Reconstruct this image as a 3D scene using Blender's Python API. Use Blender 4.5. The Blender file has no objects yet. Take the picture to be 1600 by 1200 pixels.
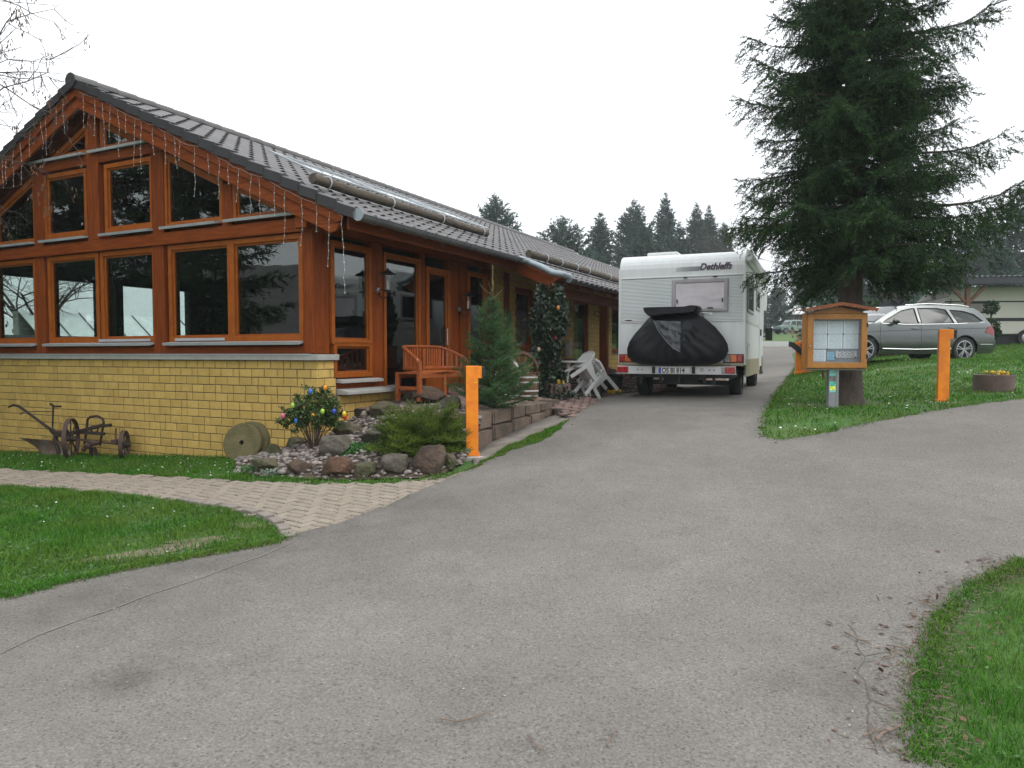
import bpy, math, random
import numpy as np
from mathutils import Vector, Matrix, geometry, noise as mnoise
from math import sin, cos, pi, radians, atan2, sqrt, exp

S = bpy.context.scene
COL = S.collection
random.seed(7); RNG = np.random.default_rng(7)

# ---------------------------------------------------------------- camera
F = 1120.0; HZ = 552.0; EYE = 1.6
PITCH = math.atan((600 - HZ) / F)
cd = bpy.data.cameras.new('camera'); cam = bpy.data.objects.new('camera', cd); COL.objects.link(cam)
cd.sensor_width = 36.0; cd.lens = F / 1600 * 36.0; cd.clip_start = 0.05; cd.clip_end = 2000
cam.location = (0, 0, EYE); cam.rotation_euler = (pi / 2 - PITCH, 0, 0)
S.camera = cam

# ---------------------------------------------------------------- sky, sun, exposure
SUN_DIR = Vector((0.75, -0.35, 1.0)).normalized()
w_ = bpy.data.worlds.new('World'); S.world = w_; w_.use_nodes = True
nt = w_.node_tree; bg = nt.nodes['Background']
sky = nt.nodes.new('ShaderNodeTexSky'); sky.sky_type = 'NISHITA'; sky.sun_disc = False
sky.sun_elevation = math.asin(SUN_DIR.z); sky.sun_rotation = atan2(SUN_DIR.x, SUN_DIR.y)
hs = nt.nodes.new('ShaderNodeHueSaturation'); hs.inputs['Saturation'].default_value = 0.3
mx = nt.nodes.new('ShaderNodeMix'); mx.data_type = 'RGBA'; mx.inputs[0].default_value = 0.8
tcw = nt.nodes.new('ShaderNodeTexCoord'); sxw = nt.nodes.new('ShaderNodeSeparateXYZ'); mrw = nt.nodes.new('ShaderNodeMapRange'); scw = nt.nodes.new('ShaderNodeVectorMath'); scw.operation = 'SCALE'
mrw.inputs[3].default_value = .80; mrw.inputs[4].default_value = 1.65; scw.inputs[0].default_value = (15.0, 15.4, 15.9)   # overcast sky: brighter towards the zenith
nt.links.new(tcw.outputs['Generated'], sxw.inputs[0]); nt.links.new(sxw.outputs['Z'], mrw.inputs[0]); nt.links.new(mrw.outputs[0], scw.inputs['Scale']); nt.links.new(scw.outputs[0], mx.inputs[7])
nt.links.new(sky.outputs[0], hs.inputs['Color']); nt.links.new(hs.outputs[0], mx.inputs[6])
nt.links.new(mx.outputs[2], bg.inputs[0]); bg.inputs[1].default_value = 0.1
sl = bpy.data.lights.new('sun', 'SUN'); so = bpy.data.objects.new('sun', sl); COL.objects.link(so)
sl.energy = 1.2; sl.angle = radians(25); sl.color = (1, .97, .93)
so.rotation_euler = SUN_DIR.to_track_quat('Z', 'Y').to_euler()
S.view_settings.view_transform = 'Standard'; S.view_settings.look = 'None'
S.view_settings.exposure = 0.04; S.view_settings.gamma = 1.0; S.view_settings.use_curve_mapping = False
S.render.engine = 'CYCLES'
S.cycles.use_denoising = True; S.cycles.max_bounces = 8; S.cycles.transparent_max_bounces = 16
S.cycles.volume_bounces = 0; S.cycles.caustics_reflective = False; S.cycles.caustics_refractive = False

# ---------------------------------------------------------------- helpers
def ray(px, py):
    x = (px - 800) / F; y = (600 - py) / F
    return np.array([x, cos(PITCH) + y * sin(PITCH), -sin(PITCH) + y * cos(PITCH)])
E0 = np.array([0, 0, EYE])
def at(px, py, depth):
    d = ray(px, py); return E0 + d * (depth / d[1])
CB = np.array([-2.71179643, 10.0, 0]); DL = np.array([.4407, .8977, 0]); DX = np.array([.8977, -.4407, 0])
BROT = atan2(-.4407, .8977)
def W(x, y, z): return CB + DX * x + DL * y + np.array([0, 0, z])   # house frame -> world
def front(px, py, off=0):
    d = ray(px, py); t = np.dot(CB + DL * off - E0, DL) / np.dot(d, DL); return E0 + d * t

class MB:
    def __init__(s): s.v = []; s.f = []; s.m = []
    def add(s, vs, fs, m=0):
        b = len(s.v); s.v += [tuple(map(float, q)) for q in vs]
        s.f += [tuple(b + i for i in f) for f in fs]; s.m += [m] * len(fs); return s
    def box(s, c, d, rot=None, m=0):
        x, y, z = d[0] / 2, d[1] / 2, d[2] / 2
        vs = [Vector(q) for q in ((-x,-y,-z),(x,-y,-z),(x,y,-z),(-x,y,-z),(-x,-y,z),(x,-y,z),(x,y,z),(-x,y,z))]
        if rot is not None: vs = [rot @ q for q in vs]
        return s.add([q + Vector(c) for q in vs], [(3,2,1,0),(4,5,6,7),(0,1,5,4),(1,2,6,5),(2,3,7,6),(3,0,4,7)], m)
    def span(s, a, b, m=0):   # axis aligned box from corner a to corner b
        return s.box([(a[i] + b[i]) / 2 for i in range(3)], [abs(b[i] - a[i]) for i in range(3)], None, m)
    def bar(s, a, b, w, h, up=(0,0,1), m=0):
        a, b = Vector(a), Vector(b); d = b - a; L = d.length; x = d / L
        y = Vector(up).cross(x)
        if y.length < 1e-5: y = Vector((1,0,0)).cross(x)
        y.normalize(); z = x.cross(y)
        R = Matrix((x, y, z)).transposed()
        return s.box((a + b) / 2, (L, w, h), R, m)
    def tube(s, pts, r, n=8, m=0, caps=True, closed=False):
        P = [Vector(p) for p in pts]; k = len(P); rs = r if hasattr(r, '__len__') else [r] * k
        vs = []; prev = None
        for i, p in enumerate(P):
            t = (P[(i+1) % k] - P[i-1]) if closed else (P[min(i+1,k-1)] - P[max(i-1,0)])
            t.normalize()
            if prev is None:
                a = Vector((0,0,1)) if abs(t.z) < .9 else Vector((1,0,0)); u = t.cross(a).normalized()
            else:
                u = prev - t * prev.dot(t)
                if u.length < 1e-6: u = t.orthogonal()
                u.normalize()
            prev = u; v = t.cross(u)
            vs += [p + (u * cos(2*pi*j/n) + v * sin(2*pi*j/n)) * rs[i] for j in range(n)]
        fs = []
        for i in range(k if closed else k - 1):
            i2 = (i + 1) % k
            fs += [(i*n+j, i*n+(j+1)%n, i2*n+(j+1)%n, i2*n+j) for j in range(n)]
        if caps and not closed: fs += [tuple(range(n))[::-1], tuple((k-1)*n + j for j in range(n))]
        return s.add(vs, fs, m)
    def lathe(s, prof, n=24, c=(0,0,0), R=None, m=0, caps=True):
        vs = []
        for r, z in prof:
            for j in range(n):
                q = Vector((r*cos(2*pi*j/n), r*sin(2*pi*j/n), z))
                if R is not None: q = R @ q
                vs.append(q + Vector(c))
        k = len(prof); fs = []
        for i in range(k-1): fs += [(i*n+j, i*n+(j+1)%n, (i+1)*n+(j+1)%n, (i+1)*n+j) for j in range(n)]
        if caps: fs += [tuple(range(n))[::-1], tuple((k-1)*n+j for j in range(n))]
        return s.add(vs, fs, m)
    def prism(s, poly, ext, m=0):  # poly of 3d points extruded along ext
        n = len(poly); A = [Vector(p) for p in poly]; B = [p + Vector(ext) for p in A]
        return s.add(A + B, [tuple(range(n))[::-1], tuple(range(n, 2*n))] + [(i, (i+1)%n, n+(i+1)%n, n+i) for i in range(n)], m)
    def ringp(s, outer, inner, ext, m=0):
        n = len(outer); O = [Vector(p) for p in outer]; I = [Vector(p) for p in inner]; e = Vector(ext)
        vs = O + I + [p+e for p in O] + [p+e for p in I]; fs = []
        for i in range(n):
            j = (i+1) % n
            fs += [(i, n+i, n+j, j), (2*n+i, 2*n+j, 3*n+j, 3*n+i), (i, j, 2*n+j, 2*n+i), (n+i, 3*n+i, 3*n+j, n+j)]
        return s.add(vs, fs, m)
    def ball(s, c, r, n=10, k=6, m=0, R=None):
        r = r if hasattr(r, '__len__') else (r, r, r); vs = []
        for i in range(1, k):
            a = pi*i/k
            for j in range(n): vs.append((r[0]*sin(a)*cos(2*pi*j/n), r[1]*sin(a)*sin(2*pi*j/n), r[2]*cos(a)))
        vs += [(0,0,r[2]), (0,0,-r[2])]; T = len(vs)
        if R is not None: vs = [R @ Vector(q) for q in vs]
        vs = [Vector(q) + Vector(c) for q in vs]; fs = []
        for i in range(k-2): fs += [(i*n+j, (i+1)*n+j, (i+1)*n+(j+1)%n, i*n+(j+1)%n) for j in range(n)]
        fs += [(T-2, j, (j+1)%n) for j in range(n)] + [(T-1, (k-2)*n+(j+1)%n, (k-2)*n+j) for j in range(n)]
        return s.add(vs, fs, m)
    def mesh(s, name, mats, smooth=False, org=(0,0,0), fix=True):
        me = bpy.data.meshes.new(name); o = Vector(org)
        me.from_pydata([tuple(Vector(q) - o) for q in s.v], [], s.f)
        for mt in (mats if isinstance(mats, (list, tuple)) else [mats]): me.materials.append(mt)
        if any(s.m): me.polygons.foreach_set('material_index', s.m)
        if fix and len(s.f) < 20000: recalc(me)
        if smooth:
            me.polygons.foreach_set('use_smooth', [True]*len(me.polygons)); me.set_sharp_from_angle(angle=radians(38))
        me.update(); return me
    def build(s, name, mats, parent=None, smooth=False, bev=0, org=(0,0,0), **kw):
        o = bpy.data.objects.new(name, s.mesh(name, mats, smooth, org)); COL.objects.link(o)
        if parent is not None: o.parent = parent
        if bev:
            md = o.modifiers.new('bevel', 'BEVEL'); md.width = bev; md.segments = 2; md.limit_method = 'ANGLE'; md.angle_limit = radians(40)
        for k, v in kw.items(): o[k] = v
        return o
import bmesh
def recalc(me):
    b = bmesh.new(); b.from_mesh(me); bmesh.ops.recalc_face_normals(b, faces=b.faces); b.to_mesh(me); b.free()
def thing(name, label, cat, loc=(0,0,0), rz=0, group=None):
    o = bpy.data.objects.new(name, None); COL.objects.link(o); o.location = Vector(loc); o.rotation_euler = (0,0,rz)
    o.empty_display_size = .2; o['label'] = label; o['category'] = cat
    if group: o['group'] = group
    return o
def tag(o, label, cat, group=None):
    o['label'] = label; o['category'] = cat
    if group: o['group'] = group
    return o
def inst(me, name, parent=None, loc=(0,0,0), M=None, **kw):
    o = bpy.data.objects.new(name, me); COL.objects.link(o)
    if parent is not None: o.parent = parent
    if M is not None: o.matrix_local = M
    else: o.location = loc
    for k, v in kw.items(): o[k] = v
    return o
def copy_tree(o, parent=None):
    c = o.copy(); COL.objects.link(c)
    if parent is not None: c.parent = parent
    for ch in [x for x in COL.objects if x.parent == o]: copy_tree(ch, c)
    return c
def np_obj(name, V, T, mat, parent=None, smooth=False, org=(0,0,0), mi=None, **kw):
    V = np.asarray(V, np.float32) - np.asarray(org, np.float32); T = np.asarray(T, np.int32); k = T.shape[1]
    me = bpy.data.meshes.new(name)
    me.vertices.add(len(V)); me.vertices.foreach_set('co', V.ravel())
    me.loops.add(T.size); me.loops.foreach_set('vertex_index', T.ravel())
    me.polygons.add(len(T)); me.polygons.foreach_set('loop_start', np.arange(0, T.size, k, dtype=np.int32))
    for m in (mat if isinstance(mat, (list, tuple)) else [mat]): me.materials.append(m)
    if mi is not None: me.polygons.foreach_set('material_index', np.asarray(mi, np.int32))
    if smooth: me.polygons.foreach_set('use_smooth', np.ones(len(T), bool))
    me.update(calc_edges=True)
    o = bpy.data.objects.new(name, me); COL.objects.link(o); o.location = Vector(org) if parent is None else Vector((0,0,0))
    if parent is not None: o.parent = parent
    for a, v in kw.items(): o[a] = v
    return o
def pip(P, poly):
    P = np.asarray(P); x, y = P[:,0], P[:,1]; c = np.zeros(len(P), bool); n = len(poly)
    for i in range(n):
        x1, y1 = poly[i][:2]; x2, y2 = poly[i-1][:2]
        with np.errstate(divide='ignore', invalid='ignore'):
            c ^= ((y1 > y) != (y2 > y)) & (x < (x2-x1)*(y-y1)/(y2-y1+1e-12)+x1)
    return c
def resample(poly, step, closed=True):
    out = []; n = len(poly)
    for i in range(n if closed else n-1):
        a, b = np.array(poly[i][:2], float), np.array(poly[(i+1)%n][:2], float); L = np.linalg.norm(b-a); k = max(1, int(L/step))
        out += [a + (b-a)*j/k for j in range(k)]
    if not closed: out.append(np.array(poly[-1][:2], float))
    return out
def cdt(poly, inner, holes=()):
    vs = [Vector(p[:2]) for p in poly]; ed = [(i, (i+1) % len(poly)) for i in range(len(poly))]
    for h in holes:
        b = len(vs); vs += [Vector(p[:2]) for p in h]; ed += [(b+i, b+(i+1) % len(h)) for i in range(len(h))]
    vs += [Vector(p[:2]) for p in inner]
    r = geometry.delaunay_2d_cdt(vs, ed, [], 0, 1e-5)
    V = np.array([(q.x, q.y) for q in r[0]]); T = np.array([f for f in r[2] if len(f) == 3])
    c = V[T].mean(1); ok = pip(c, poly)
    for h in holes: ok &= ~pip(c, h)
    T = T[ok]; e1 = V[T[:,1]]-V[T[:,0]]; e2 = V[T[:,2]]-V[T[:,0]]
    fl = (e1[:,0]*e2[:,1]-e1[:,1]*e2[:,0]) < 0; T[fl] = T[fl][:, ::-1]
    return V, T
class TPS:
    def __init__(s, pts, lam=0.0):
        s.p = np.array(pts, float); X = s.p[:,:2]; n = len(X); A = np.zeros((n+3, n+3))
        A[:n,:n] = s.k(np.linalg.norm(X[:,None]-X[None], axis=2)) + lam*np.eye(n)
        A[:n,n] = 1; A[:n,n+1:] = X; A[n,:n] = 1; A[n+1:,:n] = X.T
        s.w = np.linalg.solve(A, np.r_[s.p[:,2], 0, 0, 0])
    @staticmethod
    def k(r): return r*r*np.log(r+1e-9)
    def __call__(s, x, y):
        q = np.stack([np.asarray(x, float), np.asarray(y, float)], -1); sh = q.shape[:-1]; q = q.reshape(-1, 2); out = np.empty(len(q)); n = len(s.p)
        for i in range(0, len(q), 20000):
            c = q[i:i+20000]; out[i:i+20000] = s.k(np.linalg.norm(c[:,None]-s.p[None,:,:2], axis=2)) @ s.w[:n] + s.w[n] + c @ s.w[n+1:]
        return out.reshape(sh) if sh else float(out[0])
def frames(D, roll):
    D = D / (np.linalg.norm(D, axis=1, keepdims=True)+1e-9); up = np.tile([0.,0,1], (len(D),1)); up[np.abs(D[:,2]) > .95] = [1,0,0]
    A = np.cross(up, D); A /= np.linalg.norm(A, axis=1, keepdims=True)+1e-9; B = np.cross(D, A)
    c, s_ = np.cos(roll)[:,None], np.sin(roll)[:,None]
    return D, A*c+B*s_, B*c-A*s_
def scatter(tv, tf, O, D, roll, Sc):
    """copies of a small template (x along D) as one vertex / face array"""
    X, A, B = frames(D, roll); tv = np.asarray(tv); n, m = len(O), len(tv)
    Sc = np.asarray(Sc); Sc = np.repeat(Sc[:,None], 3, 1) if Sc.ndim == 1 else Sc
    V = O[:,None] + Sc[:,None,0:1]*tv[None,:,0:1]*X[:,None] + Sc[:,None,1:2]*tv[None,:,1:2]*A[:,None] + Sc[:,None,2:3]*tv[None,:,2:3]*B[:,None]
    T = np.asarray(tf)[None] + (np.arange(n)*m)[:,None,None]
    return V.reshape(-1,3), T.reshape(-1, np.asarray(tf).shape[1])

# ---------------------------------------------------------------- materials
def M(name, col, rough=.7, metal=0, col2=None, nscale=5, contrast=1.0, stretch=None, rv=0, rnd=None, bump=0, bscale=60, coord='obj', coat=0, spec=.5, trans=0, fine=0, fscale=120):
    m = bpy.data.materials.new(name); m.use_nodes = True; t = m.node_tree; N = t.nodes.new; L = t.links.new
    b = t.nodes['Principled BSDF']; b.inputs['Roughness'].default_value = rough; b.inputs['Metallic'].default_value = metal
    b.inputs['Specular IOR Level'].default_value = spec
    if coat: b.inputs['Coat Weight'].default_value = coat; b.inputs['Coat Roughness'].default_value = .08
    if coord == 'pos': src = N('ShaderNodeNewGeometry').outputs['Position']
    else: src = N('ShaderNodeTexCoord').outputs['Object']
    oi = N('ShaderNodeObjectInfo')
    mp = N('ShaderNodeMapping'); L(src, mp.inputs[0]); mp.inputs['Scale'].default_value = stretch or (1,1,1)
    if coord == 'obj':
        cm = N('ShaderNodeVectorMath'); cm.operation = 'SCALE'; L(oi.outputs['Random'], cm.inputs['Scale']); cm.inputs[0].default_value = (37, 51, 23); L(cm.outputs[0], mp.inputs['Location'])
    nz = N('ShaderNodeTexNoise'); nz.inputs['Scale'].default_value = nscale; nz.inputs['Detail'].default_value = 6; L(mp.outputs[0], nz.inputs['Vector'])
    rp = N('ShaderNodeMapRange'); rp.inputs[1].default_value = .5-.2/contrast; rp.inputs[2].default_value = .5+.2/contrast; L(nz.outputs[0], rp.inputs[0])
    mix = N('ShaderNodeMix'); mix.data_type = 'RGBA'; L(rp.outputs[0], mix.inputs[0])
    c2 = col2 or tuple(c*.82 for c in col)
    mix.inputs[6].default_value = (*col, 1); mix.inputs[7].default_value = (*c2, 1); out = mix.outputs[2]
    def mult(out, val, lo, hi):
        r = N('ShaderNodeMapRange'); r.inputs[3].default_value = lo; r.inputs[4].default_value = hi; L(val, r.inputs[0])
        v = N('ShaderNodeVectorMath'); v.operation = 'SCALE'; L(out, v.inputs[0]); L(r.outputs[0], v.inputs['Scale']); return v.outputs[0]
    if rv:
        if rnd == 'island': rs = N('ShaderNodeNewGeometry').outputs['Random Per Island']
        else: rs = oi.outputs['Random']
        out = mult(out, rs, 1-rv, 1+rv)
    if fine:
        n2 = N('ShaderNodeTexNoise'); n2.inputs['Scale'].default_value = fscale; n2.inputs['Detail'].default_value = 3; L(mp.outputs[0], n2.inputs['Vector'])
        r = N('ShaderNodeMapRange'); r.inputs[1].default_value = .3; r.inputs[2].default_value = .7; L(n2.outputs[0], r.inputs[0]); out = mult(out, r.outputs[0], 1-fine, 1+fine)
    L(out, b.inputs['Base Color'])
    if bump:
        n3 = N('ShaderNodeTexNoise'); n3.inputs['Scale'].default_value = bscale; n3.inputs['Detail'].default_value = 4; L(mp.outputs[0], n3.inputs['Vector'])
        bp = N('ShaderNodeBump'); bp.inputs['Strength'].default_value = bump; bp.inputs['Distance'].default_value = .02; L(n3.outputs[0], bp.inputs['Height']); L(bp.outputs[0], b.inputs['Normal'])
    if trans:
        tr = N('ShaderNodeBsdfTranslucent'); L(out, tr.inputs[0]); ms = N('ShaderNodeMixShader'); ms.inputs[0].default_value = trans
        L(b.outputs[0], ms.inputs[1]); L(tr.outputs[0], ms.inputs[2]); L(ms.outputs[0], t.nodes['Material Output'].inputs[0])
    return m
def glass(name, tint, ior=1.6, rough=0.0):
    m = bpy.data.materials.new(name); m.use_nodes = True; t = m.node_tree; N = t.nodes.new; L = t.links.new
    t.nodes.remove(t.nodes['Principled BSDF'])
    lw_ = N('ShaderNodeLayerWeight'); lw_.inputs[0].default_value = .5; pw_ = N('ShaderNodeMath'); pw_.operation = 'POWER'; L(lw_.outputs['Facing'], pw_.inputs[0]); pw_.inputs[1].default_value = 5
    r0 = ((ior-1)/(ior+1))**2; fr = N('ShaderNodeMapRange'); fr.inputs[3].default_value = r0; L(pw_.outputs[0], fr.inputs[0])
    tr = N('ShaderNodeBsdfTransparent'); tr.inputs[0].default_value = (*tint, 1)
    gl = N('ShaderNodeBsdfGlossy'); gl.inputs['Roughness'].default_value = rough
    geo = N('ShaderNodeNewGeometry'); nz = N('ShaderNodeTexNoise'); nz.inputs['Scale'].default_value = 1.1; L(geo.outputs['Position'], nz.inputs['Vector'])
    bp = N('ShaderNodeBump'); bp.inputs['Strength'].default_value = .05; bp.inputs['Distance'].default_value = .05; L(nz.outputs[0], bp.inputs['Height']); L(bp.outputs[0], gl.inputs['Normal'])
    ms = N('ShaderNodeMixShader'); L(fr.outputs[0], ms.inputs[0]); L(tr.outputs[0], ms.inputs[1]); L(gl.outputs[0], ms.inputs[2]); L(ms.outputs[0], t.nodes['Material Output'].inputs[0])
    return m
mt = {}
mt['brick'] = M('yellow_brick', (.59,.41,.125), .6, spec=.3, col2=(.52,.345,.098), nscale=9, rv=.10, bump=.25, bscale=90, fine=.07)
mt['brick_i'] = M('yellow_brick_joined', (.59,.41,.125), .6, spec=.3, col2=(.53,.36,.105), nscale=9, rv=.13, rnd='island', bump=.25, bscale=90, coord='pos')
mt['mortar'] = M('mortar', (.23,.205,.165), .9, bump=.4)
W1, W1b = (.26,.060,.011), (.15,.033,.007)
mt['wood_v'] = M('glazed_wood_upright', W1, .45, col2=W1b, nscale=9, stretch=(3,3,.25), spec=.12, rv=.12, bump=.15, bscale=25, fine=.12, fscale=30)
mt['wood_x'] = M('glazed_wood_across', W1, .45, col2=W1b, nscale=9, stretch=(.25,3,3), spec=.12, rv=.12, bump=.15, bscale=25, fine=.12, fscale=30)
mt['wood_y'] = M('glazed_wood_along', W1, .45, col2=W1b, nscale=9, stretch=(3,.25,3), spec=.12, rv=.12, bump=.15, bscale=25, fine=.12, fscale=30)
mt['sash'] = M('light_sash_wood', (.36,.10,.012), .45, spec=.2, col2=(.27,.067,.009), nscale=6, stretch=(1.5,1.5,1), rv=.1, fine=.1, fscale=40)
mt['zinc'] = M('zinc_sheet', (.50,.52,.54), .42, .15, col2=(.40,.42,.44), nscale=4, rv=.08)
mt['cap'] = M('concrete_cap', (.40,.40,.38), .75, col2=(.32,.32,.30), nscale=7, bump=.2, fine=.12)
mt['tile'] = M('roof_tile', (.080,.073,.070), .46, col2=(.055,.051,.05), nscale=5, rv=.2, bump=.15, bscale=70, fine=.15, spec=.45)
mt['tile_i'] = M('roof_tile_joined', (.080,.073,.070), .46, col2=(.055,.051,.05), nscale=5, rv=.2, rnd='island', coord='pos', fine=.15, spec=.45)
mt['verge'] = M('verge_tile', (.033,.032,.034), .5, rv=.15, nscale=7)
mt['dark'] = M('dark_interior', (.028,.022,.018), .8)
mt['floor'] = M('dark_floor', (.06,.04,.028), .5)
mt['glass'] = glass('window_glass', (.72,.80,.77), 2.06)
mt['log'] = M('weathered_log', (.125,.10,.075), .88, col2=(.055,.043,.032), nscale=8, stretch=(3,.5,3), bump=.4, bscale=30, fine=.25, fscale=60)
mt['white'] = M('white_plastic', (.80,.80,.78), .4, col2=(.72,.72,.70), nscale=3)
mt['bulb'] = M('frosted_bulb', (.80,.78,.74), .3)
mt['wire'] = M('pale_wire', (.33,.31,.28), .5)
mt['black'] = M('black_rubber', (.018,.018,.019), .7, nscale=20)
mt['blackmetal'] = M('black_metal', (.025,.025,.027), .45, .3)
mt['steel'] = M('steel', (.42,.43,.44), .3, .9, nscale=8)
mt['orange'] = M('orange_paint', (.90,.27,.005), .42, col2=(.74,.19,.008), nscale=7, contrast=1.6, bump=.08, bscale=60, fine=.07)
mt['concrete'] = M('concrete', (.42,.40,.37), .85, col2=(.30,.285,.26), nscale=6, bump=.3, fine=.15, coord='pos')
mt['bench'] = M('oiled_bench_wood', (.40,.115,.025), .4, col2=(.27,.06,.018), nscale=8, stretch=(2,2,2), rv=.15, fine=.12, fscale=45)
mt['rust'] = M('rusty_iron', (.045,.028,.02), .8, col2=(.02,.017,.016), nscale=10, bump=.4, fine=.3)
mt['share'] = M('rusty_share', (.16,.075,.045), .7, col2=(.20,.17,.15), nscale=5, bump=.3, fine=.25, contrast=1.4)
mt['sand'] = M('sandstone_block', (.165,.115,.088), .9, col2=(.08,.066,.048), nscale=5, rv=.2, bump=.6, bscale=35, fine=.25, coord='obj')
mt['mill'] = M('mossy_millstone', (.16,.13,.065), .9, col2=(.075,.075,.024), nscale=5, bump=.6, bscale=40, fine=.25)
mt['pebble'] = M('pebble', (.25,.215,.195), .85, col2=(.17,.145,.13), nscale=12, rv=.45, rnd='island', coord='pos', fine=.1)
mt['soil'] = M('dark_soil', (.06,.043,.03), .95, col2=(.10,.075,.055), nscale=9, bump=.8, bscale=50, coord='pos', fine=.3)
mt['paver'] = M('grey_paver', (.285,.245,.195), .85, col2=(.225,.19,.15), nscale=6, rv=.06, bump=.3, bscale=120, fine=.10)
mt['paver_i'] = M('grey_paver_joined', (.285,.245,.195), .85, col2=(.225,.19,.15), nscale=3, rv=.13, rnd='island', bump=.3, bscale=120, coord='pos', fine=.15)
mt['kerbc'] = M('old_kerb_concrete', (.20,.18,.155), .9, col2=(.12,.105,.085), nscale=5, bump=.4, coord='pos', fine=.2)
mt['joint'] = M('joint_sand', (.05,.042,.032), .95, coord='pos', nscale=8, fine=.3)
def asphalt():
    m = M('worn_asphalt', (.196,.182,.163), .88, col2=(.158,.147,.132), nscale=.55, contrast=1.0, bump=.55, bscale=90, coord='pos', spec=.3)
    t = m.node_tree; N = t.nodes.new; L = t.links.new; b = t.nodes['Principled BSDF']; src = b.inputs['Base Color'].links[0].from_socket
    pos = N('ShaderNodeNewGeometry').outputs['Position']
    def rng(v, a, c, lo, hi):
        r = N('ShaderNodeMapRange'); r.inputs[1].default_value = a; r.inputs[2].default_value = c; r.inputs[3].default_value = lo; r.inputs[4].default_value = hi; L(v, r.inputs[0]); return r.outputs[0]
    def mul(a, v):
        x = N('ShaderNodeVectorMath'); x.operation = 'SCALE'; L(a, x.inputs[0]); L(v, x.inputs['Scale']); return x.outputs[0]
    n1 = N('ShaderNodeTexNoise'); n1.inputs['Scale'].default_value = 75; n1.inputs['Detail'].default_value = 5; n1.inputs['Roughness'].default_value = .75; L(pos, n1.inputs['Vector'])
    src = mul(src, rng(n1.outputs[0], .33, .67, .62, 1.34))
    v1 = N('ShaderNodeTexVoronoi'); v1.inputs['Scale'].default_value = 95; L(pos, v1.inputs['Vector'])
    r = N('ShaderNodeSeparateColor'); L(v1.outputs['Color'], r.inputs[0])
    src = mul(src, rng(r.outputs[0], .86, .97, 1, .66)); src = mul(src, rng(r.outputs[1], .90, .98, 1, 1.25))
    n2 = N('ShaderNodeTexNoise'); n2.inputs['Scale'].default_value = 2.6; n2.inputs['Detail'].default_value = 8; n2.inputs['Roughness'].default_value = .7; L(pos, n2.inputs['Vector'])
    src = mul(src, rng(n2.outputs[0], .35, .68, .90, 1.07))
    # oil / rubber stain near the camera, dark worn lanes (wear with a shape of its own)
    def blot(c, r0, r1, dark, dist=3.0):
        global_n = N('ShaderNodeTexNoise'); global_n.inputs['Scale'].default_value = dist; global_n.inputs['Detail'].default_value = 6; L(pos, global_n.inputs['Vector'])
        d = N('ShaderNodeVectorMath'); d.operation = 'DISTANCE'; L(pos, d.inputs[0]); d.inputs[1].default_value = c
        a = N('ShaderNodeMath'); a.operation = 'MULTIPLY_ADD'; L(global_n.outputs[0], a.inputs[0]); a.inputs[1].default_value = r1*1.6; L(d.outputs['Value'], a.inputs[2])
        return rng(a.outputs[0], r0 + r1*.8, r1 + r1*.8, dark, 1)
    for bl in BLOTS: src = mul(src, blot(*bl))
    L(src, b.inputs['Base Color'])
    return m
mt['curb'] = M('edging_stone', (.25,.22,.19), .9, col2=(.18,.155,.13), nscale=8, bump=.4, fine=.2)
mt['bark'] = M('spruce_bark', (.085,.062,.05), .95, col2=(.045,.035,.028), nscale=8, stretch=(1,1,.35), bump=.8, bscale=22, coord='pos', fine=.25, fscale=30)
mt['twig'] = M('brown_twig', (.07,.05,.038), .9, coord='pos')
mt['bare'] = M('bare_branch', (.06,.047,.042), .9, coord='pos')
mt['needle'] = M('spruce_needles', (.042,.088,.027), .6, col2=(.018,.040,.016), nscale=1.9, contrast=1.5, rv=.4, rnd='island', coord='pos', spec=.1, trans=.1)
mt['needle_hazed'] = M('hazed_spruce_needles', (.055,.10,.07), .7, col2=(.03,.058,.042), nscale=.5, rv=.4, rnd='island', coord='pos', spec=.2)  # paler, bluer green: part of the distance haze is put into this colour
mt['needle_young'] = M('young_spruce_needles', (.075,.16,.055), .55, col2=(.04,.09,.038), nscale=3, rv=.4, rnd='island', coord='pos', spec=.12, trans=.15)
mt['yew'] = M('juniper_needles', (.125,.18,.026), .55, col2=(.055,.095,.018), nscale=4, contrast=1.4, rv=.4, rnd='island', coord='pos', spec=.12, trans=.15)
mt['leaf'] = M('box_leaves', (.085,.15,.03), .45, col2=(.04,.075,.022), nscale=5, rv=.4, rnd='island', coord='pos', trans=.2)
mt['ivy'] = M('ivy_leaves', (.022,.042,.018), .4, col2=(.014,.026,.012), nscale=5, rv=.45, rnd='island', coord='pos', trans=.1)
mt['cover'] = M('ground_cover_leaves', (.06,.19,.035), .5, rv=.35, rnd='island', coord='pos', trans=.2)
mt['grass'] = M('grass_blades', (.060,.182,.020), .55, col2=(.105,.19,.03), nscale=1.2, contrast=1.5, rv=.5, rnd='island', coord='pos', trans=.3, spec=.08)
mt['daisy'] = M('daisy_petals', (.8,.8,.76), .6)
mt['brownleaf'] = M('dead_leaves', (.14,.075,.045), .85, col2=(.07,.038,.024), nscale=9, rv=.5, rnd='island', coord='pos')
mt['yellow'] = M('yellow_petals', (.80,.46,.012), .6, rv=.2, rnd='island', coord='pos')
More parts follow.
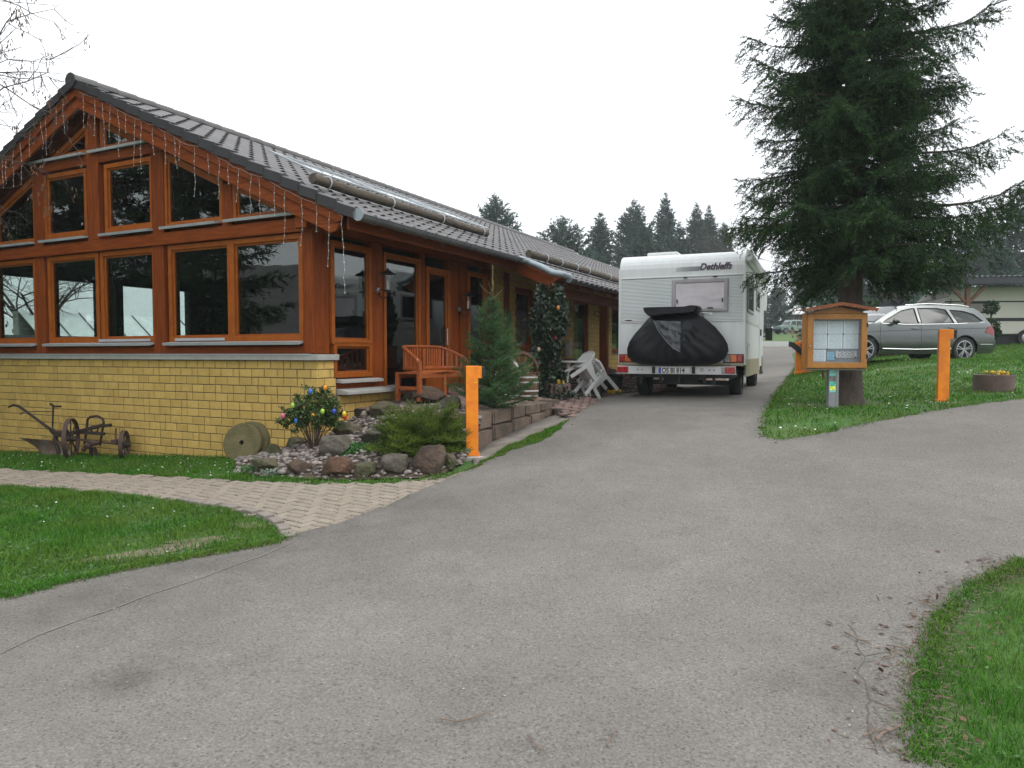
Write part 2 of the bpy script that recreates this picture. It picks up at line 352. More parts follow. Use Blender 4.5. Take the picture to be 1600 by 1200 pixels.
# ---------------------------------------------------------------- terrain heights
HP = [(0,2.7,0),(0,-6,-.15),(-4,2,0),(-3.3,4.7,0),(-5,7,-.03),(-9,8,-.2),(-12,2,-.3),(-1.2,7.8,.17),(-.5,8.8,.3),(3,4.5,.1),(6,4.5,.3),
      (4.5,2.5,0.02),(9,6,.6),(6.63,10.96,.855),(4.67,10.4,.735),(5.5,11.7,.765),(8.27,12.3,.95),(12.25,19.5,1.4),(9.45,19.05,1.345),(8.1,20,1.0),
      (2.8,14.9,.74),(4.45,13.9,.77),(6,17.5,.82),(.79,11.5,.62),(0,10,.46),(14.5,40,2.03),(35,85,3.95),(18,26,1.9),(30,20,2.2),(60,60,4.4),(0,60,2.0),
      (-20,30,.2),(-30,10,-.6),(-30,-10,-.8),(20,0,1.0),(0,-30,-.8),(30,-20,.8),(0,150,5),(80,150,7),(-80,150,3),(-100,0,-2),(100,0,4),(0,-100,-3),
      (300,300,10),(-300,300,4),(300,-300,0),(-300,-300,-6)]
for x, y, z in ((-9,-.1,-.26),(-7.68,-.1,-.24),(-5.75,-.1,-.15),(-3.52,-.1,-.08),(-1.5,-.1,.05),(.3,3,.3),(.5,8,.5),(1,14,.65),(1,20,.8),(-5,10,.2)):
    q = W(x, y, z); HP.append((q[0], q[1], z))
H = TPS(HP)
def G(px, py, fn=None, lo=1.5, hi=160):
    fn = fn or H; d = ray(px, py); t = lo; pt = lo
    while t < hi:
        q = E0 + d*t
        if q[2] < fn(q[0], q[1]):
            a, b = pt, t
            for _ in range(30):
                c = (a+b)/2; q = E0 + d*c
                if q[2] < fn(q[0], q[1]): b = c
                else: a = c
            return E0 + d*b
        pt = t; t *= 1.02
    return E0 + d*hi
def GP(pts): return [G(*p)[:2] for p in pts]

def axis(lo, hi, step, far):
    a = list(np.arange(lo, hi+1e-6, step)); s = step; x = a[-1]
    while x < far: s *= 1.25; x += s; a.append(x)
    s = step; x = a[0]
    while x > -far: s *= 1.25; x -= s; a.insert(0, x)
    return np.array(a)
GX, GY = axis(-11, 16, .4, 320), axis(1.5, 24, .4, 320)
xx, yy = np.meshgrid(GX, GY); V = np.stack([xx, yy, H(xx, yy)], -1).reshape(-1, 3)
nx, ny = len(GX), len(GY); I = np.arange(nx*ny).reshape(ny, nx)
Q = np.stack([I[:-1,:-1], I[:-1,1:], I[1:,1:], I[1:,:-1]], -1).reshape(-1, 4)
mt['ground'] = M('lawn_ground', (.045,.12,.018), .95, col2=(.07,.11,.026), nscale=.9, contrast=1.3, bump=.6, bscale=30, coord='pos', fine=.35, fscale=25)
np_obj('ground', V, Q, mt['ground'], smooth=True, kind='structure')
ZMIN = V[:,2].min()

st = G(215, 1068)
BLOTS = [(tuple(st), .05, .26, .70, 5.0), (tuple(G(700,790)), .1, 1.3, .88), (tuple(G(1330,1090)), .05, .5, .75, 4.0), (tuple(G(1000,655)), .3, 1.5, .82), (tuple(G(850,700)), .1, 1.2, .82), (tuple(G(560,850)), .1, 1.0, .88), (tuple(G(60,965)), .1, .6, .84), (tuple(G(200,920)), .1, .6, .84), (tuple(G(340,885)), .1, .6, .84), (tuple(G(470,838)), .1, .6, .84), (tuple(G(620,790)), .1, .7, .84), (tuple(G(1120,640)), .2, 1.2, .84), (tuple(G(1500,700)), .2, 1.4, .9), (tuple(G(1200,800)), .2, 1.2, 1.10), (tuple(G(900,900)), .2, 1.0, 1.08), (tuple(G(500,1000)), .1, .8, 1.08)]
mt['asphalt'] = asphalt()

def sheet(name, poly, mat, zf, off, step=.45, bstep=.4, parent=None, skirt=0, **kw):
    b = resample(poly, bstep); A = np.array(b); lo, hi = A.min(0), A.max(0)
    gx, gy = np.meshgrid(np.arange(lo[0], hi[0], step), np.arange(lo[1], hi[1], step)); P = np.stack([gx.ravel(), gy.ravel()], 1)
    P = P[pip(P, b)]
    if len(P):
        d = np.min(np.linalg.norm(P[:,None]-A[None], axis=2), axis=1); P = P[d > step*.35]
    V2, T = cdt(b, P)
    V3 = np.c_[V2, zf(V2[:,0], V2[:,1]) + off]
    if skirt:
        cnt = {}
        for t in T:
            for i in range(3):
                e = (t[i], t[(i+1) % 3]); cnt[tuple(sorted(e))] = None if tuple(sorted(e)) in cnt else e
        k0 = len(V3); V3 = np.r_[V3, V3 - [0, 0, skirt]]; ex = []
        for e in cnt.values():
            if e is not None: ex += [(e[1], e[0], e[0]+k0), (e[1], e[0]+k0, e[1]+k0)]
        T = np.r_[T, np.array(ex)]
    return np_obj(name, V3, T, mat, smooth=not skirt, **kw)

def wob(pts, amp, n=5, seed=0):   # densify an edge and make it uneven
    out = []; r = random.Random(seed)
    for i in range(len(pts)-1):
        a, b = np.array(pts[i]), np.array(pts[i+1])
        for j in range(n):
            q = a + (b-a)*j/n; out.append(tuple(q + np.array([r.uniform(-amp, amp), r.uniform(-amp, amp)])))
    out.append(tuple(pts[-1])); return out
LEFT_EDGE = GP([(1008,606),(960,618),(905,648),(862,684),(800,706),(762,722),(742,735),(690,755),(600,796),(520,825),(448,843)])
LAWN_EDGE = GP([(448,843),(430,853),(330,871),(200,894),(100,916),(0,943)])
RIGHT_NEAR = GP([(1437,1200),(1432,1130),(1442,1060),(1462,985),(1512,930),(1600,880)])
RIGHT_LAWN = GP([(1600,626),(1480,641),(1400,656),(1300,677),(1222,692),(1194,688),(1187,672),(1196,650),(1214,616),(1232,592),(1246,570),(1250,553)])
far_l = [tuple(W(.6,34,0)[:2]), tuple(W(1.2,22,0)[:2]), tuple(W(3.2,14,0)[:2])]
road = far_l + wob([tuple(p) for p in LEFT_EDGE[:-1]], .025, 5, 8)[:-1] + [tuple(LEFT_EDGE[-2])] + wob([tuple(p) for p in LAWN_EDGE], .025, 6, 1) + [(-6.5,3.2),(-14,1.0),(-14,-3),(2.2,-3)] \
    + [(2.0,1.6)] + wob([tuple(p) for p in RIGHT_NEAR], .05, 6, 2) + [(6.5,5.6),(12,7.2),(30,9),(30,13),(12,11.9)] + wob([tuple(p) for p in RIGHT_LAWN], .06, 6, 3) + [(9.6,24),(12.5,32),(17,41),(11,43)]
ROAD = road
sheet('road', road, mt['asphalt'], H, .03, .5, .5, kind='structure')

# pale sealed seam across the asphalt
sm = [G(*p)[:2] for p in [(0,1031),(60,1003),(130,975),(230,938),(330,905),(400,878),(452,856)]]
sv = []; sf = []
for i, p in enumerate(resample(sm, .12, False)):
    t = np.array([.75,.66]); n_ = np.array([-t[1], t[0]]); wd = .004 + .008*random.random(); p = p + n_*.03*mnoise.noise(Vector((i*.35,0,0)))
    for sg in (-1, 1): q = p + n_*sg*wd; sv.append((q[0], q[1], H(q[0], q[1]) + .0345))
    if i: sf.append((2*i-2, 2*i-1, 2*i+1, 2*i))
mb = MB(); mb.add(sv, sf); mb.build('road_seam', M('seam_filler', (.205,.192,.173), .9, coord='pos', fine=.3), kind='structure')

# ---------------------------------------------------------------- paved path, herringbone pavers
PATH_UP = [(-160,733),(0,733),(160,741),(330,751),(480,758),(600,757),(690,752)]
path_poly = GP([(-160,733),(0,734),(160,742),(330,751),(480,758),(600,757),(700,746)]) + GP([(742,737),(690,758),(600,799),(520,828),(452,846)]) + GP([(440,826),(414,812),(350,797),(240,780),(120,768),(0,761),(-160,757)])
path = sheet('path', path_poly, mt['joint'], H, .006, .4, kind='structure')
pm = MB(); a, b, c = .196/2, .096/2, .005
def paver_mesh(la, lb, h=.03):
    m = MB(); c = .008; A = [(-la,-lb),(la,-lb),(la,lb),(-la,lb)]; Bq = [(x-c*(1 if x>0 else -1), y-c*(1 if y>0 else -1)) for x, y in A]
    m.add([(x,y,-h) for x,y in A] + [(x,y,-c) for x,y in A] + [(x,y,0) for x,y in Bq], [(i,(i+1)%4,4+(i+1)%4,4+i) for i in range(4)] + [(4+i,4+(i+1)%4,8+(i+1)%4,8+i) for i in range(4)] + [(8,9,10,11)])
    return m
def herring(poly, ang, zf, off, wd=.1):
    """herringbone cells inside poly: list of (x, y, angle)"""
    A = np.array([q[:2] for q in poly]); c = A.mean(0); R = np.array([[cos(ang), -sin(ang)], [sin(ang), cos(ang)]]); out = []
    rad = int(np.linalg.norm(A-c, axis=1).max()/wd) + 4; pts = []; an = []
    for i in range(-rad, rad):
        for j in range(-rad, rad):
            m4 = (i - j) % 4     # cell pattern: horizontal brick starts where m4==0, vertical where m4==2 shifted
            if m4 == 0: pts.append(((i+1)*wd, (j+.5)*wd)); an.append(0.0)
            elif m4 == 3: pts.append(((i+.5)*wd, (j+1)*wd)); an.append(pi/2)
    P = np.array(pts) @ R.T + c; k = pip(P, poly)
    return [(x, y, ang + t) for (x, y), t, ok in zip(P, an, k) if ok]
def grad_rot(x, y, ang, fn, jz=0):
    e = .1; gx = (fn(x+e,y)-fn(x-e,y))/(2*e); gy = (fn(x,y+e)-fn(x,y-e))/(2*e)
    n = Vector((-gx, -gy, 1)).normalized(); xa = Vector((cos(ang), sin(ang), 0)); xa = (xa - n*xa.dot(n)).normalized(); ya = n.cross(xa)
    return Matrix((xa, ya, n)).transposed().to_4x4()
pv_me = paver_mesh(.0915, .0415).mesh('paving_stone', mt['paver'])
cells = herring(path_poly, radians(54), H, 0)
cells.sort(key=lambda q: q[0]**2 + q[1]**2)
rest = []
def frustum(x, y, z):
    f = y*cos(PITCH) - (z-EYE)*sin(PITCH); u = (y*sin(PITCH) + (z-EYE)*cos(PITCH))
    return f > .2 and abs(F*x/f) < 1150 and abs(F*u/f) < 750
n = 0
for (x, y, an) in cells:
    z = H(x, y)
    if not frustum(x, y, z) : continue
    Mx = Matrix.Translation((x, y, z + .022 + random.uniform(-.004,.003))) @ grad_rot(x, y, an + random.uniform(-.02,.02), H)
    if n < 300: inst(pv_me, 'paving_stone', path, M=Mx); n += 1
    else: rest.append(Mx)
def joined(me_mb, mats, name, mat, parent=None, **kw):
    tv = np.array(me_mb.v); tf = me_mb.f; m = MB()
    for Mx in mats:
        A = np.array(Mx); m.add(tv @ A[:3,:3].T + A[:3,3], tf)
    me = m.mesh(name, mat, fix=False); o = bpy.data.objects.new(name, me); COL.objects.link(o)
    if parent is not None: o.parent = parent
    for k, v in kw.items(): o[k] = v
    return o
if rest: joined(paver_mesh(.0915,.0415), rest, 'far_paving', mt['paver_i'], path, kind='stuff')
# row of edging stones round the lawn tip
ed = GP([(452,846),(447,836),(438,824),(424,814),(405,806),(380,800),(340,794),(280,784)])
es = resample(ed, .2, False)
cme = paver_mesh(.09, .05, .05).mesh('edging_stone', mt['curb'], )
for i in range(len(es)-1):
    p, q = es[i], es[i+1]; m_ = (p+q)/2; an = atan2(q[1]-p[1], q[0]-p[0])
    inst(cme, 'edging_stone', path, M=Matrix.Translation((m_[0], m_[1], H(*m_)+.05)) @ grad_rot(m_[0], m_[1], an, H))

# ---------------------------------------------------------------- terrace in front of the entrance
TP = []
for x, y, z in ((0,1.2,.80),(0,2.6,.92),(0,4.6,1.0),(0,7,1.04),(0,12,1.12),(0,20,1.2),(1.3,5.3,.90),(1.3,8.6,1.03)):
    q = W(x, y, z); TP.append((q[0], q[1], z))
for x, y in ((3.4,30),(3.3,22),(3.2,14),(3.3,10),(3.6,9)): q = W(x, y, 0); TP.append((q[0], q[1], H(q[0],q[1])+.008))
for px, py, d in ((750,655,9.25),(877,633,11.6),(820,643,10.3)):
    q = at(px, py, d); TP.append((q[0], q[1], q[2]))
for px, py in ((905,648),(930,634),(960,618),(1000,606)): e = G(px,py); TP.append((e[0], e[1], H(e[0],e[1])+.008))
T_ = TPS(TP, .001)
rw0 = at(748,655,9.2)[:2] + np.array([-.25,.125]); rw1 = at(878,633,11.7)[:2] + np.array([-.25,.125])
ter_poly = [tuple(W(0.02,.75,0)[:2]), tuple(W(.95,.75,0)[:2]), tuple(rw0), tuple(rw1)] + [tuple(G(884,656)[:2]), tuple(G(908,652)[:2]), tuple(G(965,622)[:2])] + far_l[::-1] + [tuple(W(.02,33,0)[:2])]
ter = sheet('terrace', ter_poly, mt['joint'], T_, -.012, .5, skirt=.5, kind='structure')
tc = herring(ter_poly, BROT, T_, 0)
trest = []
for (x, y, an) in tc:
    q = np.array([x, y, 0]) - CB
    if np.dot(q, DL) > 15: continue
    trest.append(Matrix.Translation((x, y, T_(x,y) + random.uniform(-.003,.002))) @ Matrix.Rotation(an, 4, 'Z'))
mt['paver_r'] = M('reddish_paver_joined', (.24,.165,.14), .85, col2=(.19,.125,.105), nscale=3, rv=.15, rnd='island', bump=.3, bscale=120, coord='pos', fine=.15)
joined(paver_mesh(.0915,.0415), trest, 'terrace_paving', mt['paver_r'], ter, kind='stuff')

# kerb strip of old concrete at the foot of the terrace wall
kp_ = GP([(742,731),(775,708),(825,684),(866,666),(905,652),(886,645),(862,652),(800,676),(748,698),(735,712)])
sheet('kerb_strip', kp_, mt['kerbc'], H, .024, .3, .2, skirt=.05, kind='structure')

mt['crack'] = M('crack_dirt', (.105,.094,.08), .95, coord='pos', fine=.3)
for ci, cp in enumerate(([(1325,985),(1352,1035),(1340,1062),(1362,1105),(1352,1140),(1372,1190)],[(1352,1035),(1395,1030),(1432,1038)],[(1362,1105),(1405,1122),(1432,1128)],[(610,846),(640,848),(665,838)],[(1040,836),(1062,840),(1090,838)])):
    P = resample([G(*p)[:2] for p in cp], .03, False); sv = []; sf = []
    for i, p in enumerate(P):
        d = P[min(i+1,len(P)-1)] - P[max(i-1,0)]; d = d/(np.linalg.norm(d)+1e-9); n_ = np.array([-d[1], d[0]]); p = p + n_*(.03*mnoise.noise(Vector((i*.16,ci*5.0,0))) + .012*mnoise.noise(Vector((i*.6,ci*5.0,3)))); wd = (.002 + .003*abs(mnoise.noise(Vector((i*.3,ci,9)))))*(1 if ci < 3 else .45)
        for sg in (-1,1): q = p + n_*sg*wd; sv.append((q[0], q[1], H(q[0],q[1]) + .0338))
        if i: sf.append((2*i-2, 2*i-1, 2*i+1, 2*i))
    mb = MB(); mb.add(sv, sf); mb.build('asphalt_crack', mt['crack'], kind='structure')
# ---------------------------------------------------------------- the club house
house = thing('club_house', 'timber framed club house with yellow brick base, glazed gable and tiled roof', 'building', tuple(CB), BROT)
RX, RZ, SL = -4.65, 6.0, .46            # ridge x, ridge z (top of tiles), slope
CA = 1/sqrt(1+SL*SL); SA = SL*CA; LEN1, LENE = 22.0, 28.0
def roofz(x, off=0): return RZ - abs(x-RX)*SL + off/CA
# --- brick base, front
def brick_mb(l, h=.113, d=.03):
    m = MB(); c = .006; a = l/2-.0075; b = h/2
    O = [(-a,0,-b),(a,0,-b),(a,0,b),(-a,0,b)]; I = [(x-c*(1 if x>0 else -1), -c, z-c*(1 if z>0 else -1)) for x,_,z in O]
    m.add([(x, d, z) for x,_,z in O] + O + I, [(i,(i+1)%4,4+(i+1)%4,4+i) for i in range(4)] + [(4+i,4+(i+1)%4,8+(i+1)%4,8+i) for i in range(4)] + [(8,9,10,11)]); return m
bmb = {.25: brick_mb(.25), .125: brick_mb(.125), .1875: brick_mb(.1875)}
bme = {k: v.mesh('brick', mt['brick']) for k, v in bmb.items()}
bw = MB(); bw.span((-9.3,.014,-.6),(-.012,.3,1.5)); bw.span((-.30,.0145,-.61),(-.014,.40,1.499)); brick_wall = bw.build('brick_wall', mt['mortar'], house)
bl = []
RB = random.Random(3); CR = .125
for k in range(15):
    z = 1.5 - CR*(k+.5) - .004; x = -.0 - (.125 if k % 2 else 0); 
    if k % 2: bl.append((.125, -.0625, 0.0, z, 0))
    i = RB.randrange(4)
    while x > -9.2:
        i += 1; l = .125 if i % 4 == 0 else .25
        if x - l < -9.3: break
        bl.append((l, x-l/2, 0.0, z, 0)); x -= l
    # return face on the side of the pier
    y = .008; first = .125 if k % 2 == 0 else .25
    for l in ((.125,.25) if k % 2 == 0 else (.25,.125)): bl.append((l, 0.0, y+l/2, z, 1)); y += l
bl = [b for b in bl if not (b[4] == 0 and b[3] < H(*W(b[1],0,0)[:2]) - .15)]
bl.sort(key=lambda b: np.linalg.norm(W(b[1], b[2], b[3]) - E0)); brest = {}
def bmat(b): return Matrix.Translation((b[1] + RB.uniform(-.001,.001), b[2] + RB.uniform(-.002,.002) - (.0 if b[4]==0 else 0), b[3])) @ (Matrix.Rotation(pi/2, 4, 'Z') if b[4] else Matrix())
rest_m = MB()
for i, b in enumerate(bl):
    if i < 296: inst(bme[b[0]], 'brick', brick_wall, M=bmat(b))
    else:
        A = np.array(bmat(b)); m = bmb[b[0]]; rest_m.add(np.array(m.v) @ A[:3,:3].T + A[:3,3], m.f)
o = bpy.data.objects.new('far_brickwork', rest_m.mesh('far_brickwork', mt['brick_i'], fix=False)); COL.objects.link(o); o.parent = brick_wall; o['kind'] = 'stuff'
mb = MB(); mb.span((-9.32,-.07,1.5),(.055,.40,1.585)); mb.build('wall_cap', mt['cap'], house, bev=.008)
mb = MB(); mb.span((-9.32,-.085,1.575),(-.05,.05,1.592)); mb.build('zinc_flashing', mt['zinc'], house, bev=.003)
# --- low brick wall under the side window
lw = MB(); lw.span((-.2,.40,.2),(.012,1.83,1.0)); low_wall = lw.build('low_brick_wall', mt['mortar'], house)
lb = MB()
for k in range(6):
    y = .41; z = .985 - CR*(k+.5); l0 = .125 if k % 2 else .25; first = True
    while y < 1.8:
        l = l0 if first else .25; first = False; l = min(l, 1.83-y)
        if l < .06: break
        o = inst(bme[.25], 'brick', low_wall, M=Matrix.Translation((.026, y+l/2, z)) @ Matrix.Rotation(pi/2, 4, 'Z') @ Matrix.Diagonal((l/.25,1,1,1)))
        y += l
mb = MB(); mb.add([(-.05,.405,1.00),(.20,.405,1.00),(.20,1.86,1.0),(-.05,1.86,1.0),(-.05,.405,1.09),(.20,.405,1.05),(.20,1.86,1.05),(-.05,1.86,1.09)], [(3,2,1,0),(4,5,6,7),(0,1,5,4),(1,2,6,5),(2,3,7,6),(3,0,4,7)]); mb.build('low_wall_cap', mt['cap'], house, bev=.006)

# --- glazed gable
def inset(poly, d):   # move every edge of a convex polygon (x,z) inwards by d
    n = len(poly); c = np.mean(poly, axis=0); L = []
    for i in range(n):
        p, q = np.array(poly[i]), np.array(poly[(i+1) % n]); t = (q-p)/np.linalg.norm(q-p); nn = np.array([-t[1], t[0]])
        if np.dot(c-p, nn) < 0: nn = -nn
        L.append((p + nn*d, t))
    out = []
    for i in range(n):
        (p, t), (q, u) = L[i-1], L[i]; s = ((q[0]-p[0])*u[1]-(q[1]-p[1])*u[0])/(t[0]*u[1]-t[1]*u[0]); out.append(tuple(p + t*s))
    return out
mir = lambda poly: [(2*RX-x, z) for x, z in poly][::-1]
LZ, HZ2 = 1.85, 3.2
front_wins = {}
rect = lambda a, b, z0, z1: [(a,z0),(b,z0),(b,z1),(a,z1)]
low = [(-1.52,-.28),(-2.86,-1.66),(-4.50,-3.30),(-5.93,-4.70),(-7.60,-6.42),(-8.94,-7.76)]
wins = [rect(a, b, LZ, HZ2) for a, b in low]
up = [rect(-4.35,-3.32,3.65,4.62), [(-2.93,3.61),(-1.80,3.61),(-1.80,4.11),(-2.93,4.62)], [(-1.46,3.60),(-.56,3.60),(-1.46,4.0)]]
up += [mir(p) for p in up]
top = [[(-4.42,4.985),(-3.68,4.985),(-4.42,5.31)]]; top += [mir(top[0])]
wins += up + top
def window(poly, parent, yo=0.0, nm='window', fw=.075, mat=None, plane='front', gl=None):
    conv = (lambda p, y: (p[0], y, p[1])) if plane == 'front' else (lambda p, y: (-y, p[0], p[1]))
    ext = (0,.09,0) if plane == 'front' else (-.09,0,0)
    m = MB(); outer = inset(poly, -fw); m.ringp([conv(p, yo-.02) for p in outer], [conv(p, yo-.02) for p in poly], ext)
    w = m.build(nm, mat or mt['sash'], parent, bev=.006)
    m = MB(); o2 = inset(poly, -.012); i2 = inset(poly, .03)
    m.ringp([conv(p, yo+.012) for p in o2], [conv(p, yo+.012) for p in i2], tuple(q*.4 for q in ext)); m.build('sash', mt['sash'], w, bev=.004)
    m = MB(); m.prism([conv(p, yo+.028) for p in poly], tuple(q*.09 for q in ext)); m.build('pane', gl or mt['glass'], w)
    return w
for p in wins: window(p, house, -.03)
# boarding between the windows
outer = [(-9.28,1.60),(-.02,1.60),(-.02,roofz(-.02)-.11),(RX,RZ-.11),(-9.28,roofz(-9.28)-.11)]
V2, T2 = cdt(outer, [], wins); mb = MB(); nn = len(V2)
mb.add([(x, .03, z) for x, z in V2] + [(x, .10, z) for x, z in V2], [tuple(t) for t in T2] + [tuple(nn+i for i in t[::-1]) for t in T2]); mb.build('gable_boarding', mt['wood_x'], house)
def part(nm, a, b, mat, bev=.008, par=None):
    m = MB(); m.span(a, b); return m.build(nm, mat, par or house, bev=bev)
# posts and beams of the gable
for a, b in ((-.19,-.005),(-3.25,-3.0),(-6.32,-6.06),(-9.29,-9.1)): part('post', (a,-.075,1.60),(b,.12,3.30), mt['wood_v'])
part('bottom_plate', (-9.30,-.06,1.592),(-.004,.13,1.70), mt['wood_x'])
part('tie_beam', (-9.34,-.11,3.285),(.03,.14,3.47), mt['wood_x'])
part('beam_head', (-.02,-.09,3.474),(.17,.14,3.56), mt['wood_x'])
for a in (-3.12,-6.18): part('post', (a-.14,-.07,3.473),(a+.14,.11,4.76 if a > RX else 4.76), mt['wood_v'])
part('post', (RX-.145,-.095,3.472),(RX+.145,.11,5.05), mt['wood_v']); part('king_post', (RX-.11,-.085,5.052),(RX+.11,.11,5.52), mt['wood_v'])
for a in (-1.63,-7.67): part('post', (a-.105,-.065,3.474),(a+.105,.11,4.10), mt['wood_v'])
part('collar_beam', (-6.3,-.085,4.725),(RX-.147,.1,4.885), mt['wood_x']); part('collar_beam', (RX+.147,-.085,4.725),(-3.0,.1,4.885), mt['wood_x'])
# metal sills
def sill(x0, x1, z, par=house):
    m = MB(); m.add([(x0,-.02,z+.025),(x1,-.02,z+.025),(x1,-.17,z+.005),(x0,-.17,z+.005),(x0,-.02,z-.004),(x1,-.02,z-.004),(x1,-.16,z-.035),(x0,-.16,z-.035)], [(0,1,2,3),(7,6,5,4),(3,2,6,7),(0,3,7,4),(1,5,6,2),(0,4,5,1)]); m.build('window_sill', mt['zinc'], par)
for a, b in ((-2.95,-.2),(-6.02,-3.28),(-9.05,-6.35)): sill(a, b, 1.755)
for a, b in ((-2.78,-1.72),(-4.62,-3.36),(-8.9,-7.7)):
    m = MB(); m.span((a,-.075,1.792),(b,-.055,1.832)); m.build('drip_rail', mt['zinc'], house)
for a, b in ((-1.62,-.24),(-2.98,-1.78),(-4.44,-3.24),(-6.06,-4.86),(-7.52,-6.32),(-9.05,-7.68)): sill(a, b, 3.545)
for a, b in ((-4.68,-3.28),(-6.28,-4.84)): sill(a, b, 4.915)
# --- roof: deck, verge boards, tiles
DE = .97          # eave overhang beyond the side wall
def slope_pt(u, y, s=1, off=0):   # u metres down the slope from the ridge
    return Vector((RX + s*(u*CA + off*SA), y, RZ - u*SA + off*CA))
UL = (DE - RX)*1.0/CA              # slope length to the eave
UE = (1.78 - RX)/CA                # to the eave of the extended part
deck = MB()
for s in (1, -1):
    A = [slope_pt(0,-.36,s,-.06), slope_pt(UL-.05,-.36,s,-.06), slope_pt(UL-.05,LENE,s,-.06), slope_pt(0,LENE,s,-.06)]
    nv = Vector((-s*SA,0,-CA))*.035; deck.add(A + [p+nv for p in A], [(0,1,2,3),(7,6,5,4),(0,4,5,1),(1,5,6,2),(2,6,7,3),(3,7,4,0)])
A = [slope_pt(UL-.049,4.72,1,-.06), slope_pt(UE-.05,4.72,1,-.06), slope_pt(UE-.05,LENE,1,-.06), slope_pt(UL-.049,LENE,1,-.06)]
nv = Vector((-SA,0,-CA))*.035; deck.add(A + [p+nv for p in A], [(0,1,2,3),(7,6,5,4),(0,4,5,1),(1,5,6,2),(2,6,7,3),(3,7,4,0)])
roof = deck.build('roof', mt['wood_y'], house)
GA = .342; NR = 18
def tile_mb(w=.30, l=.40):
    m = MB(); n = 9; vs = []
    pr = [(j/(n-1)) for j in range(n)]
    def hh(t): return .034*(.5-.5*cos(2*pi*min(1,max(0,(t-.42)/.58)))) + .004*cos(2*pi*t)
    for v, dz in ((0,.0),(l,.026)):
        for t in pr: vs.append((v, (t-.5)*(w+.012), hh(t)+dz))
    for t in pr: vs.append((l-.004, (t-.5)*(w+.012), hh(t)+.026-.022))
    fs = [(j, n+j, n+j+1, j+1) for j in range(n-1)] + [(n+j, 2*n+j, 2*n+j+1, n+j+1) for j in range(n-1)]
    return m.add(vs, fs)
tmb = tile_mb(); tme = tmb.mesh('roof_tile', mt['tile'], smooth=True, fix=False); tl = []
def slope_M(u, y, s=1, off=0):
    d = Vector((s*CA,0,-SA)); nrm = Vector((s*SA,0,CA)); yv = nrm.cross(d)
    return Matrix.Translation(slope_pt(u, y, s, off)) @ Matrix((d, yv, nrm)).transposed().to_4x4()
Y0 = -.40
for c in range(int((LENE-Y0)/.30)):
    y = Y0 + .12 + .15 + .30*c
    u = UL + .03 - GA*NR
    for r in range(NR): tl.append((u + GA*r, y))
    if y > 4.85:
        for r in range(3): tl.append((u + GA*(NR+r), y))
tl.sort(key=lambda q: (W(*(slope_pt(q[0], q[1])))-E0) @ (W(*(slope_pt(q[0], q[1])))-E0)); TV = np.array(tmb.v); tr = MB()
for i, (u, y) in enumerate(tl):
    Mx = slope_M(max(u,-.02), y, 1, -.028 + random.uniform(-.002,.002)) @ Matrix.Rotation(random.uniform(-.006,.006), 4, 'Z')
    if i < 296: inst(tme, 'roof_tile', roof, M=Mx)
    else: A = np.array(Mx); tr.add(TV @ A[:3,:3].T + A[:3,3], tmb.f)
me = tr.mesh('far_roof_tiles', mt['tile_i'], smooth=True, fix=False); o = bpy.data.objects.new('far_tiling', me); COL.objects.link(o); o.parent = roof; o['kind'] = 'stuff'
# left slope in one sheet of joined tiles (turned away from the photo)
tr = MB()
for c in range(0, 74):
    A = [slope_pt(0, Y0+.1+.3*c, -1, 0), slope_pt(UL, Y0+.1+.3*c, -1, 0), slope_pt(UL, Y0+.39+.3*c, -1, .02), slope_pt(0, Y0+.39+.3*c, -1, .02)]; tr.add(A, [(0,1,2,3)])
tr.build('left_tiling', mt['tile'], roof, kind='stuff')
# verge tiles with their side flaps
for s in (1, -1):
    for r in range(NR):
        u0 = UL + .03 - GA*NR + GA*r; m = MB()
        a = [slope_pt(u0-.02, Y0, s, -.015), slope_pt(u0+GA, Y0, s, .022)]
        dn = Vector((0,0,-.118)); up_ = Vector((0,0,.022))
        for i in (0,1):
            pass
        P = [a[0]+up_, a[1]+up_, a[1]+dn, a[0]+dn]; y2 = Vector((0,.022,0)); Pt = [p + y2 for p in P]
        m.add(P + Pt, [(0,1,2,3),(7,6,5,4),(0,4,5,1),(1,5,6,2),(2,6,7,3),(3,7,4,0)])
        Q = [a[0]+up_, a[1]+up_, a[1]+up_+Vector((0,.14,0)), a[0]+up_+Vector((0,.14,0))]; m.add([p+Vector((0,.0,.001)) for p in Q] + [p-Vector((0,0,.015)) for p in Q], [(0,1,2,3),(7,6,5,4),(0,4,5,1),(1,5,6,2),(2,6,7,3),(3,7,4,0)])
        m.build('verge_tile', mt['verge'], roof, bev=.006)
hc = [(.115*cos(pi*j/8), .115*sin(pi*j/8)) for j in range(9)]
rm = MB(); rm.add([(x*.9, 0, z) for x, z in hc] + [(x, .40, z+.012) for x, z in hc] + [(x*.78, 0, z*.78-.0) for x, z in hc], [(j, j+1, 10+j, 9+j) for j in range(8)] + [(18+j, 18+j+1, j+1, j) for j in range(8)])
rme = rm.mesh('ridge_tile', mt['tile'], smooth=True)
for k in range(62 ): inst(rme, 'ridge_tile', roof, M=Matrix.Translation((RX, Y0 - .01 + .36*k, RZ - .035 - (.06 if k > 60 else 0))))
m = MB(); m.lathe([(.12,0),(.12,.02)], 16, (RX, Y0-.03, RZ-.03), Matrix.Rotation(-pi/2,3,'X')); m.build('ridge_cap', mt['verge'], roof)
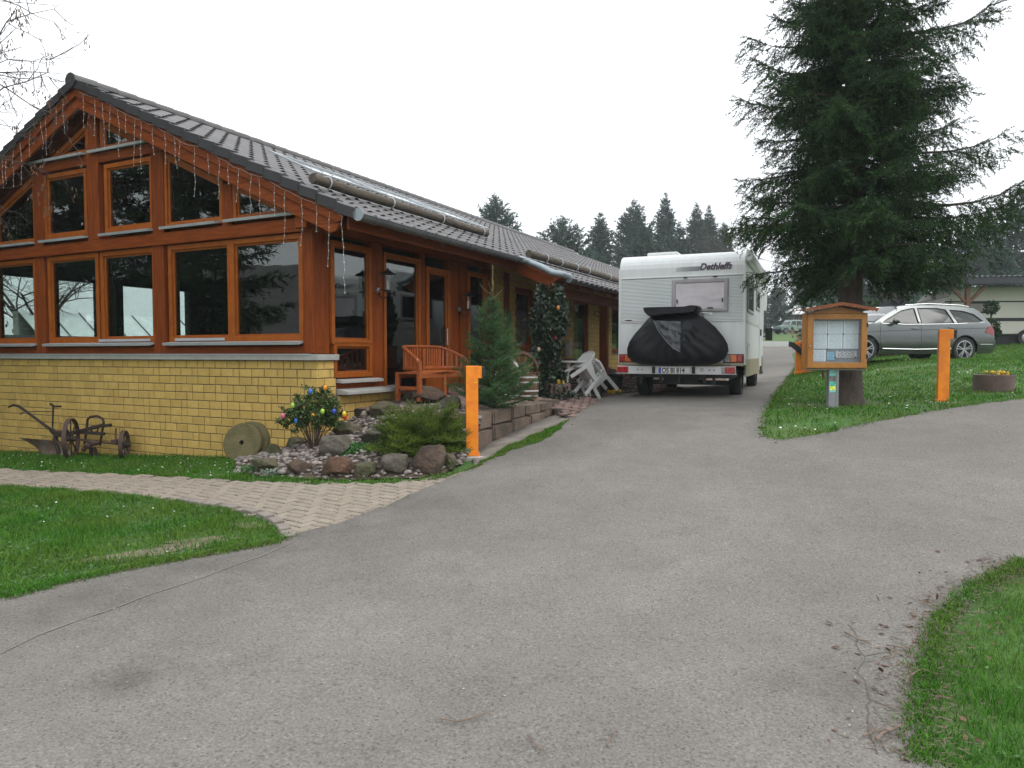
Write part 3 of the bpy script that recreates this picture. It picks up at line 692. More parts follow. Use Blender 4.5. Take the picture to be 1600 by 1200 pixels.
# barge boards (two layers) and their rounded lower ends
for s in (1, -1):
    for (y0, y1, t0, t1, ue, nm) in ((-.355,-.315,-.055,-.235,UL-.16,'barge_board'), (-.314,-.270,-.20,-.40,UL-.22,'barge_board'), (-.05,.06,-.13,-.36,UL-.75,'gable_rafter')):
        P = [slope_pt(0,y0,s,t0), slope_pt(ue,y0,s,t0), slope_pt(ue-.02,y0,s,t1+.06), slope_pt(ue-.09,y0,s,t1), slope_pt(0,y0,s,t1)]
        for i in (0, 4): P[i].x = RX + s*.0005; 
        P[0].z = RZ + t0/CA; P[4].z = RZ + t1/CA
        mb = MB(); mb.prism(P, (0, y1-y0, 0)); mb.build(nm, mt['wood_x'], house, bev=.006)
# purlin ends and rafters under the side eave
for k in range(34):
    y = .45 + .8*k; ue = UL-.12 if y < 4.7 else UE-.12
    a = slope_pt(UL-1.6, y, 1, -.17); b = slope_pt(ue, y, 1, -.17)
    m = MB(); m.bar(a, b, .08, .14, (0,1,0)); m.build('rafter', mt['wood_x'], house, bev=.006)
part('eaves_plate', (-.13,-.27,3.30),(.07,4.95,3.49), mt['wood_y']); 
m = MB(); m.bar(slope_pt(UL-.14,-.27,1,-.17), slope_pt(UL-.14,4.7,1,-.17), .035, .20, (0,0,1)); m.build('fascia_board', mt['wood_y'], house, bev=.005)
# verge of the extended porch roof
P = [slope_pt(UL-1.3,0,1,-.10), slope_pt(UE-.08,0,1,-.10), slope_pt(UE-.12,0,1,-.24), slope_pt(UE-.2,0,1,-.30), slope_pt(UL-1.3,0,1,-.30)]
mb = MB(); mb.prism([p + Vector((0,4.66,0)) for p in P], (0,.09,0)); mb.build('porch_barge_board', mt['wood_x'], house, bev=.008)
part('porch_beam', (1.16,4.76,2.72),(1.34,LENE,2.93), mt['wood_y'])
P = [(1.45,4.9,2.72),(1.45,5.5,2.72),(1.25,5.5,2.48),(1.05,5.35,2.35)]
for y in (8.6, 12.4, 16.2): part('porch_post', (1.16,y-.09,.9),(1.34,y+.09,2.72), mt['wood_v'])
# gutters (half-round) with brackets, end cap and the swan neck between the two
def gutter(x, z, y0, y1, r=.075):
    pr = [(r*cos(pi+pi*j/8), r*sin(pi+pi*j/8)) for j in range(9)]; pin = [(p*.92, q*.92) for p, q in pr[::-1]]; sec = pr + pin; n = len(sec)
    m = MB(); m.add([(x+p, y0, z+q) for p, q in sec] + [(x+p, y1, z+q) for p, q in sec], [(i,(i+1)%n,n+(i+1)%n,n+i) for i in range(n)]); m.add([(x+p, y0+.004, z+q) for p, q in pr] , [tuple(range(9))]); m.tube([(x+r,y0,z+.004),(x+r,y1,z+.004)], .009, 6)
    g = m.build('gutter', mt['gutter'], house, smooth=True); 
    y = y0+.3
    while y < min(y1, 20):
        b = MB(); b.tube([(x + .081*cos(pi+pi*j/8), y, z + .081*sin(pi+pi*j/8)) for j in range(9)], .009, 5); b.build('gutter_bracket', mt['gutter'], g); y += .62
    return g
mt['gutter'] = M('zinc_gutter', (.15,.155,.165), .45, .3, col2=(.11,.115,.12), nscale=3)
mt['gutter_l'] = M('bright_zinc_pipe', (.32,.37,.40), .4, .4, nscale=4)
g1 = gutter(DE+.07, 3.36, Y0+.02, 4.62); g2 = gutter(1.88, 2.985, 4.72, LENE)
m = MB(); m.lathe([(.082,0),(.082,.012)], 20, (DE+.07, Y0+.0, 3.362), Matrix.Rotation(-pi/2,3,'X')); m.build('gutter_cap', mt['gutter_l'], house)
m = MB(); m.tube([(DE+.07,4.25,3.36),(DE+.12,4.6,3.335),(DE+.4,4.60,3.22),(1.6,4.58,3.10),(1.80,4.62,3.06),(1.87,4.78,3.03),(1.88,4.80,2.94)], .062, 12); m.build('gutter_elbow', mt['gutter_l'], house, smooth=True)
# snow guard logs lying on the roof in hooked brackets
def snow_log(x0, y0, x1, y1, hooks):
    m = MB(); pts = []; rs = []; k = 26
    for i in range(k+1):
        t = i/k; x = x0+(x1-x0)*t; y = y0+(y1-y0)*t; pts.append((x + .01*mnoise.noise(Vector((t*9,x0,0))), y, roofz(x) + .12 + .012*mnoise.noise(Vector((t*7,3,x0))))); rs.append(.072*(1+.10*mnoise.noise(Vector((t*14,7,x0)))))
    m.tube(pts, rs, 12)
    lg = m.build('snow_guard_log', mt['log'], roof, smooth=True)
    for t in hooks:
        x = x0+(x1-x0)*t; y = y0+(y1-y0)*t; z = roofz(x)+.12; b = MB(); b.tube([(x-.15, y, roofz(x-.15)+.035)] + [(x + .088*cos(a), y, z + .088*sin(a)) for a in np.linspace(pi*.8, -pi*.45, 10)], .011, 6); b.build('log_hook', mt['zinc'], lg)
snow_log(-.16,.12,-.12,5.2,(.06,.36,.66,.96)); snow_log(1.0,4.85,1.05,12.4,(.1,.2,.32,.42,.62,.8))
# long strip of roof windows
for k in range(3):
    m = MB(); u0, u1, y0, y1 = 1.55, 2.75, 2.4+2.3*k, 4.55+2.3*k
    P = [slope_pt(u0,y0,1,.05), slope_pt(u1,y0,1,.05), slope_pt(u1,y1,1,.05), slope_pt(u0,y1,1,.05)]; I = [slope_pt(u0+.08,y0+.08,1,.05), slope_pt(u1-.08,y0+.08,1,.05), slope_pt(u1-.08,y1-.08,1,.05), slope_pt(u0+.08,y1-.08,1,.05)]
    nv = Vector((-SA,0,-CA))*.09; m.ringp(P, I, nv); f = m.build('roof_window', mt['zinc'], roof); m = MB(); m.prism([p + nv*.3 for p in I], nv*.1); m.build('pane', M('roof_glass', (.3,.34,.36), .05, spec=.9), f)
# --- side wall of the entrance
SW = [ (.0,.27),(1.22,1.52),(2.60,2.74),(3.54,3.80),(3.95,4.22),(5.0,5.18)]
for a, b in SW: part('post', (-.15,a,.60 if a > 1 else 1.592),(-.012 if a < .1 else .0,b,3.30), mt['wood_v'])
def side_rect(y0, y1, z0, z1): return [(y0,z0),(y1,z0),(y1,z1),(y0,z1)]
window(side_rect(.36,1.16,1.80,3.15), house, .0, plane='side', fw=.065); window(side_rect(.40,1.16,1.31,1.70), house, .0, plane='side', fw=.065)
m = MB(); m.add([(-.02,.40,1.225),(.10,.40,1.205),(.10,1.40,1.205),(-.02,1.40,1.225),(-.02,.40,1.17),(.10,.40,1.165),(.10,1.40,1.165),(-.02,1.40,1.17)],[(0,1,2,3),(7,6,5,4),(0,4,5,1),(1,5,6,2),(2,6,7,3),(3,7,4,0)]); m.build('window_sill', mt['cap'], house, bev=.004)
part('side_board', (-.10,.40,1.06),(-.015,1.22,1.24), mt['wood_y'])
window(side_rect(1.60,2.52,.98,3.14), house, .0, plane='side', fw=.06, nm='glazed_panel')
dr = window(side_rect(2.84,3.46,1.30,3.02), house, -.01, plane='side', fw=.085, nm='entrance_door')
part('door_panel', (-.06,2.76,.92),(-.0,3.54,1.22), mt['sash'], par=dr)
m = MB(); m.tube([(.05,3.40,1.75),(.05,3.40,2.05)], .014, 8); m.tube([(.0,3.40,1.78),(.05,3.40,1.78)], .009, 6); m.tube([(.0,3.40,2.02),(.05,3.40,2.02)], .009, 6); m.build('handle', mt['steel'], dr)
window(side_rect(4.30,4.92,1.75,3.12), house, .0, plane='side', fw=.06); window(side_rect(4.30,4.92,1.20,1.62), house, .0, plane='side', fw=.06)
part('side_board', (-.10,4.22,.8),(-.02,5.0,1.13), mt['wood_y']); part('side_board', (-.10,3.80,.8),(-.03,3.95,3.3), mt['wood_v'])
part('threshold', (-.1,2.6,.86),(.05,3.7,.915), mt['cap'])
# brick part of the side wall with openings
swm = MB(); ops = [(6.35,7.32,1.62,3.05),(9.85,10.95,.9,3.05),(13.0,14.0,1.6,3.05)]
ylist = [5.18,6.35,7.32,9.85,10.95,13.0,14.0,LEN1+6]
for i in range(len(ylist)-1):
    a, b = ylist[i], ylist[i+1]; op = [o for o in ops if abs(o[0]-a) < .01]
    if op: swm.span((-.3,a,.3),(-.02,b,op[0][2])); swm.span((-.3,a,op[0][3]),(-.02,b,3.5))
    else: swm.span((-.3,a,.3),(-.02,b,3.5))
side_wall = swm.build('side_brick_wall', mt['mortar'], house)
sb = MB(); tv = np.array(bmb[.25].v)
for k in range(21):
    z = 3.42 - CR*(k+.5); y = 5.19 + (.125 if k % 2 else 0)
    while y < 17:
        l = .25; a, b2 = y, y+l
        for o in ops:
            if o[2]-.03 < z < o[3]+.03:
                if a >= o[0] and b2 <= o[1]: b2 = a
                elif a < o[0] < b2: b2 = o[0]
                elif a < o[1] < b2: a = o[1]
        if b2-a > .05 and z > .75:
            A = np.array(Matrix.Translation((-.008, (a+b2)/2, z)) @ Matrix.Rotation(pi/2,4,'Z') @ Matrix.Diagonal(((b2-a)/.25,1,1,1))); sb.add(tv @ A[:3,:3].T + A[:3,3], bmb[.25].f)
        y += l
o = bpy.data.objects.new('side_brickwork', sb.mesh('side_brickwork', mt['brick_i'], fix=False)); COL.objects.link(o); o.parent = side_wall; o['kind'] = 'stuff'
for (a, b, z0, z1) in ops: window(side_rect(a+.12, b-.12, z0+.12, z1-.1), house, .06, plane='side', fw=.11, mat=mt['wood_v'], nm='door' if z0 < 1 else 'window')
part('window_sill', (-.05,6.3,1.585),(.07,7.37,1.63), mt['cap'])
part('post', (-.05,5.75,.9),(.03,5.98,3.3), mt['wood_v']); 
# --- inside: floor, partition, left wall with openings
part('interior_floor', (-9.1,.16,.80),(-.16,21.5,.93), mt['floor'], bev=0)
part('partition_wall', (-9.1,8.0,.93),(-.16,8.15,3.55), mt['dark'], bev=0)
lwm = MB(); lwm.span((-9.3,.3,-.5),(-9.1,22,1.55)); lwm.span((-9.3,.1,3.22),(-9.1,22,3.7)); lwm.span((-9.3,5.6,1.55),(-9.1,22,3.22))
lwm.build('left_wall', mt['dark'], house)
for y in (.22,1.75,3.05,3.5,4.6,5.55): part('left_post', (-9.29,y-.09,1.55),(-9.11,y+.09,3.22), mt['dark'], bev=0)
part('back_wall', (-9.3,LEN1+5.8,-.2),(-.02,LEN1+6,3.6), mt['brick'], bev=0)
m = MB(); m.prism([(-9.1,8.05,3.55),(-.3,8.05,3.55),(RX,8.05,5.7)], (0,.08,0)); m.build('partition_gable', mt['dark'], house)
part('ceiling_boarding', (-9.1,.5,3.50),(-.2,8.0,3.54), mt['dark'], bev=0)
# ---------------------------------------------------------------- motor home
mt['cwhite'] = M('motorhome_white', (.69,.715,.715), .38, col2=(.60,.62,.61), nscale=2.2, stretch=(5,5,.5), contrast=.8, coat=.2, fine=.03)
mt['cgrey'] = M('motorhome_grey_panel', (.55,.585,.58), .45, col2=(.51,.545,.54), nscale=1.5)
mt['ctan'] = M('motorhome_tan_skirt', (.34,.30,.20), .45, col2=(.25,.22,.16), nscale=5)
mt['cframe'] = M('grey_plastic_frame', (.36,.34,.35), .5)
mt['cblind'] = M('silvery_window_blind', (.62,.57,.60), .35, col2=(.48,.44,.47), nscale=2.5, bump=.25, bscale=9)
mt['cloth'] = M('black_bike_cover', (.009,.009,.011), .5, spec=.25, col2=(.015,.015,.018), nscale=3, bump=.35, bscale=7)
mt['red'] = M('red_lens', (.38,.012,.012), .2, coat=.6); mt['amber'] = M('amber_lens', (.72,.16,.012), .2, coat=.6); mt['clear'] = M('clear_lens', (.30,.30,.31), .15, coat=.6)
mt['plum'] = M('plum_lettering', (.075,.05,.085), .5); mt['plate'] = M('number_plate', (.78,.78,.75), .4); mt['blue'] = M('blue_plate_field', (.02,.07,.50), .4); mt['ink'] = M('black_ink', (.012,.012,.013), .5)
mt['dglass'] = M('dark_car_glass', (.020,.024,.024), .05, spec=.45)
mt['alu'] = M('painted_bumper_rail', (.66,.66,.66), .4, col2=(.58,.58,.57), nscale=4)
mt['hubcap'] = M('silver_rim', (.50,.51,.52), .3, .7)
def wheel(parent, c, R, w, axis='x', spokes=0, name='wheel', rim_r=.62, side=1):
    """tyre with rim, axle along local x; side = which way the outside faces"""
    Rm = Matrix.Rotation(pi/2, 3, 'Y')
    t = MB(); t.lathe([(R*.62,-w/2),(R*.93,-w/2),(R,-w*.32),(R,w*.32),(R*.93,w/2),(R*.62,w/2),(R*.62,-w/2)], 32, c, Rm, caps=False)
    ty = t.build(name, mt['black'], parent, smooth=True)
    r = MB(); z = side*w*.38; c0 = Vector(c)
    if spokes:
        r.lathe([(R*.64,-w*.4),(R*.64,w*.46),(R*.58,w*.46),(R*.56,-w*.4)], 32, c, Rm, caps=False)
        for k in range(spokes):
            for d in (-.07,.07):
                a = 2*pi*k/spokes; p = c0 + Vector((z, .10*R*cos(a)+d*R*-sin(a), .10*R*sin(a)+d*R*cos(a))); q = c0 + Vector((z, .6*R*cos(a+d*1.6), .6*R*sin(a+d*1.6))); r.bar(p, q, .03, .022, (1,0,0))
        r.lathe([(R*.16,0),(R*.12,.02*side)], 16, c0 + Vector((z,0,0)), Rm)
    else:
        r.lathe([(R*.63,z*.9),(R*.55,z*.6),(R*.30,z*1.0),(R*.12,z*1.15)], 24, c, Rm)
    r.build('rim', mt['hubcap'], ty, smooth=not spokes)
    d = MB(); d.lathe([(R*.58,-w*.05*side),(R*.57,-w*.08*side)], 24, c0, Rm); d.build('brake_disc', mt['blackmetal'], ty)
    return ty
CAMP = (3.113, 13.323); cz = .76
camp = thing('motor_home', 'white motor home with covered bicycles on its back driving up the lane', 'motor home', (*CAMP, cz), -radians(23.2))
HW = 1.15
prof = [(0,.62),(0,2.42)] + [(.30-.30*cos(a), 2.40+.30*sin(a)) for a in np.linspace(.12,pi/2,7)] + [(4.6,2.74),(5.2,2.72),(5.55,2.60),(5.75,2.35),(5.72,2.05),(5.55,1.90),(4.6,1.86),(4.6,.62)]
m = MB(); m.prism([(-HW, y, z) for y, z in prof], (2*HW,0,0)); body = m.build('body', mt['cwhite'], camp, bev=.018)
m = MB(); m.prism([(-HW+.12, y, z) for y, z in [(4.605,.45),(4.605,1.85),(4.8,1.84),(5.35,1.22),(5.85,1.05),(5.95,.85),(5.95,.42)]], (2*HW-.24,0,0)); cab = m.build('cab', mt['cwhite'], camp, bev=.02)
for s in (-1, 1):
    m = MB(); x = s*(HW-.115); m.prism([(x, y, z) for y, z in [(4.75,1.2),(4.75,1.72),(4.9,1.72),(5.25,1.22)]], (.012*s,0,0)); m.build('cab_window', mt['dglass'], cab)
    m = MB(); m.box((s*(HW+.10), 5.0, 1.30), (.16,.09,.30)); m.bar((s*(HW-.1),5.02,1.25),(s*(HW+.08),5.0,1.25),.03,.03); m.build('mirror', mt['black'], cab, bev=.02)
# ribbed grey band with shallow ribs, back and sides
m = MB(); zs = np.arange(1.44, 2.24, .026)
V0 = []; 
for i, z in enumerate(zs): V0 += [(-HW+.03, -.004, z), (HW-.03, -.004, z), (-HW+.03, -.010, z+.013), (HW-.03, -.010, z+.013)]
rows = len(V0)//2; m.add(V0, [(2*i, 2*i+1, 2*i+3, 2*i+2) for i in range(rows-1)]); m.build('ribbed_panel', mt['cgrey'], camp)
for s in (-1, 1):
    m = MB(); V0 = []
    for i, z in enumerate(zs): V0 += [(s*(HW+.004), .04, z), (s*(HW+.004), 4.55, z), (s*(HW+.010), .04, z+.013), (s*(HW+.010), 4.55, z+.013)]
    m.add(V0, [(2*i, 2*i+1, 2*i+3, 2*i+2) for i in range(rows-1)]); m.build('ribbed_panel', mt['cgrey'], camp)
    m = MB(); m.span((s*(HW-.02), .30, .40),(s*(HW+.006), 3.35, .74)); m.span((s*(HW-.02),4.35,.40),(s*(HW+.006),4.6,.74)); m.build('skirt', mt['ctan'], camp, bev=.012)
    for (y0, y1, z0, z1) in ((.30,1.55,1.60,2.20),(2.25,3.15,1.75,2.20)):
        m = MB(); P = [(s*(HW+.03), y, z) for y, z in ((y0,z0),(y1,z0),(y1,z1),(y0,z1))]; I = [(s*(HW+.03), y, z) for y, z in ((y0+.06,z0+.06),(y1-.06,z0+.06),(y1-.06,z1-.06),(y0+.06,z1-.06))]; m.ringp(P, I, (-.025*s,0,0)); f = m.build('side_window', mt['cframe'], camp, bev=.01)
        m = MB(); m.span((s*(HW+.012), y0+.05, z0+.05),(s*(HW+.022), y1-.05, z1-.05)); m.build('pane', mt['dglass'], f)
    m = MB(); m.box((s*(HW+.003), 2.35, 1.42), (.014,4.4,.02)); m.box((s*(HW+.003), 2.35, 2.26), (.014,4.4,.02)); m.build('trim_strip', mt['alu'], camp)
    m = MB(); m.box((s*(HW+.012), .08, 2.18), (.02,.05,.12)); m.build('marker_lamp', mt['red'], camp, bev=.005)
    m = MB(); m.bar((s*(HW-.01),.62,.03),(s*(HW-.01),.62,.42),.008,.30,(1,0,0)) if False else None
m = MB(); m.span((HW+.002,.45,.72),(HW+.014,.95,1.04)); h = m.build('service_hatch', mt['cwhite'], camp, bev=.006); m = MB(); m.box((HW+.016,.70,1.0),(.01,.05,.02)); m.build('latch', mt['black'], h)
m = MB(); m.span((HW+.002,3.3,.55),(HW+.016,3.95,2.2)); d_ = m.build('side_door', mt['cwhite'], camp, bev=.01); m = MB(); m.box((HW+.03,3.38,1.3),(.03,.05,.14)); m.build('handle', mt['black'], d_)
m = MB(); m.prism([(HW+.003, .05, 2.48),(HW+.10,.05,2.50),(HW+.13,.05,2.60),(HW+.10,.05,2.685),(HW+.003,.05,2.70)], (0,4.7,0)); m.build('awning_case', mt['cwhite'], camp, bev=.012)
# rear: corner trims, seams, window, lights, bumper, plate
m = MB(); [m.span((s*(HW-.035), -.012, .66),(s*(HW+.012), .03, 2.42)) for s in (-1,1)]; m.box((0,-.008,2.255),(2*HW-.08,.02,.022)); m.box((0,-.008,1.425),(2*HW-.08,.018,.015)); m.build('rear_trim', mt['cwhite'], camp, bev=.008)
P = lambda x0, x1, z0, z1, y: [(x0,y,z0),(x1,y,z0),(x1,y,z1),(x0,y,z1)]
m = MB(); m.ringp(P(-.15,.86,1.60,2.20,-.045), P(-.075,.785,1.67,2.125,-.045), (0,.04,0)); rwn = m.build('rear_window', mt['cframe'], camp, bev=.016)
m = MB(); g = 14; vs = [(-.08+.87*i/g, -.030 + .008*mnoise.noise(Vector((i*.5,j*.5,4))), 1.665+.465*j/g) for j in range(g+1) for i in range(g+1)]; m.add(vs, [(j*(g+1)+i, j*(g+1)+i+1, (j+1)*(g+1)+i+1, (j+1)*(g+1)+i) for j in range(g) for i in range(g)]); m.build('window_blind', mt['cblind'], rwn, smooth=True)
for x in (.10, .63): m = MB(); m.box((x,-.05,2.225),(.07,.03,.022)); m.build('hinge', mt['black'], rwn, bev=.004)
for x in (-.05,.76): m = MB(); m.box((x,-.05,1.80),(.02,.02,.07)); m.build('stay', mt['black'], rwn)
m = MB(); m.box((.55,-.055,1.665),(.10,.02,.02)); m.build('latch', mt['black'], rwn)
m = MB(); m.span((-HW+.005,-.055,.61),(HW-.005,.05,.665)); m.build('rear_ledge', mt['ctan'], camp, bev=.01)
for s in (-1, 1):
    a = [(.80,.91,'clear'),(.91,1.03,'amber'),(1.03,1.13,'red')]; m = MB(); m.span((s*.785,-.03,.665),(s*1.142,.0,.825)); h = m.build('tail_light', mt['black'], camp, bev=.006)
    for x0, x1, k in a: m = MB(); m.span((s*x0,-.05,.68),(s*(x1-.006),-.028,.81)); m.build('lens', mt[k], h, bev=.008)
m = MB(); m.span((-1.12,-.27,.470),(1.03,-.23,.605)); m.span((-1.14,-.28,.458),(1.05,-.20,.469)); bump = m.build('bumper_rail', mt['alu'], camp, bev=.008)
for s in (-1, 1):
    m = MB(); m.span((s*.55-.03,-.23,.50),(s*.55+.03,.3,.56)); m.build('bumper_arm', mt['blackmetal'], bump)
for x0, x1, k in ((-1.11,-1.0,'red'),(-.995,-.90,'red'),(.79,.85,'clear'),(.855,.93,'red'),(.935,1.02,'red')): m = MB(); m.span((x0,-.295,.482),(x1,-.268,.595)); m.build('lens', mt[k], bump, bev=.006)
for x in (-.42,.30): m = MB(); m.box((x,-.29,.535),(.055,.05,.125)); m.build('buffer', mt['black'], bump, bev=.012)
for x in (-.72,-.64,.58,.66): m = MB(); m.lathe([(.013,0),(.013,.006)], 10, (x,-.271,.535), Matrix.Rotation(pi/2,3,'X')); m.build('screw_hole', mt['ink'], bump)
m = MB(); m.ringp(P(.42,.47,.515,.565,-.274), P(.428,.462,.523,.557,-.274), (0,.004,0)); m.build('socket_outline', mt['ink'], bump)
def text(s, size, mat, parent, loc, rot=(pi/2,0,0), shear=0, bold=0, align='LEFT', sx=1, name='lettering', ext=.001):
    cu = bpy.data.curves.new(name, 'FONT'); cu.body = s; cu.size = size; cu.shear = shear; cu.offset = bold; cu.extrude = ext; cu.align_x = align; cu.resolution_u = 4
    t = bpy.data.objects.new('t', cu); COL.objects.link(t); dg = bpy.context.evaluated_depsgraph_get(); me = bpy.data.meshes.new_from_object(t.evaluated_get(dg)); bpy.data.objects.remove(t)
    me.materials.clear(); me.materials.append(mat); o = bpy.data.objects.new(name, me); COL.objects.link(o); o.parent = parent; o.location = loc; o.rotation_euler = rot; o.scale = (sx,1,1); return o
m = MB(); m.span((-.33,-.300,.472),(.23,-.292,.588)); pl = m.build('number_plate', mt['plate'], camp, bev=.004)
m = MB(); m.span((-.325,-.3035,.477),(-.282,-.3005,.583)); m.build('blue_field', mt['blue'], pl)
text('OS BI 814', .122, mt['ink'], pl, (-.268,-.303,.488), sx=.82, bold=.0035)
text('Dethleffs', .165, mt['plum'], camp, (.345,-.008,2.362), shear=.30, bold=.006, sx=.93, ext=.002)
for k in range(20):
    x = -.06 + .021*k; m = MB(); wd = .003+.0005*k; m.prism([(x-.02,-.006,2.345),(x-.02+wd,-.006,2.345),(x+.012+wd,-.006,2.432),(x+.012,-.006,2.432)], (0,.004,0)); m.build('hatched_stripe', mt['plum'], camp)
m = MB(); m.lathe([(.1,0),(.1,.006)], 24, (-.965,-.012,1.462), Matrix.Rotation(pi/2,3,'X')); b_ = m.build('oval_badge', mt['plate'], camp); 
for v in b_.data.vertices: v.co.z = 1.462 + (v.co.z-1.462)*.36
b2 = b_.copy(); b2.data = b_.data.copy(); b2.name = 'badge_lettering'; COL.objects.link(b2); b2.data.materials[0] = mt['plum']; b2.parent = b_; b2.matrix_parent_inverse = Matrix()
for v in b2.data.vertices: v.co.z = 1.462 + (v.co.z-1.462)*.42; v.co.x = -.965 + (v.co.x+.965)*.8; v.co.y -= .002
# roof pieces, undercarriage, wheels
m = MB(); m.span((-.75,.55,2.70),(-.15,1.3,2.80)); m.build('roof_hatch', mt['cwhite'], camp, bev=.03); m = MB(); m.span((.05,2.0,2.70),(.65,2.7,2.79)); m.build('roof_hatch', mt['cwhite'], camp, bev=.03)
m = MB(); m.span((-.95,.05,.38),(.95,5.2,.52)); [m.bar((x,.02,.28),(x,.02,.44),.05,.05) for x in (-.72,-.35,.0,.45,.62)]; m.span((-.35,.3,.26),(.3,1.1,.40)); m.tube([(-.75,.05,.30),(-.75,.6,.30)],.03,8); m.bar((-.9,1.1,.26),(.9,1.1,.26),.09,.09); m.build('chassis', mt['blackmetal'], camp)
for x in (-.40,.1): m = MB(); m.tube([(x,-.02,.36),(x+.1,.02,.27),(x+.25,.03,.33),(x+.4,.04,.30)], .008, 6); m.build('hanging_cable', mt['black'], camp)
for s in (-1, 1):
    wheel(camp, (s*.90, 1.15, .315), .335, .215, side=s); wheel(camp, (s*.93, 4.25, .315), .325, .20, side=s)
    m = MB(); m.prism([(s*(HW-.02), y, z) for y, z in [(4.25+.42*cos(a), .36+.42*sin(a)) for a in np.linspace(0,pi,13)]], (s*.022,0,0)); m.build('wheel_arch', mt['black'], camp)
# bicycle carrier rail and the black cover over the bicycles
m = MB(); m.tube([(.30,-.30,1.575),(.60,-.30,1.545)], .014, 8); m.box((.60,-.30,1.545),(.035,.04,.06)); m.tube([(.45,-.02,1.40),(.45,-.3,1.56)], .014, 8); m.build('carrier_clamp', mt['steel'], camp)
for x in (-.5,.5): m = MB(); m.tube([(x,-.02,.70),(x,-.40,.70)], .016, 8); m.build('carrier_arm', mt['steel'], camp)
cov = thing('bicycle_cover', 'black fabric cover tied over bicycles on the back of the white motor home', 'cover', (*CAMP, cz), -radians(23.2))
half = [(-.62,.635),(-.80,.68),(-.90,.78),(-.905,.92),(-.86,1.06),(-.76,1.20),(-.63,1.34),(-.53,1.46),(-.46,1.52),(-.40,1.53),(-.05,1.55),(.25,1.565),(.38,1.54),(.52,1.45),(.68,1.31),(.82,1.14),(.90,1.0),(.915,.88),(.86,.76),(.76,.68),(.60,.635),(.2,.625),(-.2,.625)]
b = resample(half, .05); c0 = np.array([0,1.08]); Vv = []; K = 12; n = len(b)
for side_ in (0, 1):
    for k in range(K+1):
        t = 1-k/K
        for i, p in enumerate(b):
            q = c0 + (p-c0)*t; depth = .23*(1-t**3.0)**.6
            rad = atan2(q[1]-1.5, q[0]+.05); fold = .030*mnoise.noise(Vector((q[0]*2.2+side_*9, q[1]*1.5, 3)))*(1-t**6)*2.2 + .020*sin(rad*26 + 2.4*mnoise.noise(Vector((q[0]*3,q[1]*3,1))))*min(1,np.hypot(q[0]+.05,q[1]-1.5)*1.4)*(1-t**8)
            Vv.append((q[0], -.36 - (depth + fold)*(1 if side_ == 0 else -.75), q[1]))
fs = []
for side_ in (0,1):
    o_ = side_*(K+1)*n
    for k in range(K): fs += [(o_+k*n+i, o_+k*n+(i+1)%n, o_+(k+1)*n+(i+1)%n, o_+(k+1)*n+i) for i in range(n)]
m = MB(); m.add(Vv, fs); m.build('cover_sheet', mt['cloth'], cov, smooth=True)
hood = [(-.46,1.515),(-.52,1.58),(-.55,1.64),(-.535,1.665),(.20,1.665),(.30,1.685),(.40,1.675),(.415,1.64),(.375,1.565),(.25,1.555)]
m = MB(); H0 = []; 
for yy_, sc in ((-.66,.93),(-.63,1.0),(-.45,1.03),(-.14,1.0),(-.10,.95)): H0 += [((x+.06)*sc-.06, yy_ - .012*mnoise.noise(Vector((x*4,yy_*9,1))), 1.60+(z-1.60)*sc) for x, z in hood]
k = len(hood); m.add(H0, [(i*k+j, i*k+(j+1)%k, (i+1)*k+(j+1)%k, (i+1)*k+j) for i in range(4) for j in range(k)] + [tuple(range(k)), tuple(range(4*k,5*k))]); m.build('cover_hood', mt['cloth'], cov, smooth=True)
mt['vinyl'] = M('clear_vinyl_pocket', (.012,.013,.017), .10, col2=(.055,.06,.075), nscale=4.5, contrast=2.2, stretch=(1.3,1,.6), bump=.9, bscale=7, coat=.6)
m = MB(); g = 16; vs = []; A = [np.array(q) for q in ((-.36,1.43),(.12,1.40),(.12,.87),(-.02,.92))]
for j in range(g+1):
    for i in range(g+1):
        u, v = i/g, j/g; q = (A[0]*(1-u)+A[1]*u)*(1-v) + (A[3]*(1-u)+A[2]*u)*v; r_ = np.hypot(q[0],q[1]-1.08)
        vs.append((q[0], -.61 - .012*mnoise.noise(Vector((q[0]*9,q[1]*9,7))), q[1]))
m.add(vs, [(j*(g+1)+i, j*(g+1)+i+1, (j+1)*(g+1)+i+1, (j+1)*(g+1)+i) for j in range(g) for i in range(g)]); m.build('clear_pocket', mt['vinyl'], cov, smooth=True)
m = MB(); m.tube([(-.36,-.625,1.43),(-.27,-.632,1.25),(-.13,-.635,1.06),(.0,-.632,.93),(.12,-.625,.86)], .006, 6); m.build('piping', M('grey_piping', (.22,.23,.25), .5), cov)

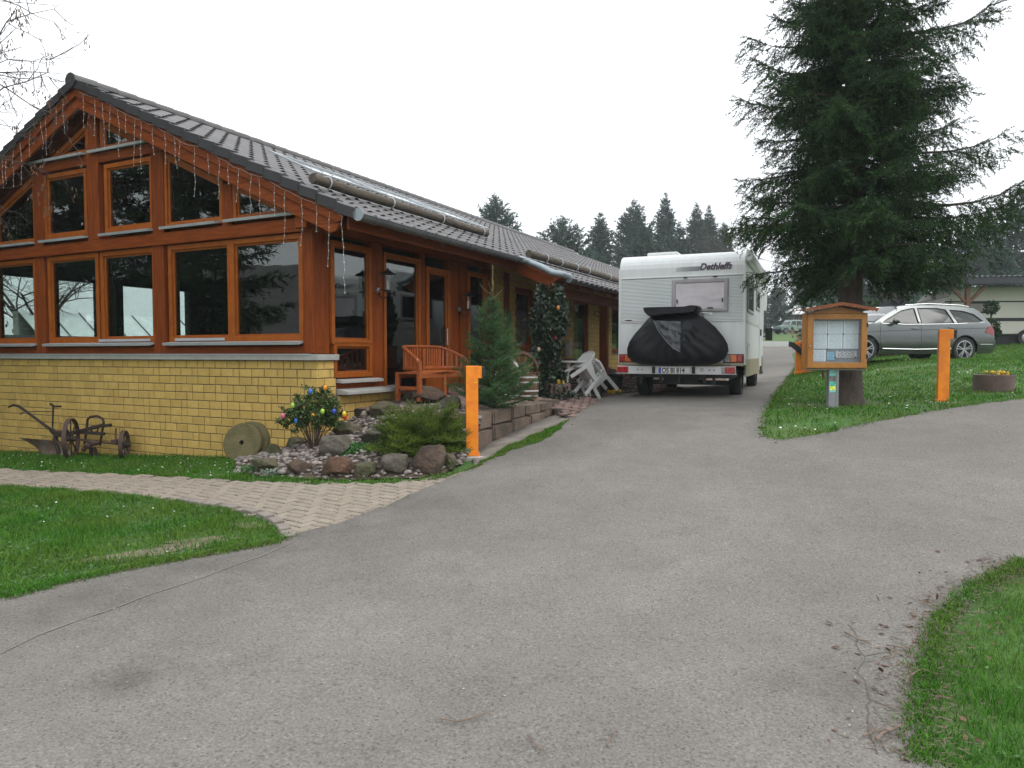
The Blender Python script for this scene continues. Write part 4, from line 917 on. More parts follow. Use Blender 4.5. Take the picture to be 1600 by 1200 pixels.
# ---------------------------------------------------------------- orange posts
def orange_post(loc, rz, label, reader, h=1.11, w=.15):
    t = thing('ticket_post', label, 'post', loc, rz, 'orange posts at the lane')
    m = MB(); m.add([(-w/2,-w/2,.035),(w/2,-w/2,.035),(w/2,w/2,.035),(-w/2,w/2,.035),(-w/2,-w/2,h),(w/2,-w/2,h),(w/2,w/2,h),(-w/2,w/2,h)], [(3,2,1,0),(4,5,6,7),(0,1,5,4),(1,2,6,5),(2,3,7,6),(3,0,4,7)]); m.build('column', mt['orange'], t, bev=.006)
    m = MB(); m.span((w/2-.004,-w/2+.004,h-.15),(w/2+.045,w/2-.004,h-.003)); m.build('reader_hood', mt['orange'], t, bev=.004)
    m = MB(); m.span((w/2+.045,-w/2+.002,h-.145),(w/2+.085,w/2-.01,h-.012)); r = m.build('card_reader', mt['black'], t, bev=.008)
    for k in range(3): m = MB(); m.box((w/2+.087,0,h-.05-.03*k),(.004,.06,.006)); m.build('reader_slot', mt['blackmetal'], r)
    m = MB(); m.box((w/2-.03,-w/2-.002,h-.20),(.028,.004,.02)); m.build('small_label', mt['yellow'], t)
    m = MB(); m.span((-w/2-.015,-w/2-.015,.0),(w/2+.015,w/2+.015,.036)); m.build('foot_plate', mt['orange'], t, bev=.004)
    for a in (-1,1):
        for b in (-1,1): m = MB(); m.lathe([(.012,.036),(.012,.046)], 6, (a*.072,b*.072,0)); m.build('bolt', mt['steel'], t)
    m = MB(); m.span((-.21,-.17,-.18),(.21,.20,0)); m.build('concrete_pad', mt['concrete'], t, bev=.012)
    return t
orange_post((-.495,8.86,.335), radians(4), 'orange steel card reader post in front of the young spruce', 1)
orange_post((6.635,11.03,.858), radians(-22), 'orange steel card reader post on the grass right of the notice board', 1)
# ---------------------------------------------------------------- barrier
bq = (8.08, 19.9); bz = 1.0
ba = thing('road_barrier', 'orange barrier cabinet with white, red and black boom across the lane', 'barrier', (*bq, bz), radians(-18))
m = MB(); m.span((-.2,-.15,.02),(.16,.15,.92)); m.build('cabinet', mt['orange'], ba, bev=.012)
m = MB(); m.span((-.22,-.2,-.1),(.62,.2,.10)); m.build('cabinet_base', mt['orange'], ba, bev=.01)
m = MB(); m.lathe([(.045,0),(.045,.03)], 12, (-.02,-.15,.78), Matrix.Rotation(pi/2,3,'X')); m.build('pivot_cap', mt['white'], ba)
m = MB(); m.bar((-.02,-.22,.60),(-.30,-.23,.84),.14,.05,(0,1,0)); m.build('boom_arm', mt['black'], ba); m = MB(); m.bar((-.27,-.23,.825),(-.40,-.24,.86),.14,.05,(0,1,0)); m.build('boom_arm', mt['black'], ba)
x = -.40
for k in range(7):
    m = MB(); L_ = .85 if k % 2 == 0 else .4; m.bar((x,-.24,.86),(x-L_,-.24,.86),.14,.05,(0,1,0)); m.build('boom_section', mt['white'] if k % 2 == 0 else mt['red'], ba); x -= L_
m = MB(); m.lathe([(.03,-.2),(.03,.62)], 8, G(1286,592)); tag(m.build('marker_stake', M('dark_red_paint', (.10,.015,.012), .6)), 'short dark red stake in the grass under the notice board', 'stake')

# ---------------------------------------------------------------- notice board
sb_ = thing('notice_board', 'wooden glazed notice board with little roof on a grey post', 'notice board', (4.90, 10.92, .705), radians(-4))
mt['pine'] = M('varnished_pine', (.42,.185,.035), .4, col2=(.32,.125,.022), nscale=5, stretch=(1.5,1.5,.6), rv=.08, fine=.12, fscale=50)
m = MB(); m.span((-.075,-.02,-.25),(.035,.09,.66)); m.span((.035,-.022,-.25),(.075,.092,.655)); m.build('board_post', M('galvanised_post', (.30,.31,.32), .45, .4, nscale=6), sb_, bev=.006)
m = MB(); m.span((-.43,-.05,.64),(.44,.12,.672)); m.build('bottom_rail', mt['concrete'], sb_, bev=.004)
x0, x1, z0, z1 = -.43, .44, .672, 1.49
Pq = lambda a, b, c, d, y: [(a,y,c),(b,y,c),(b,y,d),(a,y,d)]
m = MB(); m.ringp(Pq(x0,x1,z0,z1,-.12), Pq(x0+.085,x1-.085,z0+.085,z1-.085,-.12), (0,.05,0)); dd = m.build('door_frame', mt['pine'], sb_, bev=.006)
m = MB(); m.ringp(Pq(x0-.012,x1+.012,z0-.012,z1+.012,-.069), Pq(x0+.03,x1-.03,z0+.03,z1-.03,-.069), (0,.19,0)); m.build('case', mt['pine'], sb_, bev=.005)
m = MB(); m.span((x0+.03,.05,z0+.03),(x1-.03,.06,z1-.03)); m.build('back_panel', M('grey_pinboard', (.30,.33,.34), .8), sb_)
m = MB(); m.span((x0+.075,-.100,z0+.075),(x1-.075,-.096,z1-.075)); m.build('pane', glass('board_glass', (.93,.96,.97), 1.45), sb_)
m = MB(); m.lathe([(.014,0),(.012,.02)], 10, (x0+.035,-.12,1.0), Matrix.Rotation(pi/2,3,'X')); m.build('knob', mt['steel'], dd)
for z in (.85,1.32): m = MB(); m.box((x1-.005,-.125,z),(.02,.012,.06)); m.build('hinge', mt['black'], dd)
ridge = (.005, 1.645)
m = MB(); m.prism([(x0,-.118,z1+.002),(x1,-.118,z1+.002),(ridge[0],-.118,1.60)], (0,.17,0)); m.build('gable_board', mt['pine'], sb_, bev=.004)
for s in (-1, 1):
    n_ = 11; e_ = (ridge[0] + s*.515, 1.55)
    for k in range(4):
        a = (ridge[0]+(e_[0]-ridge[0])*k/4, ridge[1]+(e_[1]-ridge[1])*k/4); b = (ridge[0]+(e_[0]-ridge[0])*(k+1.08)/4, ridge[1]+(e_[1]-ridge[1])*(k+1.08)/4)
        m = MB(); m.bar((a[0],-.06+.0,a[1]+.004*(k%2)),(b[0],-.06,b[1]+.004*(k%2)),.44,.014,(0,0,1)); m.build('roof_board', mt['pine2'] if 'pine2' in mt else mt.setdefault('pine2', M('red_brown_board', (.30,.085,.025), .5, rv=.15)), sb_)
    tv_ = []; 
    for k in range(10):
        t = (k+.5)/10; c = (ridge[0]+(e_[0]-ridge[0])*t, ridge[1]-.006+(e_[1]-ridge[1])*t)
        m = MB(); m.prism([(c[0]-.028,-.284,c[1]),(c[0]+.028,-.284,c[1]),(c[0]+.022,-.284,c[1]-.026),(c[0],-.284,c[1]-.04),(c[0]-.022,-.284,c[1]-.026)], (0,.012,0)); m.build('scalloped_edge', mt['pine2'], sb_)
def paper_mat(name, base, inkc, rows):
    m = bpy.data.materials.new(name); m.use_nodes = True; t = m.node_tree; N = t.nodes.new; L = t.links.new; b = t.nodes['Principled BSDF']; b.inputs['Roughness'].default_value = .7
    tc = N('ShaderNodeTexCoord'); sp = N('ShaderNodeSeparateXYZ'); L(tc.outputs['Generated'], sp.inputs[0])
    w1 = N('ShaderNodeMath'); w1.operation = 'MULTIPLY'; L(sp.outputs['Z'], w1.inputs[0]); w1.inputs[1].default_value = rows
    fr = N('ShaderNodeMath'); fr.operation = 'FRACT'; L(w1.outputs[0], fr.inputs[0]); gt = N('ShaderNodeMath'); gt.operation = 'GREATER_THAN'; L(fr.outputs[0], gt.inputs[0]); gt.inputs[1].default_value = .55
    fl = N('ShaderNodeMath'); fl.operation = 'FLOOR'; L(w1.outputs[0], fl.inputs[0]); cb = N('ShaderNodeCombineXYZ'); L(sp.outputs['X'], cb.inputs[0]); L(fl.outputs[0], cb.inputs[2])
    mp = N('ShaderNodeMapping'); mp.inputs['Scale'].default_value = (9,1,7.3); L(cb.outputs[0], mp.inputs[0]); nz = N('ShaderNodeTexNoise'); nz.inputs['Scale'].default_value = 1.7; L(mp.outputs[0], nz.inputs['Vector'])
    g2 = N('ShaderNodeMath'); g2.operation = 'GREATER_THAN'; L(nz.outputs[0], g2.inputs[0]); g2.inputs[1].default_value = .45
    ax = N('ShaderNodeMath'); ax.operation = 'SUBTRACT'; L(sp.outputs['X'], ax.inputs[0]); ax.inputs[1].default_value = .5; ab = N('ShaderNodeMath'); ab.operation = 'ABSOLUTE'; L(ax.outputs[0], ab.inputs[0]); lt = N('ShaderNodeMath'); lt.operation = 'LESS_THAN'; L(ab.outputs[0], lt.inputs[0]); lt.inputs[1].default_value = .40
    p1 = N('ShaderNodeMath'); p1.operation = 'MULTIPLY'; L(gt.outputs[0], p1.inputs[0]); L(g2.outputs[0], p1.inputs[1]); p2 = N('ShaderNodeMath'); p2.operation = 'MULTIPLY'; L(p1.outputs[0], p2.inputs[0]); L(lt.outputs[0], p2.inputs[1])
    mx = N('ShaderNodeMix'); mx.data_type = 'RGBA'; L(p2.outputs[0], mx.inputs[0]); mx.inputs[6].default_value = (*base,1); mx.inputs[7].default_value = (*inkc,1); L(mx.outputs[2], b.inputs['Base Color']); return m
pw = paper_mat('printed_sheet', (.93,.95,.98), (.55,.58,.63), 24); pw2 = paper_mat('printed_sheet_short', (.88,.90,.94), (.55,.58,.63), 9)
pb = paper_mat('blue_leaflet', (.35,.62,.74), (.08,.25,.5), 6); pp = paper_mat('pale_notice', (.70,.64,.64), (.12,.10,.12), 6)
def sheet_(nm, a, b, c, d, mat, y=.045): m = MB(); m.span((a,y-.002,c),(b,y,d)); return m.build(nm, mat, sb_)
X = [x0+.118, x0+.345, x0+.575, x1-.062]
for k in range(3): sheet_('notice', X[k]+.006, X[k+1]-.004, 1.19, 1.385, pw, .047 - .002*k); sheet_('notice', X[k]+.004, X[k+1]-.006, .965, 1.185, pw, .044 - .002*k)
sheet_('notice', X[0]-.01, X[1]-.02, .77, .95, pw2, .040); sheet_('leaflet', X[1]+.0, X[1]+.105, .79, .92, pb, .038); sheet_('notice', X[1]+.125, X[3]-.03, .825, .93, pp, .036)
for x, z in ((X[0],1.187),(X[1],1.187),(X[2],1.187),(X[3],1.187),(X[0],.955),(X[1],.955),(X[3]-.05,.835),(X[1]+.12,.835)):
    m = MB(); m.lathe([(.013,0),(.010,.012),(.004,.015)], 10, (x,.034,z), Matrix.Rotation(pi/2,3,'X')); m.build('pin', M('pin_red', (.30,.06,.06), .4) if 'pin' not in mt else mt['pin'], sb_)
stk = [(.55,.64,(.10,.30,.26)),(.47,.545,(.12,.12,.10)),(.40,.465,(.05,.36,.26)),(.33,.395,(.50,.62,.08)),(.30,.326,(.10,.40,.50))]
for a, b, c in stk: m = MB(); m.span((-.066,-.024,a),(.030,-.021,b)); m.build('sticker', M('sticker_print', c, .4, col2=tuple(min(1,q*1.8+.04) for q in c), nscale=30, contrast=2), sb_)
# ---------------------------------------------------------------- cars
def make_car(root, upper, wheels, R, wfun, wins, body, low_z, shield, tail, mirror_x, belt, wname='side_window', spokes=10, wfun_w=.21, handles=(), rails=None, seams=()):
    """upper: chain of (x, z) from the rear bottom over the roof to the front bottom"""
    low = []
    xf, xr = upper[-1][0], upper[0][0]; ar = R*1.13
    for wx in sorted(wheels, reverse=True):
        a0 = math.asin((low_z-R)/ar) if abs(low_z-R) < ar else 0
        low += [(wx + ar*cos(t), R + ar*sin(t)) for t in np.linspace(a0, pi-a0, 13)]
    outline = list(upper) + low
    ob = resample(outline, .07); A = np.array(ob); lo, hi = A.min(0), A.max(0)
    gx, gy = np.meshgrid(np.arange(lo[0], hi[0], .09), np.arange(lo[1], hi[1], .07)); P = np.stack([gx.ravel(), gy.ravel()], 1); P = P[pip(P, ob)]
    holes = [resample(w, .12) for w in wins]; hp = np.concatenate([A] + [np.array(h) for h in holes]); P = P[np.min(np.linalg.norm(P[:,None]-hp[None], axis=2), axis=1) > .035]
    V2, T2 = cdt(ob, P, holes)
    m = MB()
    for s in (1, -1): m.add([(x, s*wfun(x,z), z) for x, z in V2], [tuple(t) if s < 0 else tuple(t[::-1]) for t in T2])
    up = resample(upper, .07, False); ny_ = 8
    def row(x, z, k): w = wfun(x, z); return [(x, w*(-1+2*j/ny_), z + k*(1-(-1+2*j/ny_)**2)) for j in range(ny_+1)]
    vs = []
    for x, z in up: vs += row(x, z, .035)
    keep = []
    for i in range(len(up)-1):
        for j in range(ny_): keep.append((i*(ny_+1)+j, i*(ny_+1)+j+1, (i+1)*(ny_+1)+j+1, (i+1)*(ny_+1)+j))
    m.add(vs, keep)
    bo = m.build('body', body, root, smooth=True)
    for w in wins:                        # side glass, dark seals, each side
        for s in (1, -1):
            h = resample(w, .15); g = MB(); g.add([(x, s*(wfun(x,z)-.012), z) for x, z in h], [tuple(range(len(h)))]); p = g.build(wname, mt['carglass'], root)
            t = MB(); t.tube([(x, s*(wfun(x,z)+.001), z) for x, z in h], .011, 5, closed=True); t.build('window_seal', mt['black'], p)
    for (x0, z0, x1, z1), nm in ((shield,'windscreen'),(tail,'rear_window')):
        vs = []
        for i in range(7):
            t = i/6; x = x0+(x1-x0)*t; z = z0+(z1-z0)*t; w = wfun(x, z)*.90; nx_, nz_ = (z0-z1), (x1-x0); L_ = math.hypot(nx_, nz_); sg = 1 if nz_ > 0 else -1
            for j in range(ny_+1): q = -1+2*j/ny_; vs.append((x + sg*nx_/L_*.012, w*q, z + sg*nz_/L_*.012 + .035*(1-(q*.9)**2)))
        g = MB(); g.add(vs, [(i*(ny_+1)+j, i*(ny_+1)+j+1, (i+1)*(ny_+1)+j+1, (i+1)*(ny_+1)+j) for i in range(6) for j in range(ny_)]); g.build(nm, mt['dglass'], root, smooth=True)
    for s in (1, -1):
        for wx in wheels:
            a = MB(); a.prism([(wx + ar*.99*cos(t), s*.45, R + ar*.99*sin(t)) for t in np.linspace(-.3, pi+.3, 17)], (0,s*.01,0)); a.build('wheel_well', mt['black'], root)
            wy = s*(wfun(wx, R)-.115); Rm = Matrix.Rotation(-pi/2*s, 3, 'X')
            t = MB(); w = wfun_w; t.lathe([(R*.64,-w/2),(R*.93,-w/2),(R,-w*.3),(R,w*.3),(R*.93,w/2),(R*.70,w/2),(R*.64,w*.3)], 32, (wx, wy, R), Rm, caps=False); ty = t.build('wheel', mt['black'], root, smooth=True)
            r = MB(); r.lathe([(R*.70,w*.5),(R*.66,w*.52),(R*.62,w*.40),(R*.60,-w*.3)], 32, (wx,wy,R), Rm, caps=False); r.lathe([(R*.15,w*.42),(R*.12,w*.47)], 16, (wx,wy,R), Rm)
            for k in range(spokes):
                aa = 2*pi*(k//2)/(spokes/2) + (.17 if k % 2 else -.17) + .3; r.bar((wx+.12*R*cos(aa), wy+s*w*.44, R+.12*R*sin(aa)), (wx+.66*R*cos(aa), wy+s*w*.46, R+.66*R*sin(aa)), .02, .034, (0,1,0))
            r.build('rim', mt['hubcap'], ty); d = MB(); d.lathe([(R*.62,w*.05),(R*.60,w*.06)], 20, (wx,wy,R), Rm); d.build('brake_disc', mt['blackmetal'], ty)
        mx_, mz_ = mirror_x; b = MB(); b.ball((mx_, s*(wfun(mx_,mz_)+.13), mz_), (.07,.11,.075), 12, 8); b.bar((mx_+.02, s*wfun(mx_,mz_-.05), mz_-.05),(mx_+.02, s*(wfun(mx_,mz_)+.1), mz_-.03),.05,.03); b.build('wing_mirror', body, root, smooth=True)
        for hx, hz in handles: b = MB(); b.box((hx, s*(wfun(hx,hz)+.014), hz), (.19,.028,.03)); b.build('door_handle', body, root, bev=.01)
        for sm_ in seams: b = MB(); b.tube([(x, s*(wfun(x,z)+.0005), z) for x, z in resample(sm_, .1, False)], .005, 4); b.build('panel_gap', mt['black'], root)
        if rails:
            b = MB(); b.tube([(x, s*(wfun(x,z)-.05), z+.03) for x, z in rails], .014, 6); b.build('roof_rail', mt['steel'], root)
    return bo
mt['carglass'] = M('tinted_side_glass', (.018,.023,.021), .06, spec=.35, col2=(.045,.052,.048), nscale=1.2)
mt['silver'] = M('grey_silver_paint', (.115,.13,.127), .26, .7, nscale=1, coat=.9)
car = thing('estate_car', 'grey silver estate car parked on the grass behind the notice board', 'car', (10.18, 19.2, 1.36), radians(189.2))
def wf(x, z):
    w = .885
    if z < .5: w -= .06*((.5-z)/.3)**2
    if z > .72: w -= .035*(min(z,.97)-.72)/.25
    if z > .97: w -= .235*((z-.97)/.5)**.95
    if x > 1.35: w -= .17*((x-1.35)/.9)**2
    if x < -1.6: w -= .13*((-1.6-x)/.8)**2
    return w
upper = [(-2.30,.24),(-2.41,.36),(-2.44,.55),(-2.38,.60),(-2.36,.80),(-2.28,1.0),(-2.02,1.34),(-1.86,1.42),(-1.4,1.465),(-.8,1.485),(-.2,1.475),(.35,1.41),(.75,1.22),(1.12,1.02),(1.3,.985),(1.75,.90),(2.05,.79),(2.19,.62),(2.24,.45),(2.20,.28),(2.1,.22)]
wins_c = [[(.92,1.025),(.78,1.10),(.30,1.33),(-.02,1.395),(-.10,1.395),(-.10,1.0)],[(-.19,1.0),(-.19,1.40),(-.75,1.405),(-1.0,1.37),(-1.13,1.025)],[(-1.24,1.035),(-1.12,1.365),(-1.5,1.34),(-1.8,1.25),(-2.02,1.075)]]
make_car(car, upper, (1.40,-1.42), .335, wf, wins_c, mt['silver'], .22, (.30,1.43,1.10,1.03), (-2.29,1.0,-2.0,1.37), (.62,1.05), None, handles=((.02,.87),(-1.02,.90)), rails=[(-1.75,1.43),(-1.5,1.47),(-.6,1.50),(0.1,1.46)],
    seams=([(1.0,.98),(1.03,.6),(.98,.28)],[(-.145,1.0),(-.145,.28)],[(-1.16,1.0),(-1.18,.75)],[(1.9,.74),(1.0,.80),(-1.0,.86),(-2.2,.90)]))
for s in (1,-1):
    m = MB(); m.tube([(x, s*(wf(x,z)+.004), z) for x, z in [(.95,1.0),(.3,.975),(-.5,.985),(-1.2,1.0),(-2.06,1.05)]], .012, 6); m.build('chrome_strip', mt['steel'], car)
    m = MB(); m.tube([(x, s*(wf(x,z)+.006), z) for x, z in [(.95,.36),(0,.34),(-1.0,.36)]], .014, 6); m.build('sill_strip', mt['steel'], car)
    m = MB(); m.tube([(x, s*(wf(x,.47)+.004), .47) for x in (-1.86,-2.1,-2.3)], .012, 6); m.build('bumper_strip', mt['steel'], car)
    m = MB(); vs = [(x, s*(wf(x,z)+.012), z) for x, z in ((-2.02,.78),(-2.32,.70),(-2.37,.82),(-2.28,.96),(-2.16,.94))]; m.add(vs + [(x-.02, y-s*.05, z) for x, y, z in vs], [(0,1,2,3,4),(9,8,7,6,5)] + [(i,(i+1)%5,5+(i+1)%5,5+i) for i in range(5)]); m.build('tail_light', M('red_lamp', (.24,.010,.016), .2, coat=.3) if s > 0 else mt['red'], car)
    m = MB(); vs = [(x, s*(wf(x,z)+.010), z) for x, z in ((1.80,.72),(2.14,.60),(2.12,.72),(1.95,.80))]; m.add(vs, [(0,1,2,3)]); m.build('headlight', mt['clear'], car)
m = MB(); m.tube([(-1.35,0,1.50),(-1.5,0,1.58)], .012, 6); m.build('aerial', mt['black'], car)

suv = thing('off_road_car', 'small pale green off road car far up the lane before the trees', 'car', (33.3, 86, 3.88), radians(196))
def wf2(x, z):
    w = .80
    if z > 1.02: w -= .16*(z-1.02)/.65
    if x > 1.4: w -= .08*((x-1.4)/.5)**2
    return w
up2 = [(-1.85,.42),(-1.9,.6),(-1.88,1.0),(-1.78,1.62),(-1.6,1.68),(-.6,1.70),(.25,1.66),(.75,1.08),(1.5,.98),(1.82,.90),(1.86,.62),(1.84,.42)]
w2 = [[(.55,1.08),(.22,1.52),(-.25,1.55),(-.25,1.08)],[(-.35,1.08),(-.35,1.55),(-.95,1.56),(-.95,1.08)],[(-1.05,1.08),(-1.05,1.56),(-1.62,1.55),(-1.72,1.08)]]
mt['pgreen'] = M('pale_green_paint', (.24,.33,.29), .35, .1, coat=.6)
make_car(suv, up2, (1.18,-1.2), .36, wf2, w2, mt['pgreen'], .40, (.22,1.66,.74,1.10), (-1.9,1.0,-1.8,1.6), (.5,1.12), None)
m = MB(); m.span((1.80,-.78,.42),(1.96,.78,.62)); m.build('bumper', mt['black'], suv, bev=.02); m = MB(); m.span((-1.98,-.78,.42),(-1.84,.78,.60)); m.build('bumper', mt['black'], suv, bev=.02)

# ---------------------------------------------------------------- caravan under its shelter roof
mt['cream'] = M('cream_caravan_panel', (.62,.60,.53), .45, col2=(.56,.54,.47), nscale=1)
cv = thing('caravan', 'cream caravan with dark stripes standing under a dark shelter roof', 'caravan', (15.5, 26.2, 1.85), radians(-4))
pr = [(-.02,.42),(.0,.9),(.10,1.35),(.32,1.80),(.62,2.08),(1.1,2.16),(5.6,2.18),(5.8,2.0),(5.85,.45)]
m = MB(); m.prism([(x,0,z) for x, z in pr], (0,2.2,0)); m.build('body', mt['cream'], cv, bev=.05)
for z, h in ((.97,.06),(1.62,.025),(1.0,.012)): m = MB(); m.span((.25 if z > 1.5 else .7,-.008,z-h),(5.75,.0,z+h)); m.build('dark_stripe', mt['blackmetal'], cv)
for x0_, x1_ in ((.95,2.0),(3.3,4.4)):
    m = MB(); m.ringp([(x0_,-.02,1.20),(x1_,-.02,1.20),(x1_,-.02,1.60),(x0_,-.02,1.60)], [(x0_+.05,-.02,1.25),(x1_-.05,-.02,1.25),(x1_-.05,-.02,1.55),(x0_+.05,-.02,1.55)], (0,.02,0)); f = m.build('window', mt['black'], cv); m = MB(); m.span((x0_+.04,-.012,1.24),(x1_-.04,-.004,1.56)); m.build('net_curtain', M('net_curtain', (.12,.10,.075), .3, col2=(.22,.20,.17), nscale=8, stretch=(5,1,.6), coat=.5), f)
m = MB(); m.tube([(.30,-.012,.5),(.38,-.012,1.0),(.46,-.012,1.72)], .014, 5); m.tube([(.1,-.012,.85),(.2,-.012,.87)], .02, 5); m.build('seam', mt['blackmetal'], cv)
m = MB(); m.span((.3,.1,.05),(5.7,2.1,.42)); m.build('dark_skirt', mt['black'], cv)
for x in (3.1,): 
    m = MB(); m.lathe([(.31,-.07),(.31,.1)], 24, (x,.02,.30), Matrix.Rotation(pi/2,3,'X')); ty = m.build('wheel', mt['black'], cv); m = MB(); m.lathe([(.19,.0),(.15,.03)], 20, (x,-.08,.30), Matrix.Rotation(pi/2,3,'X')); m.build('rim', mt['hubcap'], ty)
sh = thing('shelter_roof', 'dark corrugated shelter roof on brown braced posts over the cream caravan', 'shelter', (15.5, 25.9, 1.85), radians(-4))
m = MB(); xs = np.arange(-.85, 6.4, .09); vs = []
for i, x in enumerate(xs): z = 2.42 + .03*(i % 2) + .03*x/6; vs += [(x,-.7,z),(x,3.6,z+.25),(x,-.7,z-.02),(x,3.6,z+.23)]
m.add(vs, [(4*i,4*i+1,4*i+5,4*i+4) for i in range(len(xs)-1)] + [(4*i+2,4*i+6,4*i+7,4*i+3) for i in range(len(xs)-1)] + [(4*i,4*i+4,4*i+6,4*i+2) for i in range(len(xs)-1)]); m.build('roof_sheet', M('dark_roof_sheet', (.05,.055,.062), .5, nscale=3), sh)
m = MB(); m.span((-.85,-.69,2.18),(6.3,-.64,2.40)); m.build('fascia', M('slate_grey_board', (.035,.038,.045), .6), sh)
mt['brownpost'] = M('brown_post', (.15,.075,.042), .7, col2=(.10,.05,.03), nscale=5)
for x in (.62, 4.9):
    m = MB(); m.span((x-.07,-.5,-.3),(x+.07,-.36,2.17)); p = m.build('post', mt['brownpost'], sh, bev=.01)
    for s in (-1,1): m = MB(); m.bar((x+s*.05,-.43,1.55),(x+s*.62,-.43,2.15),.09,.1); m.build('brace', mt['brownpost'], sh)
for x in (-.75,): m = MB(); m.span((x,1.0,-.2),(x+.06,3.4,2.2)); m.build('dark_side_sheet', mt['black'], sh)
m = MB(); m.bar((-1.15,-.3,1.52),(-.1,-.4,1.74),.5,.02); m.build('small_lean_to', mt['black'], sh)
# far house
hs_ = thing('timber_house', 'far brown boarded house with a pale roof behind the green car', 'house', (44, 104, 4.6), radians(-20))
m = MB(); m.span((-4.5,-3,0),(4.5,3,2.6)); m.build('wall', M('brown_boards', (.10,.055,.04), .8, col2=(.30,.22,.17), nscale=2.5, contrast=3, stretch=(3,3,.05)), hs_)
for s in (-1,1): m = MB(); m.prism([(-5,0,3.9),(-5,s*3.8,2.45),(-5,s*3.8,2.55),(-5,0,4.02)], (10,0,0)); m.build('roof', M('pale_roof', (.60,.60,.58), .7), hs_)
for x in (-2.4,.2,2.6): m = MB(); m.span((x-.5,-3.03,1.0),(x+.5,-2.99,1.9)); m.build('window', mt['dglass'], hs_)
# left side: pale flat building with greenhouse panels seen through the club house
q = W(-15.5, 3.5, 0); hz = H(q[0],q[1])
gh = thing('greenhouse', 'pale greenhouse with slanted white panels seen through the gable windows', 'greenhouse', (q[0],q[1],hz), BROT)
m = MB(); m.span((-.25,-3.5,0),(.2,14,2.05-hz)); m.build('parapet_wall', M('pale_render', (.55,.56,.54), .8, col2=(.45,.46,.44), nscale=2), gh); m = MB(); m.span((-.3,-3.55,2.052-hz),(.25,14.05,2.13-hz)); m.build('parapet_cap', mt['gutter'], gh)
for k in range(9):
    y = 2.2 + .98*k; m = MB(); m.add([(-.35,y,2.0-hz),(-.35,y+.94,2.0-hz),(-1.6,y+.94,2.95-hz),(-1.6,y,2.95-hz),(-.35,y,1.97-hz),(-.35,y+.94,1.97-hz),(-1.6,y+.94,2.92-hz),(-1.6,y,2.92-hz)], [(0,1,2,3),(7,6,5,4),(0,4,5,1),(1,5,6,2),(2,6,7,3),(3,7,4,0)]); m.build('roof_panel', M('white_panel', (.70,.74,.74), .5) if k == 0 else bpy.data.materials['white_panel'], gh)
    m = MB(); m.bar((-.33,y+.96,2.0-hz),(-1.6,y+.96,2.96-hz),.04,.05); m.build('glazing_bar', mt['gutter'], gh)
m = MB(); m.span((-1.9,2.2,0),(-1.62,11,2.93-hz)); m.build('back_wall', mt['cap'], gh)
q = np.array([-24, 4.5]); 
rh = thing('village_house', 'house with steep tiled roof standing beyond the left lawn', 'house', (*q, H(*q)), radians(-60))
m = MB(); m.span((-4,-3.5,0),(4,3.5,2.7)); m.prism([(-4.0,-3.5,2.7),(-4.0,3.5,2.7),(-4.0,0,5.6)], (8,0,0)); m.build('wall', mt['cap'], rh)
for s in (-1,1): m = MB(); m.prism([(-4.3,0,5.75),(-4.3,s*4.0,2.45),(-4.3,s*4.0,2.55),(-4.3,0,5.9)], (8.6,0,0)); m.build('roof', mt['tile'], rh)
for x in (-2,1.5): m = MB(); m.span((x-.5,-3.54,1),(x+.5,-3.48,2.1)); m.build('window', mt['dglass'], rh)

# ---------------------------------------------------------------- terrace things
def Tz(p): return T_(p[0], p[1])
# curved bench
q = W(.62, 2.05, 0); bn = thing('garden_bench', 'reddish wooden curved garden bench in front of the glazed entrance', 'bench', (q[0], q[1], .865), BROT - radians(4) + pi/2)
# local: x along the length (towards the house's long side), -y is the front (towards the lane)
mt['bench'] = M('oiled_bench_wood', (.40,.115,.025), .4, col2=(.27,.06,.018), nscale=8, stretch=(2,2,2), rv=.15, fine=.12, fscale=45)
def seatc(x): return .05*cos(x/.72*pi)*0
hwid = .68
back = lambda t: (hwid*sin(t), .27 - .50*(1-cos(t))**1.25*.9)       # plan curve of the back rail, t -pi/2..pi/2
m = MB()
for k in range(4):
    y0, y1 = -.22+.125*k, -.22+.125*k+.11; w0 = hwid*.97
    A = [(x, y0 - (.03*cos(x/hwid*pi*1.5) if k == 0 else 0), 0) for x in np.linspace(-w0, w0, 15)]; B_ = [(x, y1, 0) for x in np.linspace(w0, -w0, 15)]
    s_ = MB(); s_.prism([(x, y, .425 + .012*cos(x*5)) for x, y, _ in A + B_], (0,0,.025)); s_.build('seat_slat', mt['bench'], bn, bev=.004)
for x in (-.645, 0, .645):
    m = MB(); m.span((x-.03,-.22,0),(x+.03,-.16,.42 if abs(x) < .1 else .62)); m.build('leg', mt['bench'], bn, bev=.004)
    m = MB(); m.span((x-.03,.20,0),(x+.03,.26,.44 if abs(x) > .1 else .80)); m.build('leg', mt['bench'], bn, bev=.004)
m = MB(); m.bar((-.645,-.19,.385),(.645,-.19,.385),.03,.07); m.build('seat_rail', mt['bench'], bn, bev=.004); m = MB(); m.bar((-.645,.23,.385),(.645,.23,.385),.03,.07); m.build('seat_rail', mt['bench'], bn, bev=.004)
m = MB(); m.bar((0,-.19,.385),(0,.23,.385),.03,.06); m.bar((-.645,-.19,.20),(-.645,.23,.20),.03,.05); m.bar((.645,-.19,.20),(.645,.23,.20),.03,.05); m.build('stretcher', mt['bench'], bn, bev=.004)
rail = []
